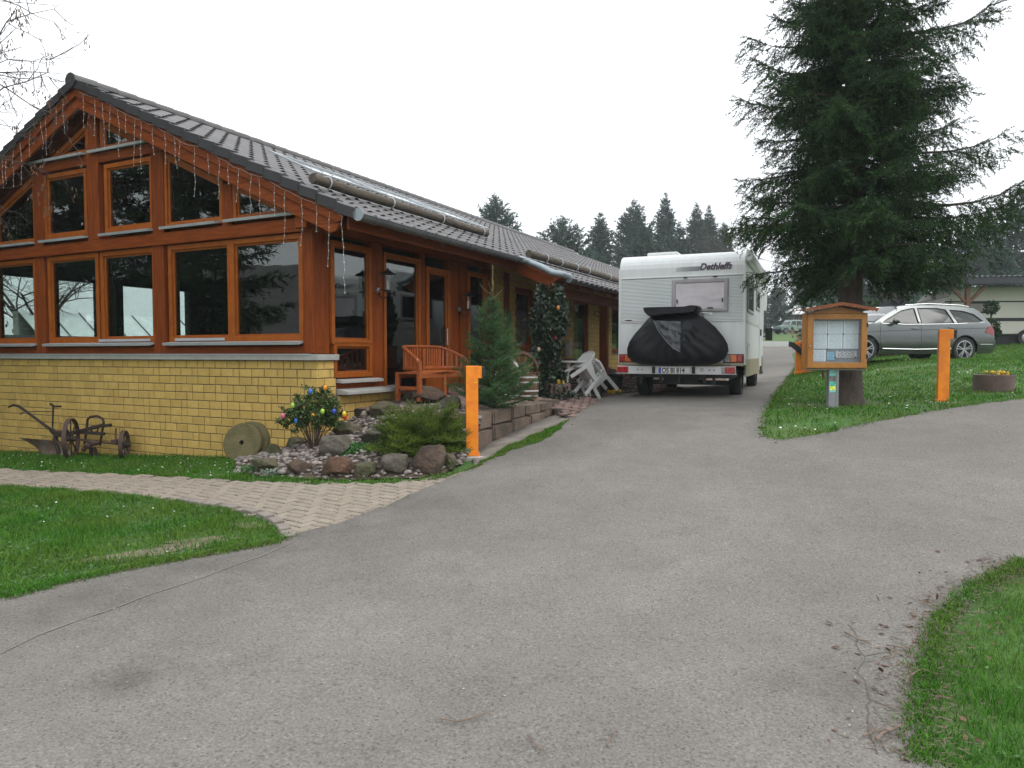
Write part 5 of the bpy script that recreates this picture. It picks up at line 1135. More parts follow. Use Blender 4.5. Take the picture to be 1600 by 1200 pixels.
for t in np.linspace(-pi/2, pi/2, 33):
    x = hwid*sin(t); y = .245 if abs(x) < .45 else .245 - .44*((abs(x)-.45)/(hwid-.45))**2.2; z = .80 + .05*cos(t)**.5 if abs(x) < .45 else .80 + .05*max(0,cos(t))**.5 - .19*((abs(x)-.45)/(hwid-.45))**2.5; rail.append((x,y,z))
m = MB(); sec = [(-.028,-.018),(.028,-.018),(.028,.018),(-.028,.018)]; vs = []
for i, p in enumerate(rail):
    a, b = Vector(rail[max(i-1,0)]), Vector(rail[min(i+1,len(rail)-1)]); d = (b-a); d.z = 0; d.normalize(); nn_ = Vector((-d.y,d.x,0)); vs += [Vector(p) + nn_*u + Vector((0,0,v)) for u, v in sec]
m.add(vs, [(4*i+j, 4*i+(j+1)%4, 4*i+4+(j+1)%4, 4*i+4+j) for i in range(len(rail)-1) for j in range(4)] + [(3,2,1,0), tuple(4*len(rail)-4+j for j in range(4))]); m.build('top_rail', mt['bench'], bn, bev=.006)
m = MB(); vs = []
for i, p in enumerate(rail):
    p = (p[0], p[1], .50); a, b = Vector(rail[max(i-1,0)]), Vector(rail[min(i+1,len(rail)-1)]); d = (b-a); d.z = 0; d.normalize(); nn_ = Vector((-d.y,d.x,0)); vs += [Vector(p) + nn_*u*.55 + Vector((0,0,v*1.2)) for u, v in sec]
m.add(vs, [(4*i+j, 4*i+(j+1)%4, 4*i+4+(j+1)%4, 4*i+4+j) for i in range(len(rail)-1) for j in range(4)]); m.build('lower_rail', mt['bench'], bn, bev=.004)
sm_ = MB(); sm_.box((0,0,0),(.034,.014,1)); slat_me = sm_.mesh('back_slat', mt['bench'])
for i in range(1, len(rail)-1):
    if abs(rail[i][0]) < .03 : continue
    p = rail[i]; a, b = rail[i-1], rail[i+1]; an = atan2(b[1]-a[1], b[0]-a[0]); h = p[2]-.02-.52
    inst(slat_me, 'back_slat', bn, M=Matrix.Translation((p[0],p[1],.52+h/2)) @ Matrix.Rotation(an,4,'Z') @ Matrix.Diagonal((1,1,h,1)))
# wall lamps
def wall_lamp(y, z, label, x=.01):
    q = W(x, y, z); t = thing('wall_lamp', label, 'lamp', tuple(q), BROT, 'glass lanterns on the posts')
    m = MB(); m.lathe([(.05,0),(.045,.02),(.02,.03)], 14, (0,0,0), Matrix.Rotation(pi/2,3,'Y')); m.build('wall_plate', mt['steel'], t, smooth=True)
    m = MB(); m.tube([(.02,0,-.01),(.06,0,-.10),(.13,0,-.13),(.19,0,-.10),(.20,0,-.03)], .009, 8); m.tube([(.03,0,.0),(.10,0,.02),(.15,0,.0)], .006, 6); m.build('arm', mt['blackmetal'], t, smooth=True)
    m = MB(); m.lathe([(.055,-.03),(.058,-.01),(.05,-.005)], 16, (.20,0,0)); m.build('base_ring', mt['blackmetal'], t, smooth=True)
    m = MB(); m.lathe([(.047,0),(.047,.24)], 16, (.20,0,0), caps=False); m.build('lamp_glass', mt['lampglass'] if 'lampglass' in mt else mt.setdefault('lampglass', glass('lamp_glass', (.85,.87,.85), 1.5)), t, smooth=True)
    m = MB(); m.lathe([(.02,0),(.02,.12),(.012,.15)], 12, (.20,0,.01)); m.build('bulb', mt['bulb'], t, smooth=True)
    m = MB(); m.lathe([(.13,.24),(.12,.25),(.03,.30),(.012,.33)], 20, (.20,0,0)); m.build('cap', mt['blackmetal'], t, smooth=True)
    for k in range(4): m = MB(); a = pi/4+pi/2*k; m.tube([(.20+.053*cos(a),.053*sin(a),-.01),(.20+.053*cos(a),.053*sin(a),.245)], .004, 5); m.build('cage_bar', mt['blackmetal'], t)
wall_lamp(1.37, 2.58, 'glass lantern lamp on the orange post left of the garden bench')
wall_lamp(3.88, 2.42, 'glass lantern lamp on the post right of the entrance door, behind the young spruce')
wall_lamp(11.4, 2.75, 'glass lantern lamp on the brick wall beside the far door', x=-.02)
# notices on the brick wall
for i, (y, z, w_n, h_n, c, lab) in enumerate(((5.35,2.05,.12,.22,(.05,.07,.06),'dark small sign plate on the brick wall above the white notice'),(5.5,1.78,.22,.26,(.58,.60,.58),'white paper notice on the brick wall between spruce and dark window'),(5.98,2.3,.10,.42,(.05,.18,.08),'narrow green sign strip on the wall left of the dark window'),(6.02,1.98,.17,.20,(.32,.36,.08),'green and yellow poster on the wall beside the dark window'),(5.82,1.75,.12,.16,(.30,.05,.03),'small red and black emblem plate on the wall by the dark window'),(8.4,2.35,.5,.62,(.60,.60,.58),'white menu board on the brick wall right of the ivy post'),(9.2,2.22,.2,.32,(.50,.50,.48),'small pale notice on the brick wall left of the far door'),(9.25,1.72,.22,.40,(.60,.58,.54),'white letter box on the brick wall left of the far door'))):
    q = W(.035 if i != 4 else .04, y, z); m = MB(); m.span((-.01,-w_n/2,-h_n/2),(.012 if i != 7 else .1,w_n/2,h_n/2)); o = m.build('wall_notice', M('wall_notice_print', c, .6, col2=tuple(v*.6 for v in c), nscale=9, contrast=2), org=(0,0,0)); o.location = tuple(q); o.rotation_euler = (0,0,BROT); tag(o, lab, 'notice', 'notices on the brick wall')
# white stacking chairs tipped against a table
def make_chair(label, loc, R3):
    t = thing('garden_chair', label, 'chair', loc, 0, 'white plastic garden chairs'); t.rotation_euler = R3.to_euler(); t.scale = (.88,.88,.88)
    m = MB(); g = 8; vs = [(-.24+.48*i/g, -.22+.44*j/g, .42 - .03*(1-((i-4)/4)**2) + .02*(j/g<.2)) for j in range(g+1) for i in range(g+1)]; m.add(vs + [(x,y,z-.012) for x,y,z in vs], [(j*9+i, j*9+i+1, j*9+10+i, j*9+9+i) for j in range(g) for i in range(g)] + [(81+j*9+9+i, 81+j*9+10+i, 81+j*9+i+1, 81+j*9+i) for j in range(g) for i in range(g)]); m.build('seat', mt['white'], t, smooth=True)
    m = MB(); fr = [(x, .22+.10*(z-.42), z) for x, z in ((-.24,.43),(-.25,.7),(-.21,.84),(-.1,.90),(0,.91),(.1,.90),(.21,.84),(.25,.7),(.24,.43))]
    for i in range(len(fr)-1): m.bar(fr[i], fr[i+1], .025, .05, (0,1,0))
    m.build('back_frame', mt['white'], t, bev=.006)
    for k in range(7):
        x = -.18+.06*k; m = MB(); m.bar((x,.23,.42),(x,.22+.10*(.46-.05*abs(x)*8*.2),.88-.5*x*x*3),.008,.04,(0,1,0)); m.build('back_slat', mt['white'], t)
    for s in (-1,1):
        m = MB(); m.bar((s*.25,-.24,0),(s*.26,-.21,.64),.085,.03,(1,0,0)); m.build('leg', mt['white'], t, bev=.006); m = MB(); m.bar((s*.23,.32,0),(s*.24,.22,.45),.085,.03,(1,0,0)); m.build('leg', mt['white'], t, bev=.006)
        m = MB(); m.bar((s*.265,-.24,.645),(s*.255,.24,.66),.07,.02); m.build('armrest', mt['white'], t, bev=.008)
        m = MB(); m.prism([(s*.245,-.22,.40),(s*.25,.22,.42),(s*.255,.24,.66),(s*.255,.10,.60),(s*.255,-.08,.52),(s*.255,-.2,.50)],(s*.012,0,0)); m.build('side_panel', mt['white'], t, bev=.004)
    return t
q = W(1.45, 6.3, 0); qz = T_(q[0],q[1])
tb = thing('garden_table', 'white plastic garden table half hidden under the tipped white chairs', 'table', (q[0],q[1],qz), 0)
m = MB(); m.lathe([(.42,.68),(.45,.70),(.45,.715),(.43,.725)], 32); m.build('table_top', mt['white'], tb, smooth=True)
for k in range(4): m = MB(); a = pi/4+pi/2*k; m.tube([(.35*cos(a),.35*sin(a),0),(.26*cos(a),.26*sin(a),.69)], [.02,.03], 8); m.build('leg', mt['white'], tb)
q1 = W(1.62, 5.85, 0); make_chair('white plastic chair tipped forward on the table beside the ivy post', (q1[0]-.08, q1[1], T_(*q1[:2])+.16), Matrix.Rotation(radians(118),3,'Z') @ Matrix.Rotation(radians(48),3,'X'))
q1 = W(1.95, 6.5, 0); make_chair('white plastic chair tipped with its back up next to the porch post', (q1[0], q1[1], T_(*q1[:2])+.10), Matrix.Rotation(radians(-62),3,'Z') @ Matrix.Rotation(radians(34),3,'X'))
# barrel and wheels
mt['oldwood'] = M('old_barrel_wood', (.15,.075,.045), .75, col2=(.09,.05,.03), nscale=6, stretch=(.4,3,3), rv=.2, fine=.2)
mt['paintw'] = M('flaking_white_paint', (.55,.54,.52), .6, col2=(.36,.33,.30), nscale=9)
def wagon_wheel(label, loc, Rm, R, mat, n=10):
    t = thing('wagon_wheel', label, 'wheel', loc, 0, 'old wagon wheels on the terrace'); t.rotation_euler = Rm.to_euler()
    m = MB(); m.lathe([(R-.055,-.03),(R,-.035),(R,.035),(R-.055,.03),(R-.055,-.03)], 40, (0,0,0), Matrix.Rotation(pi/2,3,'Y'), caps=False); m.build('rim', mat, t, smooth=True)
    m = MB(); m.lathe([(.05,-.09),(.07,-.05),(.07,.05),(.05,.09)], 16, (0,0,0), Matrix.Rotation(pi/2,3,'Y')); m.build('hub', mt['oldwood'], t, smooth=True)
    for k in range(n): a = 2*pi*k/n; m = MB(); m.tube([(0,.06*cos(a),.06*sin(a)),(0,(R-.05)*cos(a),(R-.05)*sin(a))], [.02,.015], 6); m.build('spoke', mt['oldwood'], t)
ql = lambda px, py, d: at(px, py, d)
q = ql(792,598,11.55); wagon_wheel('old wheel with white painted rim leaning behind the young spruce', (q[0], q[1], T_(q[0],q[1])+.36), Matrix.Rotation(radians(-38),3,'Z') @ Matrix.Rotation(radians(-12),3,'Y'), .36, mt['paintw'])
q = ql(818,592,12.3); wagon_wheel('dark brown wagon wheel standing between barrel and ivy post', (q[0], q[1], T_(q[0],q[1])+.38), Matrix.Rotation(radians(-48),3,'Z') @ Matrix.Rotation(radians(-10),3,'Y'), .38, mt['oldwood'])
q = ql(826,612,11.7); br = thing('small_barrel', 'small wooden barrel with white hoops beside the wheels and ivy planter', 'barrel', (q[0], q[1], T_(q[0],q[1])+.02), radians(20))
for k in range(14):
    a0, a1 = 2*pi*k/14, 2*pi*(k+.96)/14; m = MB(); vs = []
    for z, r in ((0,.13),(.1,.155),(.2,.162),(.3,.155),(.40,.13)): vs += [(r*cos(a0), r*sin(a0), z),(r*cos(a1), r*sin(a1), z)]
    m.add(vs, [(2*i,2*i+1,2*i+3,2*i+2) for i in range(4)]); m.build('stave', mt['oldwood'], br)
for z, r in ((.05,.147),(.13,.162),(.27,.162),(.35,.147)): m = MB(); m.lathe([(r,-.014),(r+.004,0),(r,.014)], 24, (0,0,z), caps=False); m.build('hoop', mt['paintw'], br)
m = MB(); m.lathe([(.125,.385),(.001,.386)], 20); m.build('barrel_head', mt['oldwood'], br)
# ---------------------------------------------------------------- icicle lights along the gable
def icicle(label, pts, drops):
    t = thing('icicle_lights', label, 'light string', pts[0], 0, 'icicle light strings on the gable'); o_ = Vector(pts[0])
    m = MB(); m.tube([Vector(p)-o_ for p in pts], .003, 4, caps=False); m.build('cable', mt['wire'], t)
    r = random.Random(len(pts))
    for (p, L) in drops:
        P = [Vector(p)-o_]; z = 0; k = max(3, int(L/.09)); dx = 0
        for i in range(k): dx += r.uniform(-.022,.022); P.append(P[0] + Vector((dx*.9, dx*-.4, -L*(i+1)/k)))
        m = MB(); m.tube(P, .003, 4, caps=False)
        for q in P[1:]: m.ball(q, (.0055,.0055,.011), 5, 4, m=1)
        m.build('light_strand', [mt['wire'], mt['bulb']], t)
rr = random.Random(5)
def verge_line(s):
    P = []; D = []
    u = .25
    while u < UL-.1:
        sw = .05*sin(u*5.1) + (.05 if rr.random() < .25 else 0)
        p = W(*slope_pt(u, -.385, s, -.125 - sw*.4)); P.append(tuple(p))
        u += .16
    u = .35
    while u < UL-.2:
        p = W(*slope_pt(u, -.387, s, -.145)); D.append((tuple(p), rr.choice([.28,.34,.45,.52,.62,.7,.55,.4]))); u += rr.uniform(.13,.33)
    return P, D
P, D = verge_line(1); p = tuple(W(.78,-.392,3.36)); D.append((p, .98)); P.append(p); icicle('string of icicle lights hanging under the right verge of the gable', P, D)
P, D = verge_line(-1); icicle('string of icicle lights hanging under the left verge of the gable', P, D)

# ---------------------------------------------------------------- old plough by the wall
pb_ = front(110, 690, -.3); po = Vector((pb_[0], pb_[1], H(pb_[0],pb_[1])))
plo = thing('old_plough', 'rusty old wheeled plough with long handles standing against the yellow brick wall', 'plough', tuple(po), BROT)
def pp_(px, py, off): q = front(px, py, off); d = q - np.array(po); return (float(d@DX), float(d@DL), float(d[2]))
def iron_wheel(c, R, n, tilt, mat=None):
    Rm = Matrix.Rotation(tilt, 3, 'Z') @ Matrix.Rotation(pi/2, 3, 'Y'); m = MB(); m.lathe([(R-.02,-.03),(R,-.032),(R,.032),(R-.02,.03),(R-.02,-.03)], 36, c, Rm, caps=False); w = m.build('wheel', mt['rust2'], plo, smooth=True)
    m = MB(); m.lathe([(.035,-.08),(.05,-.04),(.05,.04),(.03,.09)], 12, c, Rm); m.build('hub', mt['rust'], w, smooth=True)
    for k in range(n): a = 2*pi*k/n; e = Rm @ Vector(((R-.015)*cos(a),(R-.015)*sin(a),0)); i = Rm @ Vector((.04*cos(a),.04*sin(a),0)); m = MB(); m.bar(Vector(c)+i, Vector(c)+e, .028, .012, Rm @ Vector((0,0,1))); m.build('spoke', mt['rust'], w)
mt['rust2'] = M('rust_brown_tyre', (.10,.055,.038), .75, col2=(.045,.03,.024), nscale=8, bump=.3, fine=.2)
c1 = pp_(111, 691, -.42); c1 = (c1[0], c1[1], .325); iron_wheel(c1, .34, 8, radians(40))
c2 = pp_(194, 692, -.22); c2 = (c2[0], c2[1], .26 ); iron_wheel(c2, .23, 6, radians(40))
A = lambda px, py, off=-.33: pp_(px, py, off)
m = MB(); m.tube([A(14,636),A(20,633),A(28,634),A(40,642),A(60,657),A(79,671)], [.016,.022,.024,.022,.022,.026], 8); m.build('handle', mt['rust'], plo, smooth=True)
m = MB(); m.tube([A(82,668),A(83,640),A(83,633)], .014, 8); m.tube([A(79,631),A(83,634)], .02, 8); m.tube([A(85,635),A(95,635)], .017, 8); m.tube([A(32,648),A(36,644),A(50,643),A(82,643)], .008, 6); m.build('lever', mt['rust'], plo)
m = MB(); m.bar(A(80,671),A(90,682),.05,.07); m.bar(A(86,680),A(112,678),.06,.07); m.bar(A(112,677),A(162,664),.05,.055); m.bar(A(118,675),A(163,678),.04,.05); m.bar(A(160,666),A(174,664),.03,.05)
for x in (90,95,100,106): m.ball(A(x,675), .028, 6, 4)
m.build('beam', mt['rust'], plo, bev=.006)
m = MB(); m.tube([A(132,694),A(134,680),A(137,655),A(142,651),A(152,650),A(160,654),A(162,660),A(156,696)], .019, 8); m.tube([A(142,672),A(145,666),A(150,665),A(154,668),A(152,674),A(146,676),A(142,672)], .013, 6); m.build('frame_hoop', mt['rust'], plo, smooth=True)
m = MB(); m.bar(c1, c2, .028, .028); m.ball(A(138,696), (.09,.06,.06), 8, 6); m.ball(A(148,692), (.07,.06,.05), 8, 6); m.ball(A(131,702), .04, 6, 4); m.bar(A(176,690),A(184,690),.06,.07); m.tube([A(181,669),A(181,690)], .012, 6); m.build('axle', mt['rust2'], plo, bev=.004)
m = MB(); m.bar(A(142,700),A(143,716),.05,.03); m.bar(A(147,699),A(153,718),.045,.03); m.build('coulter', mt['rust'], plo)
g = 10; vs = []   # mouldboard: twisted curved sheet
TL, TR, BL, BR = [Vector(q) for q in (A(29,684,-.40), A(103,690,-.36), A(66,718,-.34), A(104,722,-.50))]
for j in range(g+1):
    for i in range(g+1):
        u, v = i/g, j/g; p = (TL*(1-u)+TR*u)*(1-v) + (BL*(1-u)+BR*u)*v; p.y += .10*sin(pi*v)*(1-.3*u); vs.append(p)
m = MB(); m.add(vs + [p + Vector((0,.012,0)) for p in vs], [(j*11+i, j*11+i+1, j*11+12+i, j*11+11+i) for j in range(g) for i in range(g)] + [(121+j*11+11+i, 121+j*11+12+i, 121+j*11+i+1, 121+j*11+i) for j in range(g) for i in range(g)]); m.build('mouldboard', mt['share'], plo, smooth=True)
m = MB(); m.bar(A(86,684,-.34),A(94,712,-.36),.07,.05); m.build('frog', mt['rust'], plo)

# ---------------------------------------------------------------- rockery bed
RPn = []
def wp(x, y, z): q = W(x, y, z); return (q[0], q[1], z)
fr_ = [(368,741),(410,747),(470,750),(540,752),(600,750),(650,749),(695,741),(722,727)]
frp = [G(*p) for p in fr_]; RPn += [(p[0], p[1], p[2]+.015) for p in frp]
for p in frp: d = np.array([0, .30]); RPn.append((p[0]+d[0]*.3, p[1]+.30, H(p[0],p[1]+.30)+.10))
RPn += [wp(-1.45,-.1,.06),wp(-.7,-.1,.20),wp(.05,-.02,.36),wp(.06,.45,.55),wp(.05,1.0,.70),wp(.05,1.8,.84),wp(.9,1.6,.82),wp(.95,.8,.74),wp(.75,.2,.55),wp(.55,-.4,.36),wp(0,-.5,.26),wp(1.35,.25,.62)]
q = at(748,660,9.2); RPn += [(q[0],q[1],q[2]), (-.62,9.0,.38), (q[0]-.15, q[1]+.5, .80)]
RH = TPS(RPn, .003)
rock_poly = [tuple(p[:2]) for p in frp] + [(-.42,9.05), tuple(at(752,655,9.25)[:2]), tuple(W(1.5,1.1,0)[:2]), tuple(W(1.0,1.9,0)[:2]), tuple(W(-.05,1.9,0)[:2]), tuple(W(-.05,.02,0)[:2]), tuple(W(-1.6,.02,0)[:2])]
sheet('rockery_bed', rock_poly, mt['soil'], RH, 0, .15, .15, kind='structure')
def RG(px, py): return G(px, py, lambda x, y: max(float(RH(x,y)), H(x,y)) if pip([(x,y)], rock_poly)[0] else H(x,y))
def rock(label, px, py, w, h, seed, mat, d=None, flat=1.0, rz=0, angular=.35, depth_f=.8, group='rockery stones', name='boulder', tilt=0):
    """px, py: bottom middle of the stone in the photo; w, h in photo pixels"""
    q = RG(px, py) if d is None else at(px, py, d); D_ = q[1]; W_ = w*D_/F; H_ = h*D_/F
    b = bmesh.new(); bmesh.ops.create_icosphere(b, subdivisions=4, radius=1.0); r = random.Random(seed)
    pl = [(Vector((r.gauss(0,1), r.gauss(0,1), r.gauss(0,.8))).normalized(), r.uniform(.50,.74)) for _ in range(15)]
    pl += [(Vector((0,0,1)).lerp(Vector((r.uniform(-.3,.3), r.uniform(-.3,.3),1)), 1).normalized(), flat*.72)]
    for v in b.verts:
        c = v.co.copy(); n_ = c.normalized(); k = 1.0
        for pn, pd in pl:
            dd = n_.dot(pn)
            if dd > 0: k = min(k, pd/dd + 0)
        k = k + .03*mnoise.noise(n_*3+Vector((seed,0,0))) + .022*mnoise.noise(n_*8+Vector((0,seed,0))) + .012*mnoise.noise(n_*19+Vector((0,seed,0)))
        v.co = n_*k
    A = np.array([v.co[:] for v in b.verts]); lo, hi = A.min(0), A.max(0); sc = Vector((W_/(hi[0]-lo[0]), W_*depth_f/(hi[1]-lo[1]), (H_*1.25)/(hi[2]-lo[2])))
    for v in b.verts: v.co = Vector(((v.co.x-(lo[0]+hi[0])/2)*sc.x, (v.co.y-(lo[1]+hi[1])/2)*sc.y, (v.co.z-lo[2])*sc.z))
    for f in b.faces: f.smooth = True
    me = bpy.data.meshes.new(name); b.to_mesh(me); b.free(); me.set_sharp_from_angle(angle=radians(35)); me.materials.append(mat)
    o = bpy.data.objects.new(name, me); COL.objects.link(o); o.location = (q[0], q[1]+W_*depth_f*.42, q[2]-H_*.20); o.rotation_euler = (tilt, 0, rz); tag(o, label, 'boulder', group); return o
rk = lambda n, c, c2, **k: M(n, c, .95, col2=c2, nscale=4.5, contrast=1.2, bump=.9, bscale=28, fine=.28, fscale=35, **k)
mt['rbrown'] = rk('brown_rock', (.10,.066,.045), (.042,.03,.022)); mt['rgrey'] = rk('grey_rock', (.13,.115,.095), (.06,.055,.036)); mt['rred'] = rk('red_brown_rock', (.12,.062,.038), (.06,.04,.024)); mt['rmoss'] = rk('mossy_rock', (.115,.095,.065), (.05,.055,.02)); mt['rpink'] = rk('pinkish_rock', (.22,.155,.135), (.13,.095,.08)); mt['rdark'] = rk('dark_rock', (.045,.036,.034), (.025,.021,.02)); mt['rpale'] = rk('pale_rock', (.36,.33,.28), (.25,.23,.19))
ROCKS = [('large brown angular boulder at the right front of the rockery',668,744,56,46,11,'rbrown',.9),('big dark brown boulder at the top of the rockery before the bench',669,634,54,30,12,'rbrown',1.1),
 ('reddish broad stone in the rockery front row under the ground cover',523,748,58,32,13,'rred',1.0),('small brown stone second from the left in the rockery front row',464,744,40,24,14,'rbrown',1),('low mossy slab at the left end of the rockery',408,741,52,22,15,'rmoss',.8),
 ('squat grey brown block between reddish stone and grey block',569,750,38,24,16,'rmoss',.8),('flat grey block with pale lichen left of the angular boulder',614,742,52,30,17,'rgrey',.75),('small stone tucked right of the angular boulder',702,733,26,24,18,'rmoss',1),
 ('slanted grey slab leaning in the pebbles under the egg bush',519,716,54,34,19,'rgrey',.8),('mossy grey slab high in the pebbles right of the egg bush',540,683,50,22,20,'rmoss',.7),('long grey block stone half under the juniper',582,697,48,26,21,'rgrey',.7),
 ('brown block at the low wall above the pebbles',600,653,52,24,22,'rmoss',.8),('pinkish pointed stone against the low brick wall',572,640,26,22,23,'rpink',1.1),('rounded brown stone below the corner of the low wall',618,627,40,18,24,'rbrown',1),('flat mossy stone at the foot of the wall beside the millstones',425,712,30,18,25,'rmoss',.8),
 ('mossy stone behind the egg bush at the wall foot',458,702,36,18,26,'rmoss',.8),('grey stone between big boulder and juniper top',704,640,36,20,27,'rgrey',.9),('dark slab at the low wall left of the pinkish stone',553,647,44,22,28,'rdark',.7),('small white stone on the pebbles near the juniper',569,652,14,10,29,'rpale',1),
 ('flat pinkish stone in the grass left of the millstones',312,714,26,10,30,'rpink',.6),('small round grey stone in the grass near the wall',286,714,20,9,31,'rgrey',.7),('small pale stone beside the green ground cover',567,711,14,8,32,'rpale',.8),('rounded stone left of the bench leg on the terrace edge',640,626,22,14,33,'rgrey',.9),('grey stone behind the orange post foot',716,706,22,14,34,'rmoss',.9)]
for (lab, px, py, w_n, h_n, sd, mm, fl) in ROCKS: rock(lab, px, py, w_n, h_n, sd, mt[mm], flat=fl, rz=random.uniform(-.4,.4))
# loose pebbles over the bed
icos = bmesh.new(); bmesh.ops.create_icosphere(icos, subdivisions=1, radius=1); PV = np.array([v.co[:] for v in icos.verts]); PT = np.array([[v.index for v in f.verts] for f in icos.faces]); icos.free()
lo = np.array(rock_poly).min(0); hi = np.array(rock_poly).max(0); C_ = RNG.uniform(lo, hi, (4100,2)); C_ = C_[pip(C_, rock_poly)]
C_ = C_[RNG.random(len(C_)) < .9]; n = len(C_); sz = RNG.uniform(.014,.042,n); sz[RNG.random(n) < .06] *= 1.6
jit = PV[None]*(1+RNG.uniform(-.22,.22,(n,len(PV),1))); Vp = []
az = RNG.uniform(0,2*pi,n); sc = np.stack([sz*RNG.uniform(.9,1.5,n), sz, sz*RNG.uniform(.5,.75,n)],1); q = jit*sc[:,None]; ca, sa = np.cos(az)[:,None], np.sin(az)[:,None]
q = np.stack([q[:,:,0]*ca-q[:,:,1]*sa, q[:,:,0]*sa+q[:,:,1]*ca, q[:,:,2]],2); zb = RH(C_[:,0],C_[:,1]) + sc[:,2]*RNG.uniform(.2,1.0,n)
q += np.c_[C_, zb][:,None]; np_obj('pebble_bed', q.reshape(-1,3), (PT[None]+(np.arange(n)*len(PV))[:,None,None]).reshape(-1,3), mt['pebble'], smooth=True, kind='stuff')
# millstones leaning on the wall
for (lab, px, py, rr_, off, tl) in (('mossy round millstone with a square hole leaning in front of the other millstone',380,692,.285,-.22,-14),('second mossy millstone half hidden between millstone and brick wall',394,688,.275,-.10,-9)):
    q = front(px, py, off); t = thing('millstone', lab, 'millstone', tuple(q), BROT, 'millstones against the wall'); t.rotation_euler = (Matrix.Rotation(BROT+radians(20),3,'Z') @ Matrix.Rotation(radians(tl),3,'X')).to_euler()
    m = MB(); prf = [(.035,-.055),(rr_*.6,-.058),(rr_*.95,-.052),(rr_,-.035),(rr_,.035),(rr_*.95,.05),(.035,.055),(.035,-.055)]; m.lathe(prf, 40, (0,0,0), Matrix.Rotation(pi/2,3,'X'), caps=False)
    m.v = [tuple(Vector(v)*(1+.025*mnoise.noise(Vector(v)*7))) for v in m.v]; m.build('stone_disc', mt['mill'], t, smooth=True)
    m = MB(); m.lathe([(.034,-.02),(.034,.02)], 8, (0,.03,0), Matrix.Rotation(pi/2,3,'X')); m.build('eye', mt['rdark'], t)
# retaining wall of sandstone blocks
a = at(745,705,9.12); b = at(880,648,11.75); a2 = np.array([a[0], a[1]]); b2 = np.array([b[0], b[1]]); L_ = np.linalg.norm(b2-a2); dr_ = (b2-a2)/L_
rw = thing('retaining_wall', 'low retaining wall of rough reddish sandstone blocks along the lane', 'wall', (a2[0], a2[1], H(*a2)), atan2(dr_[1], dr_[0]))
r = random.Random(9)
for course in range(2):
    x = .0 if course == 0 else .05
    while x < L_-.05:
        l = min(r.uniform(.42,.62), L_-x); p = a2 + dr_*(x+l/2); gz = H(*p) - H(*a2); tz = T_(*p) - H(*a2); h = (tz-gz+.05); 
        if h < .06: break
        z0 = gz - .04 + (h+.04)*.5*course; z1 = gz - .04 + (h+.04)*.5*(course+1); bb = bmesh.new(); bmesh.ops.create_cube(b if False else bb, size=1); bmesh.ops.bevel(bb, geom=bb.edges[:], offset=.06, segments=2, affect='EDGES'); bmesh.ops.subdivide_edges(bb, edges=bb.edges[:], cuts=2, use_grid_fill=True)
        for v in bb.verts:
            c = Vector((v.co.x*(l-.012), v.co.y*.26, v.co.z*(z1-z0-.01))); c += Vector((1,1,.6))*.014*mnoise.noise(c*9+Vector((x*3,course*5,0))); v.co = c
        me = bpy.data.meshes.new('stone_block'); bb.to_mesh(me); bb.free(); me.materials.append(mt['sand']); me.polygons.foreach_set('use_smooth',[True]*len(me.polygons)); me.set_sharp_from_angle(angle=radians(40))
        o = bpy.data.objects.new('stone_block', me); COL.objects.link(o); o.parent = rw; o.location = (x+l/2, .16 + .03*course + r.uniform(-.012,.012), (z0+z1)/2+.025); o.rotation_euler = (0,0,r.uniform(-.02,.02)); x += l
kb = MB(); kb.span((0,-.06,-.12),(L_+.6,.0,.03)); 
st_ = [at(744,727,8.9)[:2]]
# solar spot light in the egg bush
q = RG(477,690); sp_ = thing('garden_spotlight', 'small grey box spotlight on a stake inside the egg bush', 'spotlight', (q[0], q[1], q[2]), radians(15))
m = MB(); m.tube([(0,0,0),(0,0,.30)], .012, 8); m.build('stake', mt['blackmetal'], sp_); m = MB(); m.span((-.04,-.05,.29),(.04,.04,.38)); m.build('lamp_box', M('grey_box', (.36,.36,.36), .4), sp_, bev=.006); m = MB(); m.span((-.036,-.054,.294),(.012,-.049,.376)); m.build('lens', mt['dglass'], sp_)
# planters with pansies
def flowers(root, c, rx, ry, n, seed, flat=False):
    r = np.random.default_rng(seed)
    fo = []; ff = []
    for k in range(n):
        a = r.uniform(0, 2*pi); rad = sqrt(r.random()); p = Vector((c[0]+rx*rad*cos(a), c[1]+ry*rad*sin(a), c[2]+r.uniform(.03,.085))); m = MB()
        for j in range(5): aa = 2*pi*j/5; m.ball(p + Vector((.018*cos(aa),-.006,.018*sin(aa))), (.016,.006,.016), 6, 4)
        m.ball(p + Vector((0,-.011,0)), (.008,.005,.008), 6, 4, m=1); m.build('pansy', [mt['yellow'], mt['ink']], root, smooth=True)
    k = n*14; O = np.c_[c[0]+rx*np.sqrt(r.random(k))*np.cos(r.uniform(0,6.28,k))*1.05, c[1]+ry*np.sqrt(r.random(k))*np.sin(r.uniform(0,6.28,k)), c[2]+r.uniform(0,.06,k)]
    Dd = np.c_[r.normal(0,1,(k,2)), r.uniform(.0,1.2,k)]; Vv, Tt = scatter(LEAFV, LEAFT, O, Dd, r.uniform(0,6,k), r.uniform(.03,.055,k)); np_obj('foliage', Vv, Tt, mt['leaf'], root)
LEAFV = np.array([(0,0,0),(.3,.24,.05),(.7,.22,.05),(1,0,-.05),(.7,-.22,.05),(.3,-.24,.05)]); LEAFT = np.array([(0,1,2),(0,2,3),(0,3,4),(0,4,5)])
mt['ringc'] = M('brown_concrete_ring', (.15,.10,.085), .9, col2=(.11,.075,.065), nscale=5, bump=.4, fine=.2)
q = G(1552,611); t = thing('flower_ring', 'brown round concrete planter with yellow pansies on the right lawn', 'planter', tuple(q), 0)
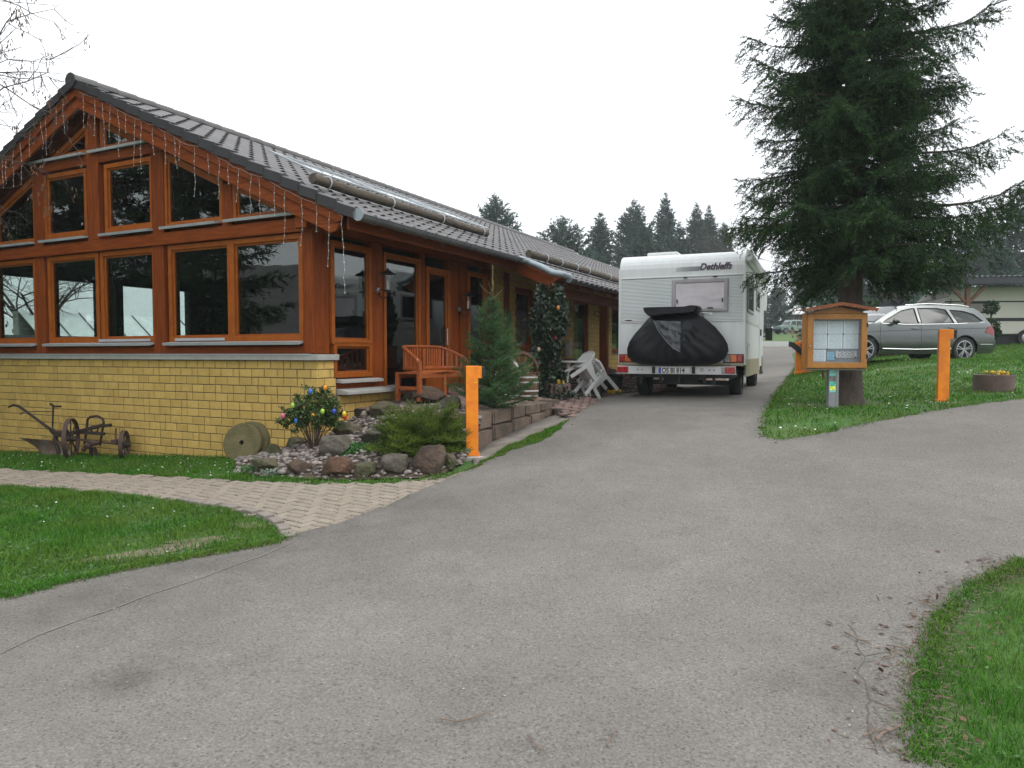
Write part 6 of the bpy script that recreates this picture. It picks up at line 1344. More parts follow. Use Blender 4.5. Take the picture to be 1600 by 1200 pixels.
m = MB(); m.lathe([(.30,-.1),(.305,.28),(.27,.285),(.25,.22)], 32); m.build('ring', mt['ringc'], t, smooth=True); m = MB(); m.lathe([(.26,.2),(.001,.25)], 24, caps=False); m.build('soil', mt['soil'], t); flowers(t, (.05,0,.25), .20, .2, 12, 3)
def palisade(label, px, py, d, rad, h, seed, n=16):
    q = at(px, py, d); z = T_(q[0], q[1]); t = thing('palisade_planter', label, 'planter', (q[0], q[1], z), 0, 'brown palisade planters')
    for k in range(n): a = 2*pi*k/n; m = MB(); m.lathe([(rad*pi/n*1.02,0),(rad*pi/n*1.02,h-.015),(rad*pi/n*.8,h)], 10, (rad*cos(a), rad*sin(a), 0)); m.build('palisade', mt['ringc'], t, smooth=True)
    m = MB(); m.lathe([(rad,h*.8),(.001,h*.9)], 20, caps=False); m.build('soil', mt['soil'], t); flowers(t, (0,-.05,h*.9), rad*.7, rad*.6, 6, seed); return t
palisade('brown palisade planter with yellow pansies at the foot of the ivy post', 868, 616, 12.6, .22, .26, 5)
palisade('dark planter with yellow pansies beside the motor home and porch post', 958, 599, 15.2, .20, .24, 6)
q = at(957,577,15.9); t = thing('waste_bin', 'black square bin standing behind the planter at the porch post', 'bin', (q[0]-.02,q[1],T_(q[0],q[1])), BROT); m = MB(); m.span((-.2,-.2,0),(.2,.2,.62)); m.build('bin_body', mt['black'], t, bev=.02); m = MB(); m.span((-.215,-.215,.62),(.215,.215,.68)); m.build('lid', mt['blackmetal'], t, bev=.02)
# ---------------------------------------------------------------- bush with eggs, juniper, ground cover
def leafy(name, lab, cat, px, py, spread, h, nst, nleaf, ls, seed, mat, twmat, crown_lo=.2):
    q = RG(px, py); t = thing(name, lab, cat, tuple(q), 0); r = np.random.default_rng(seed); m = MB(); O = []; Dd = []
    tips = []
    for k in range(nst):
        a = r.uniform(0, 2*pi); e = r.uniform(.15,1)**.6; top_ = np.array([spread*e*cos(a)*1.0, spread*.7*e*sin(a), h*(1-.55*e**1.6)*r.uniform(.8,1.0)]); P = [np.array([.04*cos(a),.04*sin(a),0]), top_*np.array([.45,.45,.5])+r.normal(0,.02,3), top_]
        m.tube(P, [.007,.005,.002], 5); tips.append(top_)
        for j in range(9):
            s0 = r.uniform(.18,1); b0 = (P[1]*(1-s0)*1.0 + P[2]*s0) if s0 > .2 else P[1]; d = np.array([r.normal(0,1), r.normal(0,.8), r.uniform(-.1,1)]); d /= np.linalg.norm(d); l = r.uniform(.05,.14)*h
            m.tube([b0, b0+d*l], .0025, 4, caps=False); k2 = nleaf; s2 = r.uniform(0,1,k2)[:,None]; O.append(b0 + d*l*s2 + r.normal(0,.012,(k2,3))); Dd.append(d*.5 + r.normal(0,.6,(k2,3)))
    m.build('stem', twmat, t); O = np.concatenate(O); Dd = np.concatenate(Dd); Vv, Tt = scatter(LEAFV, LEAFT, O, Dd, r.uniform(0,6,len(O)), r.uniform(.6,1.2,len(O))*ls); np_obj('foliage', Vv, Tt, mat, t); return t, q
eb, ebq = leafy('egg_bush', 'loose small leaved bush hung with coloured eggs at the wall corner', 'bush', 490, 702, .50, 1.0, 26, 26, .040, 4, mt['leaf'], mt['twig'])
EGGS = [('bright blue egg hanging highest in the bush',485,612,(.03,.16,.60)),('orange egg at the top right of the bush near the wall edge',508,606,(.85,.28,.01)),('red egg in the upper middle of the egg bush',475,636,(.60,.02,.02)),('green egg beside the red egg, upper left of the bush',457,634,(.32,.55,.05)),('lime green egg in the middle right of the bush',504,643,(.35,.60,.06)),('dark blue egg at the right side of the bush',522,643,(.02,.08,.48)),('pink egg at the far left of the bush',442,650,(.62,.13,.24)),('light blue egg low at the left of the bush',463,657,(.04,.22,.66)),('amber egg in the middle of the bush beside the spotlight',489,650,(.85,.38,.02)),('yellow egg at the right edge of the bush',538,647,(.85,.55,.01)),('red egg just under the yellow egg',539,652,(.60,.03,.01))]
for i, (lab, px, py, c) in enumerate(EGGS):
    q = at(px, py, ebq[1]-.28 + .04*(i % 3)); t = thing('easter_egg', lab, 'egg', tuple(q), 0, 'coloured eggs hanging in the bush'); m = MB(); n_ = 9
    m.lathe([(.001,-.038)] + [(.027*sin(pi*k/n_)*(1+.12*cos(pi*k/n_)*-1), -.038*cos(pi*k/n_)) for k in range(1,n_)] + [(.001,.038)], 14); m.build('shell', M('egg_paint', c, .3, coat=.3), t, smooth=True); m = MB(); m.tube([(0,0,.036),(.004,.0,.09)], .0015, 4); m.build('hanging_thread', mt['wire'], t)
for lab, px, py, dd, c in (('blue egg hanging in the ivy of the post',858,504,12.55,(.03,.06,.40)),('red egg hanging low in the ivy of the post',868,528,12.5,(.45,.03,.05)),('orange egg hanging high in the ivy of the post',872,481,12.5,(.55,.20,.04)),('pale egg at the lower left of the ivy post',842,546,12.5,(.6,.4,.3))):
    q = at(px, py, dd); t = thing('easter_egg', lab, 'egg', tuple(q), 0, 'eggs hanging in the ivy'); m = MB(); m.ball((0,0,0), (.03,.03,.042), 12, 8); m.build('shell', M('egg_paint', c, .3), t, smooth=True)
# ---------------------------------------------------------------- needle trees
def twig(n, L, nl, w, seed, flat=.0):
    r = np.random.default_rng(seed); V = []; T = []
    for i in range(n):
        x = L*(i+.3)/n; a = r.uniform(0, 2*pi); out = np.array([.75, cos(a)*.75, sin(a)*.75*(1-flat)]); out /= np.linalg.norm(out); l = nl*r.uniform(.75,1.2)
        s = np.cross(out, [r.normal(), r.normal(), r.normal()]); s /= np.linalg.norm(s); p = np.array([x,0,0]); k = len(V)
        V += [p - s*w/2, p + s*w/2, p + out*l]; T.append((k,k+1,k+2))
    return np.array(V), np.array(T)
def branch_shoots(P, r, step, lenf, twl, hang, O, D, dens=1.0, t0=.15):
    """P: (k,3) main axis of a branch; appends twig origins and directions"""
    seg = np.linalg.norm(np.diff(P, axis=0), axis=1); cum = np.r_[0, np.cumsum(seg)]; L = cum[-1]
    s = np.arange(L*t0, L, step); Q = np.stack([np.interp(s, cum, P[:,i]) for i in range(3)], 1); tg = np.gradient(Q, axis=0) if len(Q) > 1 else np.tile(P[-1]-P[0], (1,1)); tg /= np.linalg.norm(tg, axis=1, keepdims=True)+1e-9
    side = np.cross(tg, [0,0,1.]); side /= np.linalg.norm(side, axis=1, keepdims=True)+1e-9
    O.append(Q); D.append(tg + r.normal(0,.15,tg.shape))
    for sg in (-1, 1):
        ls = lenf(s/L)*L*r.uniform(.7,1.2,len(s)); hg = hang*r.uniform(.4,1.5,len(s))
        d = tg*.62 + sg*side*r.uniform(.5,.95,(len(s),1)); d[:,2] -= hg; d /= np.linalg.norm(d, axis=1, keepdims=True)
        k = np.maximum(1, (ls/twl*dens).astype(int)); idx = np.repeat(np.arange(len(s)), k); j = np.concatenate([np.arange(q) for q in k]); f = j/np.maximum(1, k[idx])
        o = Q[idx] + d[idx]*(f*ls[idx])[:,None]; o[:,2] -= (.25*hang*(f*ls[idx])**2)
        O.append(o); D.append(d[idx] + np.c_[r.normal(0,.28,(len(o),2)), r.normal(-.12*hang,.25,len(o))])
    return L
def conifer(name, lab, base, height, z_lo, radius, whorl, nbr, tw, twl, scale, mat, seed, lenf=None, hang=.35, step=.1, trunk_r=.2, rise=.15, droop=.35, tip=.15, group=None, extra=(), cat='tree', dens=1.0, limbs=True, cut=None, bark='bark', jit=.18, up_h=.75, clump=0):
    """radius(h) with h = 0 at the lowest branches and 1 at the top"""
    r = np.random.default_rng(seed); t = thing(name, lab, cat, tuple(base), 0, group); B = np.array(base, float); O = []; D = []; m = MB()
    lenf = lenf or (lambda q: .34*(1-q)**.8+.05); z = z_lo
    def one(a, zz, L, rise, droop, tip):
        u = np.linspace(0,1,9); cx = L*(u-.06*u*u); P = np.stack([cos(a)*cx, sin(a)*cx, zz + L*(rise*u - droop*u**2 + tip*u**4)], 1); P[:,:2] += np.cumsum(r.normal(0,.012*L,(9,2)), axis=0)*u[:,None]
        branch_shoots(P, r, step, lenf, twl, hang, O, D, dens)
        if limbs: m.tube(P[:8], list(np.linspace(.010+.012*L, .004, 8)), 4, caps=False)
    while z < height*.985:
        h = (z-z_lo)/(height-z_lo); n = max(3, int(nbr*r.uniform(.8,1.2)*(1-.35*h))); a0 = r.uniform(0,6.28)
        for k in range(n):
            a = a0 + 2*pi*k/n + r.normal(0,.22); L = radius(h)*r.uniform(1-jit*1.8,1+jit); zz = z + r.uniform(-.4,.4)*whorl
            if L < .05: continue
            one(a, zz, L, rise + up_h*h + r.normal(0,.06), droop*(1-.6*h), tip)
        z += whorl*(1-.45*h)*r.uniform(.85,1.15)
    for (a, zz, L, ri, dr, ti) in extra: one(a, zz, L, ri, dr, ti)
    O = np.concatenate(O); D = np.concatenate(D); nv = 3
    if clump:
        nz = np.array([mnoise.noise(Vector(p)*clump*1.6) + .6*mnoise.noise(Vector(p)*clump*3.7) for p in O]); k = nz > -.40; O, D = O[k], D[k]
    parts_ = 0; parts = np.arange(len(O)) % nv; VV = []; TT = []; off = 0
    for i in range(nv):
        s = parts == i; V, T = scatter(tw[i][0], tw[i][1], O[s], D[s], r.uniform(0,6.28,s.sum()), r.uniform(.8,1.25,s.sum())*scale*np.clip(.30+(height-O[s][:,2])/(.28*height),.30,1)); VV.append(V); TT.append(T+off); off += len(V)
    np_obj('crown', np.concatenate(VV), np.concatenate(TT), mat, t)
    zs = np.r_[-.25, 0, .06, .18, .45, np.linspace(1, height, 13)]; k = len(zs); rs = trunk_r*np.maximum(.03,(1-np.maximum(zs,0)/height))**.85; rs[:5] *= [1.55,1.45,1.28,1.10,1.03]
    mm = MB(); tz = [(.03*mnoise.noise(Vector((q*.4,seed,0))), .03*mnoise.noise(Vector((q*.4,0,seed))), q) for q in zs]; mm.tube(tz, list(rs), 16); mm.build('trunk', mt[bark], t, smooth=True)
    if limbs: m.build('limbs', mt['twig'], t)
    return t, len(O)
TW = [twig(14, .15, .042, .0135, i) for i in range(3)]
tq = G(1325,633)
ex = [(-.08, 3.2, 2.95, .0, .12, .32), (-.25, 3.0, 2.3, .0, .15, .2), (.12, 2.15, 1.75, .05, .14, .06), (3.2, 3.25, 1.9, .02,.12,.12), (3.0, 3.1, 1.75, .0,.12,.1), (3.1, 4.75, 1.95, .08, .2, .2), (3.3,5.15,1.8,.10,.2,.2),(3.0,5.7,1.75,.10,.2,.22),(-.1,4.0,2.5,.03,.12,.22),(.15,4.4,2.0,.02,.12,.2),(-.2,5.8,2.1,.06,.12,.25)]
big = conifer('big_spruce', 'large dark green spruce with drooping branches standing behind the notice board', tq, 13.0, 2.30, lambda h: 1.70*(1-h)**.72*(.85+.15*min(1,h*9)), .30, 15, TW, .082, 1.0, mt['needle'], 21, hang=.65, step=.05, up_h=.42, trunk_r=.20, rise=.06, droop=.26, tip=.13, clump=.9, extra=ex, dens=1.0, lenf=lambda q: .31*(1-q)**.42+.09, jit=.25)
print('big spruce twigs', big[1])
# young spruce in front of the terrace
TWY = [twig(26, .085, .017, .0042, 50+i) for i in range(3)]
yq = at(772,650,10.12); yz = RH(yq[0],yq[1]) if pip([yq[:2]], rock_poly)[0] else T_(yq[0],yq[1])
ys = conifer('young_spruce', 'young spruce with bare leader growing between orange post and terrace', (yq[0]-.02,yq[1],yz-.03), 1.80, .10, lambda h: .70*(1-h)**1.25*(.85+.15*min(1,h*6)), .12, 10, TWY, .045, 1.2, mt['needle_young'], 5, hang=.10, step=.045, trunk_r=.028, rise=.36, droop=.10, tip=.1, dens=1.0, lenf=lambda q: .36*(1-q)**.8+.06)
m = MB()
for a, zz, l in ((.2,1.62,.17),(2.9,1.66,.19),(1.5,1.72,.12),(4.2,1.70,.13)): m.tube([(0,0,zz),(l*.5*cos(a),l*.5*sin(a),zz+.06),(l*cos(a),l*sin(a),zz+.16)], [.005,.004,.003], 5)
m.tube([(0,0,1.8),(.004,0,2.08)], [.009,.006], 6); [m.ball((.004,0,2.03+.02*k), .011, 6, 4) for k in range(3)]; m.build('leader', M('young_bark', (.17,.13,.05), .8), ys[0])
# low juniper
TWJ = [twig(16, .07, .013, .0045, 80+i) for i in range(3)]
jq = RG(655,716); r = np.random.default_rng(8); O = []; D = []; jm = MB(); jt = thing('juniper_shrub', 'low bushy juniper shrub with feathery yellow green sprays behind the front boulders', 'shrub', tuple(jq), 0)
for k in range(210):
    a = r.uniform(0,2*pi); e = r.random()**.55; L = .68*(.55+.45*r.random()); el = (1-e)*1.25+.10; d = np.array([cos(a)*cos(el), .8*sin(a)*cos(el), sin(el)]); u = np.linspace(0,1,7)[:,None]; P = d*L*u + np.array([0,0,-.06])*u**2 + np.cumsum(r.normal(0,.008,(7,3)),axis=0); P[:,2] += .02; P[:,1] += .22; P[:,2] *= 1.15
    branch_shoots(P, r, .03, lambda q: .30*(1-q)**.6+.08, .032, -.25, O, D, 1.0, .25); jm.tube(P, list(np.linspace(.007,.002,7)), 4, caps=False)
O = np.concatenate(O); D = np.concatenate(D); D[:,2] += .25; s = RNG.random(len(O)) < .95; O, D = O[s], D[s]; V, T = scatter(TWJ[0][0], TWJ[0][1], O, D, r.uniform(0,6,len(O)), r.uniform(1.0,1.5,len(O))); np_obj('foliage', V, T, mt['yew'], jt); jm.build('branches', mt['twig'], jt)
print('juniper', len(O))
# ground cover clump between the front stones
gq = RG(555,708); r = np.random.default_rng(2); k = 700; O = np.c_[gq[0]+r.normal(0,.13,k), gq[1]+.05+r.normal(0,.07,k), np.zeros(k)]; O[:,2] = RH(O[:,0],O[:,1]) + r.uniform(0,.09,k)*np.exp(-((O[:,0]-gq[0])/.16)**2); V, T = scatter(LEAFV, LEAFT, O, np.c_[r.normal(0,1,(k,2)), r.uniform(.1,1.3,k)], r.uniform(0,6,k), r.uniform(.03,.05,k))
tag(np_obj('ground_cover_plant', V, T, mt['cover'], org=tuple(gq)), 'bright green leafy cushion plant among the pebbles', 'plant')
for lab, px, py, k, sp in (('low green weeds beside the mossy slab left of the rockery',396,738,160,.10),('grey green sedum tuft at the front of the rockery',424,744,90,.06)):
    q = RG(px, py); r = np.random.default_rng(px); O = np.c_[q[0]+r.normal(0,sp,k), q[1]+r.normal(0,sp*.5,k), q[2]+r.uniform(0,.07,k)]; V, T = scatter(LEAFV, LEAFT, O, np.c_[r.normal(0,1,(k,2)), r.uniform(.2,1.5,k)], r.uniform(0,6,k), r.uniform(.03,.05,k)); tag(np_obj('weed_tuft', V, T, mt['cover'] if px == 396 else M('sedum', (.16,.22,.17), .6, rv=.3, rnd='island'), org=tuple(q)), lab, 'plant')
# ivy clad porch post
iq = at(856,612,12.72); iz = T_(iq[0],iq[1]); it = thing('ivy_post', 'porch post completely wrapped in dark ivy with small eggs', 'post', (iq[0],iq[1],iz), BROT); m = MB(); m.span((-.1,-.1,0),(.1,.1,1.98)); m.build('post', mt['wood_v'], it)
r = np.random.default_rng(12); k = 6200; a = r.uniform(0,2*pi,k); z = r.uniform(.05,1.98,k); rad = .21 + .05*np.sin(z*5+1)+.05*np.sin(a*3+z*4) + r.normal(0,.035,k) - .02*np.clip(z-1.55,0,1); O = np.c_[rad*np.cos(a), rad*np.sin(a), z]
k2 = 750; O2 = np.c_[r.normal(.12,.20,k2), r.normal(-.15,.14,k2), r.uniform(0,1,k2)**1.5*.42]; O2[:,2] *= np.exp(-((O2[:,0]-.1)/.35)**2); 
D1 = np.c_[np.cos(a)*.5, np.sin(a)*.5, -r.uniform(.3,1.2,k)] + r.normal(0,.35,(k,3)); D2 = r.normal(0,1,(k2,3)); O = np.r_[O,O2]; Dd = np.r_[D1,D2]
IVV = np.array([(0,0,0),(.15,.42,.03),(.5,.3,.05),(1,0,-.08),(.5,-.3,.05),(.15,-.42,.03)]); V, T = scatter(IVV, LEAFT, O, Dd, np.concatenate([np.arctan2(D1[:,1],D1[:,0])*0 + r.normal(pi/2,.5,k), r.uniform(0,6,k2)]), r.uniform(.05,.085,len(O))); np_obj('ivy', V, T, mt['ivy'], it)
m = MB(); [m.tube([(.12*cos(b), .12*sin(b), 0),(.13*cos(b+.5), .13*sin(b+.5), .9),(.12*cos(b+.2), .12*sin(b+.2), 1.8)], .012, 5) for b in (0,1.5,3,4.5)]; m.build('ivy_stem', mt['twig'], it)
# topiary by the caravan
q = at(1547,548,23.5); tt = thing('topiary_tree', 'small clipped tree of dark balls in front of the cream caravan', 'tree', (q[0],q[1],H(q[0],q[1])), 0); zb = H(q[0],q[1]); m = MB(); m.tube([(0,0,0),(0,0,1.35)], .025, 8); m.build('trunk', mt['twig'], tt)
for (cz_, cx_, rd) in ((1.30+ .15,0,.20),(.86,.03,.20),(.62,.16,.13)): k = 420; r = np.random.default_rng(int(cz_*100)); n_ = r.normal(0,1,(k,3)); n_ /= np.linalg.norm(n_,axis=1,keepdims=True); O = n_*rd*r.uniform(.5,1.05,(k,1)) + [cx_,0,cz_]; V, T = scatter(LEAFV, LEAFT, O, n_+r.normal(0,.5,(k,3)), r.uniform(0,6,k), np.full(k,.08)); np_obj('clipped_ball', V, T, mt['needle'], tt)

# ---------------------------------------------------------------- distant trees
TWF = [twig(9, .85, .42, .17, 90+i) for i in range(3)]
FAR = [(772,300,360,70,46,'pointed spruce rising over the roof ridge, leftmost of the far trees'),(878,338,400,72,62,'broad low spruce over the far end of the roof'),(938,330,420,78,36,'slim pointed spruce left of the tall broad conifer'),(990,312,430,85,74,'tall broad conifer with loose top, above the motor home roof'),(1040,300,430,88,34,'slender tallest spruce behind the motor home'),(1062,345,430,90,26,'small spruce between the slender spruce and the twin spruces'),(1088,316,430,90,32,'left one of the twin spruces behind the motor home'),(1108,320,430,92,34,'right one of the twin spruces behind the motor home'),(1131,345,430,95,26,'short spruce right of the twin spruces'),(915,385,440,66,46,'low bushy spruce at the roof end'),(1005,350,440,74,60,'dense dark spruce in front of the tall broad conifer'),
 (1215,448,520,100,56,'pale hazy spruce beside the lane behind the motor home'),(1180,430,520,98,44,'hazy spruce just over the motor home awning'),(1262,420,510,112,64,'hazy spruce between lane and big spruce'),(1590,290,500,58,60,'tall spruce at the right picture edge'),(1545,325,500,62,56,'tall spruce second from the right picture edge'),(1510,350,500,64,54,'spruce in the right wood above the shelter roof'),(1478,372,500,66,52,'smaller spruce in the right wood left of the shelter roof'),(1640,300,500,56,70,'spruce just beyond the right picture edge'),(1440,395,500,60,50,'spruce behind the shelter, nearest to the big spruce'),(1566,370,510,52,50,'dense lower spruce in front of the right wood'),(1400,400,520,70,60,'dark spruce seen through the big spruce'),(1360,390,520,74,60,'distant spruce behind the big spruce trunk'),(1300,380,520,78,66,'distant spruce left of the big spruce trunk')]
nf = 0
for i, (px, pt, pb, d, wpx, lab) in enumerate(FAR):
    q = at(px, pt, d); gz = H(q[0],q[1]); ht = q[2]-gz; rad = wpx/2*d/F*1.1/min(1,((pb-pt)/(ht*F/d)))**.8; sc = d/75
    c = conifer('far_spruce', lab, (q[0],q[1],gz), ht, .8, lambda h, rad=rad: rad*(1-h)**.8, max(.7, ht/26), 9, TWF, .9, .8*(.75+.25*sc), mt['needle_hazed'], 300+i, hang=.30, step=.36, trunk_r=.28, rise=.1, droop=.3, tip=.25, group='spruces beyond the camp site', dens=1.0, limbs=False, lenf=lambda q: .32*(1-q)**.8+.05, jit=.24); nf += c[1]
print('far twigs', nf)
# dark hedge / undergrowth below the big spruce, brown scrub behind the car
r = np.random.default_rng(33); 
def scrub(name, lab, c, ext, k, size, mat, seed, cat='hedge'):
    r = np.random.default_rng(seed); P = r.uniform(-1,1,(k,3)); P = P[(P**2).sum(1) < 1]; O = P*np.array(ext) + np.array([0,0,ext[2]*.9]); O[:,2] *= (.75+.5*np.array([mnoise.noise(Vector((p[0]*.9+seed,p[1]*.9,0))) for p in O])); zb = H(c[0],c[1]); V, T = scatter(LEAFV, LEAFT, O, r.normal(0,1,O.shape), r.uniform(0,6,len(O)), r.uniform(.6,1.3,len(O))*size)
    t = thing(name, lab, cat, (c[0],c[1],zb), 0); np_obj('foliage', V, T, mat, t); m = MB()
    for k in range(14): a = r.uniform(0,6.28); e = r.random(); m.tube([(ext[0]*e*cos(a)*.8, ext[1]*e*sin(a)*.8, 0),(ext[0]*e*cos(a), ext[1]*e*sin(a), ext[2]*1.2)], [.03,.012], 5)
    m.build('stem', mt['twig'], t)
mt['scrub'] = M('brown_green_scrub', (.075,.085,.035), .8, col2=(.13,.085,.05), nscale=1.2, contrast=1.5, rv=.4, rnd='island', coord='pos')
scrub('scrub_hedge', 'brown and green scrub behind the bonnet of the estate car', (13.2,26.5), (3.0,1.0,1.0), 2600, .22, mt['scrub'], 41)
scrub('scrub_hedge', 'dark green thicket behind the big spruce trunk', (16.2,33), (2.4,1.2,1.7), 2400, .25, mt['needle'], 42)
scrub('scrub_hedge', 'hedge along the far side of the lane behind the motor home', (3,66), (10,2.0,1.4), 5000, .42, mt['needle_hazed'], 43)
scrub('scrub_hedge', 'shrubs at the edge of the right wood behind the caravan', (24,40), (8,2,1.7), 4200, .35, mt['needle_hazed'], 44)
scrub('scrub_hedge', 'low bushes on the slope left of the club house', tuple(W(-22,9,0)[:2]), (4,8,1.4), 3500, .2, mt['scrub'], 45)

# ---------------------------------------------------------------- bare trees
def bare_tree(lab, base, height, r0, seed, spread=.55, levels=5, name='bare_tree', group=None, first=None, keys=0, limb_dirs=None):
    r = random.Random(seed); t = thing(name, lab, 'tree', tuple(base), 0, group); m = MB(); tips = []
    def grow(p, d, L, rad, lv):
        P = [p]; q = p; dd = d
        for i in range(4): dd = (dd + Vector((r.gauss(0,.12), r.gauss(0,.12), r.gauss(.02,.08)))).normalized(); q = q + dd*L/4; P.append(q)
        m.tube(P, list(np.linspace(rad, rad*.55, 5)), 6 if lv > 2 else 4, caps=False)
        if lv == 0: tips.append((P[-1], dd)); return
        for k in range(r.choice((3,4)) if lv > 1 else 3):
            s = r.uniform(.35,1.0); i = min(3, int(s*4)); b = P[i].lerp(P[i+1], s*4-i); ax = Vector((r.gauss(0,1), r.gauss(0,1), r.gauss(.1,.6))).normalized(); nd = (dd*(1-spread) + ax*spread).normalized(); grow(b, nd, L*r.uniform(.55,.78), rad*.5*(1.15-.4*s), lv-1)
    tm = MB(); tr_ = [Vector((0,0,-.2)), Vector((.02,0,height*.15)), Vector((.03,.03,height*.32))]; tm.tube(tr_, [r0*1.3, r0, r0*.8], 10); tm.build('trunk', mt['bare'], t, smooth=True)
    for k in range(5): a = 2*pi*k/5 + r.random(); grow(tr_[2] if k else tr_[2], (Vector((cos(a)*.6, sin(a)*.6, .8)) if limb_dirs is None else Vector(limb_dirs[k % len(limb_dirs)])).normalized(), height*.30, r0*.45, levels-1)
    m.build('branches', mt['bare'], t)
    return t, tips
q = W(-17.5,6.5,0); bare_tree('bare tree behind the greenhouse seen through the gable windows', (q[0],q[1],H(q[0],q[1])), 6.5, .14, 3, levels=6)
q = W(-21,3.2,0); bare_tree('second bare tree further left behind the greenhouse', (q[0],q[1],H(q[0],q[1])), 6.0, .13, 13, levels=5)
q = at(1160,500,70); bare_tree('hazy bare tree between motor home and big spruce', (q[0],q[1],H(q[0],q[1])), 15.5, .25, 6, levels=5)
q = at(1592,520,60); bare_tree('hazy bare tree at the edge of the right wood', (q[0]-4,q[1]-6,H(q[0],q[1])), 9, .2, 7, levels=4)
# ash tree left of the picture whose branches hang in from above, with bunches of keys
ash = thing('ash_tree', 'bare tree at the left edge with thin branches and brown seed bunches hanging in', 'tree', (-8.2,6.9,H(-8.2,6.9)), 0); m = MB(); bz = H(-8.2,6.9)
tm = MB(); tm.tube([(0,0,-.2),(.05,0,1.5),(.0,.1,3.4),(.2,.0,5.5),(.3,.1,7.5)], [.17,.13,.11,.08,.03], 12); tm.build('trunk', mt['bare'], ash, smooth=True)
r = random.Random(17); keys = []
def limb(a, b, rad, n, lv):
    P = []; a, b = Vector(a), Vector(b); L = (b-a).length
    for i in range(7): s = i/6; P.append(a.lerp(b, s) + Vector((0,0,-.22*L*(s-s*s)*(-1 if lv == 2 else 1))) + Vector((r.gauss(0,.035*L), r.gauss(0,.035*L), r.gauss(0,.035*L)))*s)
    m.tube(P, list(np.linspace(rad, rad*.15, 7)), 5, caps=False)
    if lv == 0:
        if r.random() < .22: keys.append(P[-1])
        return
    for k in range(n):
        s = r.uniform(.3,1); p = P[min(6,int(s*6))]; d = (b-a).normalized()*.6 + Vector((r.gauss(0,.6), r.gauss(0,.5), r.gauss(-.05,.6))); limb(p, p + d.normalized()*L*r.uniform(.22,.42), rad*.5, 5, lv-1)
o_ = Vector((-8.2,6.9,bz))
for px, py, d, z0 in ((48,10,7.6,4.2),(38,70,7.4,3.6),(40,150,7.2,3.0),(10,110,7.0,3.3),(25,-60,7.8,4.6),(48,215,7.4,2.8),(20,60,7.1,3.2),(0,190,7.0,2.8)): limb((0,0,z0), Vector(at(px,py,d)) - o_, .018, 9, 3)
m.build('branches', mt['bare'], ash)
kO = []; kD = []
for p in keys:
    for j in range(r.randrange(6,14)): kO.append(p + Vector((r.gauss(0,.018), r.gauss(0,.018), -r.random()*.16))); kD.append((r.gauss(0,.35), r.gauss(0,.35), -1))
KV = np.array([(0,0,0),(.4,.1,0),(1,.14,0),(1.05,-.1,0),(.4,-.1,0)]); KT = np.array([(0,1,4),(1,2,4),(2,3,4)])
V, T = scatter(KV, KT, np.array(kO), np.array(kD), RNG.uniform(0,6,len(kO)), RNG.uniform(.03,.05,len(kO))); np_obj('seed_bunches', V, T, mt['brownleaf'], ash)
for i, (x, y, hh, lab) in enumerate(((-14.2,8.7,14,'dark spruce left of the picture nearest the lawn, mirrored in the gable glass'),(-15.5,11.4,15,'second dark spruce left of the picture, mirrored in the gable glass'),(-14.6,13.6,13,'third dark spruce left of the picture beside the club house'))):
    conifer('lawn_spruce', lab, (x,y,H(x,y)), hh, .6, lambda h: 2.6*(1-h)**.7, .42, 11, [twig(10,.4,.16,.05,i*3+k) for k in range(3)], .36, 1.0, mt['needle'], 60+i, hang=.5, step=.2, trunk_r=.22, group='spruces on the left lawn', lenf=lambda q: .34*(1-q)**.8+.05, limbs=False)
# ---------------------------------------------------------------- grass, daisies, litter
def field(polys, n, seed, hole=()):
    r = np.random.default_rng(seed); A = np.concatenate([np.array(p) for p in polys]); lo, hi = A.min(0), A.max(0); out = []; tot = 0
    while tot < n:
        P = r.uniform(lo, hi, (n*2, 2)); k = np.zeros(len(P), bool)
        for p in polys: k |= pip(P, p)
        for h in hole: k &= ~pip(P, h)
        P = P[k]; out.append(P); tot += len(P)
        if len(P) == 0: break
    return np.concatenate(out)[:n]
def blades(P, z, hmin, hmax, wd, seed, lean=.85):
    r = np.random.default_rng(seed); n = len(P); a = r.uniform(0,2*pi,n); h = r.uniform(hmin,hmax,n); w = wd*r.uniform(.7,1.3,n); la = r.uniform(0,2*pi,n); l = lean*h*r.uniform(.2,1.3,n)
    b = np.c_[P, z]; sx = np.c_[np.cos(a)*w/2, np.sin(a)*w/2, np.zeros(n)]; le = np.c_[np.cos(la)*l, np.sin(la)*l, np.zeros(n)]; up = np.c_[np.zeros((n,2)), h]
    m_ = b + up*.6 + le*.4; t = b + up*np.sqrt(np.clip(1-(l/h)**2*.35,.3,1))[:,None] + le
    V = np.stack([b-sx, b+sx, m_-sx*.8, m_+sx*.8, t], 1).reshape(-1,3); T = (np.array([[0,1,3],[0,3,2],[2,3,4]])[None] + (np.arange(n)*5)[:,None,None]).reshape(-1,3); return V, T
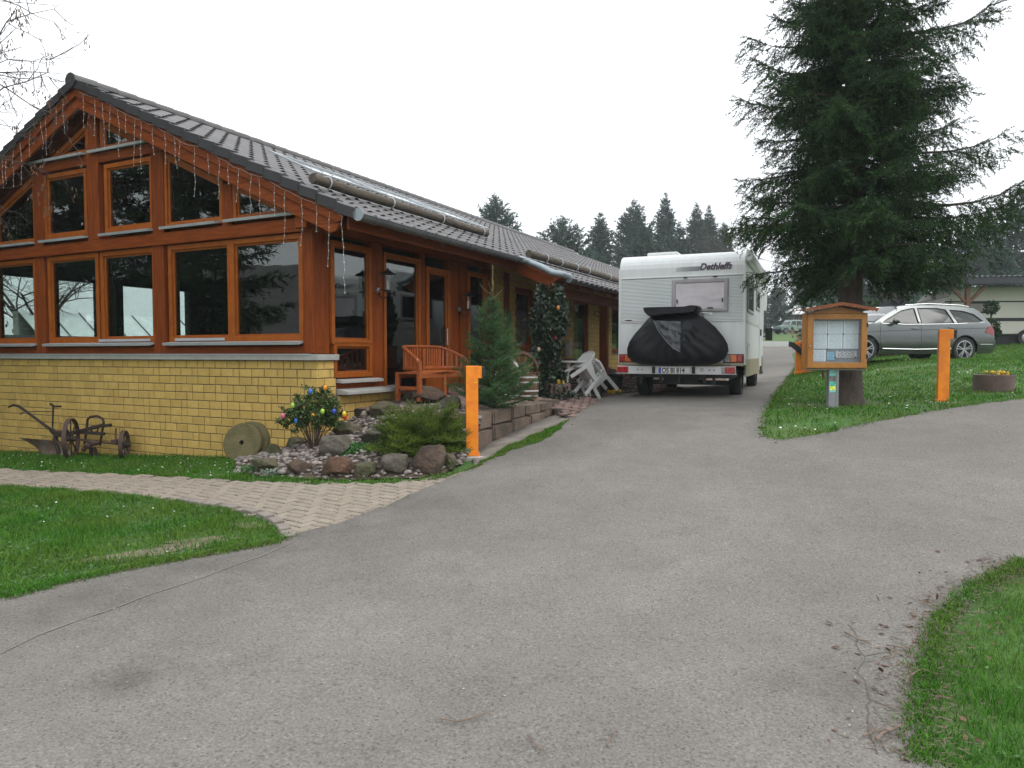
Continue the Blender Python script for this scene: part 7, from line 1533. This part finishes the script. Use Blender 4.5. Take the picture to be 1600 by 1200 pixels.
def lawn(name, P, hmin, hmax, wd, seed, bare=(), zoff=.012, clump=.5, **kw):
    r = np.random.default_rng(seed+1); keep = np.ones(len(P))
    nz = np.array([mnoise.noise(Vector((p[0]*1.7, p[1]*1.7, seed))) for p in P]); keep *= np.clip(.85+nz*clump*1.6, .25, 1)
    for (c, rx, ry, an, k) in bare:
        d = P - np.array(c[:2]); ca, sa = cos(an), sin(an); u = np.hypot((d[:,0]*ca+d[:,1]*sa)/rx, (-d[:,0]*sa+d[:,1]*ca)/ry) + nz*.5; keep *= np.clip((u-.55)/.55, k, 1)
    P = P[r.random(len(P)) < keep]; nz2 = np.array([mnoise.noise(Vector((p[0]*3.1, p[1]*3.1, 9+seed))) for p in P])
    V, T = blades(P, H(P[:,0],P[:,1])+zoff, hmin, hmax, wd, seed); V = V.reshape(-1,5,3); z0 = V[:,0:1,2:3]; V[:,:,2:3] = z0 + (V[:,:,2:3]-z0)*(1+.8*nz2)[:,None,None].clip(.4,1.9); np_obj(name, V.reshape(-1,3), T, mt['grass'], kind='stuff', **kw); return len(P)
A1 = GP([(0,761),(120,768),(240,780),(350,797),(412,816),(436,832),(430,852)])
left_lawn = [tuple(p) for p in A1] + [tuple(p) for p in LAWN_EDGE[1:]] + [(-7.5,4.0),(-9,6.2),tuple(G(-140,757)[:2])]
BARE = [(G(215,868), .52, .17, .45, .22), (G(310,848), .34, .16, .3, .3), (G(392,822), .26, .12, -.3, .45), (G(120,900),.4,.1,.3,.2)]
# sandy bare patches as thin soil sheets under the sparse grass
mt['sandy'] = M('sandy_soil', (.22,.18,.125), .95, col2=(.12,.10,.068), nscale=6, bump=.6, bscale=50, coord='pos', fine=.25)
for i, (c, rx, ry, an, k) in enumerate(BARE[:3]):
    po_ = []
    for t in np.linspace(0, 2*pi, 40)[:-1]:
        rr2 = .8 + .75*mnoise.noise(Vector((cos(t)*2.4, sin(t)*2.4, i*7.0))) + .3*mnoise.noise(Vector((cos(t)*6, sin(t)*6, i*3.0))); u, v = rx*rr2*cos(t), ry*rr2*sin(t); po_.append((c[0]+u*cos(an)-v*sin(an), c[1]+u*sin(an)+v*cos(an)))
    sheet('bare_soil', po_, mt['sandy'], H, .006, .2, .1, kind='structure')
n1 = lawn('left_grass', field([left_lawn], 150000, 1), .018, .058, .0052, 1, BARE, clump=.4)
strip = GP([(-120,706),(0,707),(100,709),(234,714),(352,716),(400,742),(470,752),(560,754),(650,752),(700,744)]) + GP([(690,752),(600,758),(480,759),(330,751),(160,741),(0,733),(-120,733)])
strip = [tuple(p) for p in strip]
n2 = lawn('wall_strip_grass', field([strip], 42000, 2), .02, .065, .006, 2)
verge_ = [tuple(p) for p in GP([(742,733),(775,711),(825,687),(866,668),(890,658),(862,686),(800,708),(762,724),(742,737),(700,746),(668,752)])]
verge_ = wob(verge_ + [verge_[0]], .045, 5, 4)
n3 = lawn('kerb_grass', field([verge_], 12000, 3), .012, .045, .006, 3, clump=1.2, zoff=.02)
rl = [tuple(p) for p in RIGHT_LAWN] + [(9.8,24),(12.5,30),(24,30),(24,12.2)]
tp = tuple(tq); n4 = lawn('right_grass', field([rl], 210000, 4), .025, .06, .013, 4, [(tp,.9,.6,0,.15),(G(1262,668),.9,.25,.2,.25),(G(1400,577),1.6,.35,.1,.3)])
rn = [tuple(p) for p in RIGHT_NEAR] + [(5.6,5.2),(5.6,2.0),(2.0,2.0)]
n5 = lawn('near_right_grass', field([rn], 75000, 5), .02, .065, .004, 5, [(G(1500,960),.25,.12,.9,.2)])
fl_ = [(14.2,36),(17.6,42.5),(34,84),(60,84),(40,36)]; n6 = lawn('far_grass', field([fl_], 26000, 6), .08, .2, .09, 6)
print('blades', n1, n2, n3, n4, n5, n6)
def along(pts, n, sd, spread, bias=0):
    r = np.random.default_rng(sd); b = np.array(resample([tuple(p) for p in pts], .05, False)); i = r.integers(0, len(b)-1, n); d = b[i+1]-b[i]; nn_ = np.c_[-d[:,1], d[:,0]]/(np.linalg.norm(d,axis=1,keepdims=True)+1e-9); return b[i] + nn_*(np.abs(r.normal(0,spread,n))*np.sign(r.normal(bias,1,n)))[:,None] + r.normal(0,.02,(n,2))
eg = np.r_[along(LAWN_EDGE, 5200, 71, .03), along(RIGHT_NEAR, 3500, 72, .025), along(RIGHT_LAWN, 6500, 73, .04)]
V, T = blades(eg, H(eg[:,0],eg[:,1])+.022, .015, .05, .006, 74, .9); np_obj('edge_grass', V, T, mt['grass'], kind='stuff')
def daisies(name, polys, n, seed, sz, zo=.045):
    P = field(polys, n, seed); r = np.random.default_rng(seed); nz = np.array([mnoise.noise(Vector((p[0]*.9, p[1]*.9, 3))) for p in P]); P = P[nz > -.05]; k = len(P)
    dv = np.array([(0,0,0)] + [(cos(2*pi*j/6), sin(2*pi*j/6), 0) for j in range(6)]); dt = np.array([(0,1+j,1+(j+1)%6) for j in range(6)])
    O = np.c_[P, H(P[:,0],P[:,1])+zo]; D = np.tile([1.,0,0],(k,1)) + r.normal(0,.35,(k,3)); V, T = scatter(dv, dt, O, D, r.normal(0,.3,k), r.uniform(.6,1.2,k)*sz); np_obj(name, V, T, mt['daisy'], kind='stuff')
daisies('lawn_daisies', [rl], 1500, 11, .014); daisies('strip_daisies', [strip], 260, 12, .011); daisies('left_daisies', [left_lawn], 150, 13, .010, .06)
mt['clover'] = M('clover_leaves', (.055,.15,.03), .55, rv=.35, rnd='island', coord='pos', trans=.2)
# clover leaves mixed into the near lawns
for nm, pl, k, sd, sz in (('left_clover', left_lawn, 9000, 21, .018),('strip_clover', strip, 3000, 22, .02),('near_right_clover', rn, 900, 23, .02),('right_clover', rl, 5000, 24, .03)):
    P = field([pl], k, sd); r = np.random.default_rng(sd); nz = np.array([mnoise.noise(Vector((p[0]*1.4, p[1]*1.4, sd))) for p in P]); P = P[nz > .05]; k = len(P); O = np.c_[P, H(P[:,0],P[:,1]) + r.uniform(.02,.055,k)]; V, T = scatter(LEAFV, LEAFT, O, np.c_[r.normal(0,1,(k,2)), r.normal(.15,.25,k)], r.normal(0,.4,k), r.uniform(.8,1.4,k)*sz*1.4); np_obj(nm, V, T, mt['clover'], kind='stuff')
# needle and leaf litter along the edges of the asphalt
lt = MB(); SV = np.array([(0,-.04,0),(1,-.03,.02),(1,.03,.02),(0,.04,0)]); ST = np.array([(0,1,2),(0,2,3)])
def litter(name, P, sd, s0, s1, mat, z=.036, tv=SV, tf=ST, flat=.06):
    r = np.random.default_rng(sd); k = len(P); O = np.c_[P, H(P[:,0],P[:,1])+z]; D = np.c_[r.normal(0,1,(k,2)), r.normal(0,flat,k)]; V, T = scatter(tv, tf, O, D, r.normal(0,.25,k), r.uniform(s0,s1,k)); np_obj(name, V, T, mat, kind='stuff')
mt['litter'] = M('needle_litter', (.10,.07,.048), .9, col2=(.18,.145,.11), nscale=7, rv=.45, rnd='island', coord='pos')
litter('needle_litter', np.r_[along(RIGHT_NEAR, 2300, 31, .085), along(RIGHT_LAWN, 4200, 32, .08), along(LAWN_EDGE, 1500, 33, .035), along(LEFT_EDGE, 1600, 34, .04)], 35, .02, .06, mt['litter'])
litter('leaf_litter', np.r_[along(RIGHT_NEAR, 150, 36, .2), along(RIGHT_LAWN, 160, 37, .15), along(LEFT_EDGE, 60, 38, .1)], 39, .02, .05, mt['brownleaf'], tv=LEAFV, tf=LEAFT, flat=.2)
road_in = [tuple(p) for p in GP([(0,960),(450,860),(740,745),(1000,640),(1180,640),(1190,700),(1580,640),(1600,870),(1440,1050),(1430,1190),(0,1190)])]
gp_ = field([road_in], 2600, 41); litter('road_grit', gp_, 42, .006, .016, M('grit', (.09,.085,.08), .9, col2=(.30,.28,.26), nscale=60, contrast=3, coord='pos', rv=.5, rnd='island'), z=.034, tv=LEAFV, tf=LEAFT, flat=.3)
# fallen twigs on the asphalt, each its own thing
mt['stick'] = M('dry_twig', (.13,.085,.06), .9, col2=(.22,.16,.12), nscale=15)
for i, (lab, pts, r_) in enumerate((('long straight twig on the asphalt at the right grass edge',[(1319,1000),(1340,1012),(1362,1020)],.007),('dark forked twig lying nearest the right grass edge',[(1385,1021),(1405,1024),(1420,1030)],.006),('reddish bent twig beside the right grass edge',[(1416,1083),(1420,1070),(1438,1060),(1464,1068)],.008),('pale bent twig low at the right grass edge',[(1368,1172),(1385,1160),(1408,1148)],.008),('curved twig at the bottom right on the asphalt',[(1350,1168),(1362,1158),(1384,1158)],.006),('thin twig in the middle of the asphalt near the bottom edge',[(683,1138),(712,1143),(745,1136),(772,1124)],.005),('short twig at the bottom of the asphalt',[(824,1164),(838,1180),(854,1196)],.005),('tiny hooked twig on the asphalt right of centre bottom',[(948,1181),(958,1164),(966,1150)],.005),('thin dark twig across the asphalt above the right twigs',[(1434,948),(1462,962),(1490,970)],.006),('small twig beside the litter patch on the right',[(1388,1042),(1396,1036),(1404,1031)],.005))):
    P = [Vector(G(*p)) + Vector((0,0,.037+r_)) for p in pts]; P2 = []
    for j in range(len(P)-1): P2 += [P[j].lerp(P[j+1], s) + Vector((0,random.uniform(-.006,.006),random.uniform(0,.004))) for s in (0,.33,.66)]
    P2.append(P[-1]); m = MB(); m.tube(P2, list(np.linspace(r_*.75, r_*.35, len(P2))), 5)
    k = len(P2)//2; d = (P2[-1]-P2[0]).normalized(); sd_ = Vector((-d.y, d.x, .1)); m.tube([P2[k], P2[k] + d*.05 + sd_*.035], [r_*.4, r_*.2], 4)
    o = m.build('fallen_twig', mt['stick'], org=tuple(P2[0])); o.location = P2[0]; tag(o, lab, 'twig', 'twigs fallen on the asphalt')
# ---------------------------------------------------------------- haze
m = MB(); hb = 325; m.span((-hb,-hb,ZMIN-1),(hb,hb,34)); hz = m.mesh('haze', bpy.data.materials.new('haze_air')); ho = bpy.data.objects.new('haze', hz); COL.objects.link(ho); ho['kind'] = 'stuff'; ho.display_type = 'WIRE'
hm = hz.materials[0]; hm.use_nodes = True; t = hm.node_tree; t.nodes.clear(); out = t.nodes.new('ShaderNodeOutputMaterial'); pv = t.nodes.new('ShaderNodeVolumePrincipled'); pv.inputs['Color'].default_value = (.86,.93,.97,1); pv.inputs['Density'].default_value = .0009; pv.inputs['Anisotropy'].default_value = 0.2; t.links.new(pv.outputs[0], out.inputs['Volume'])
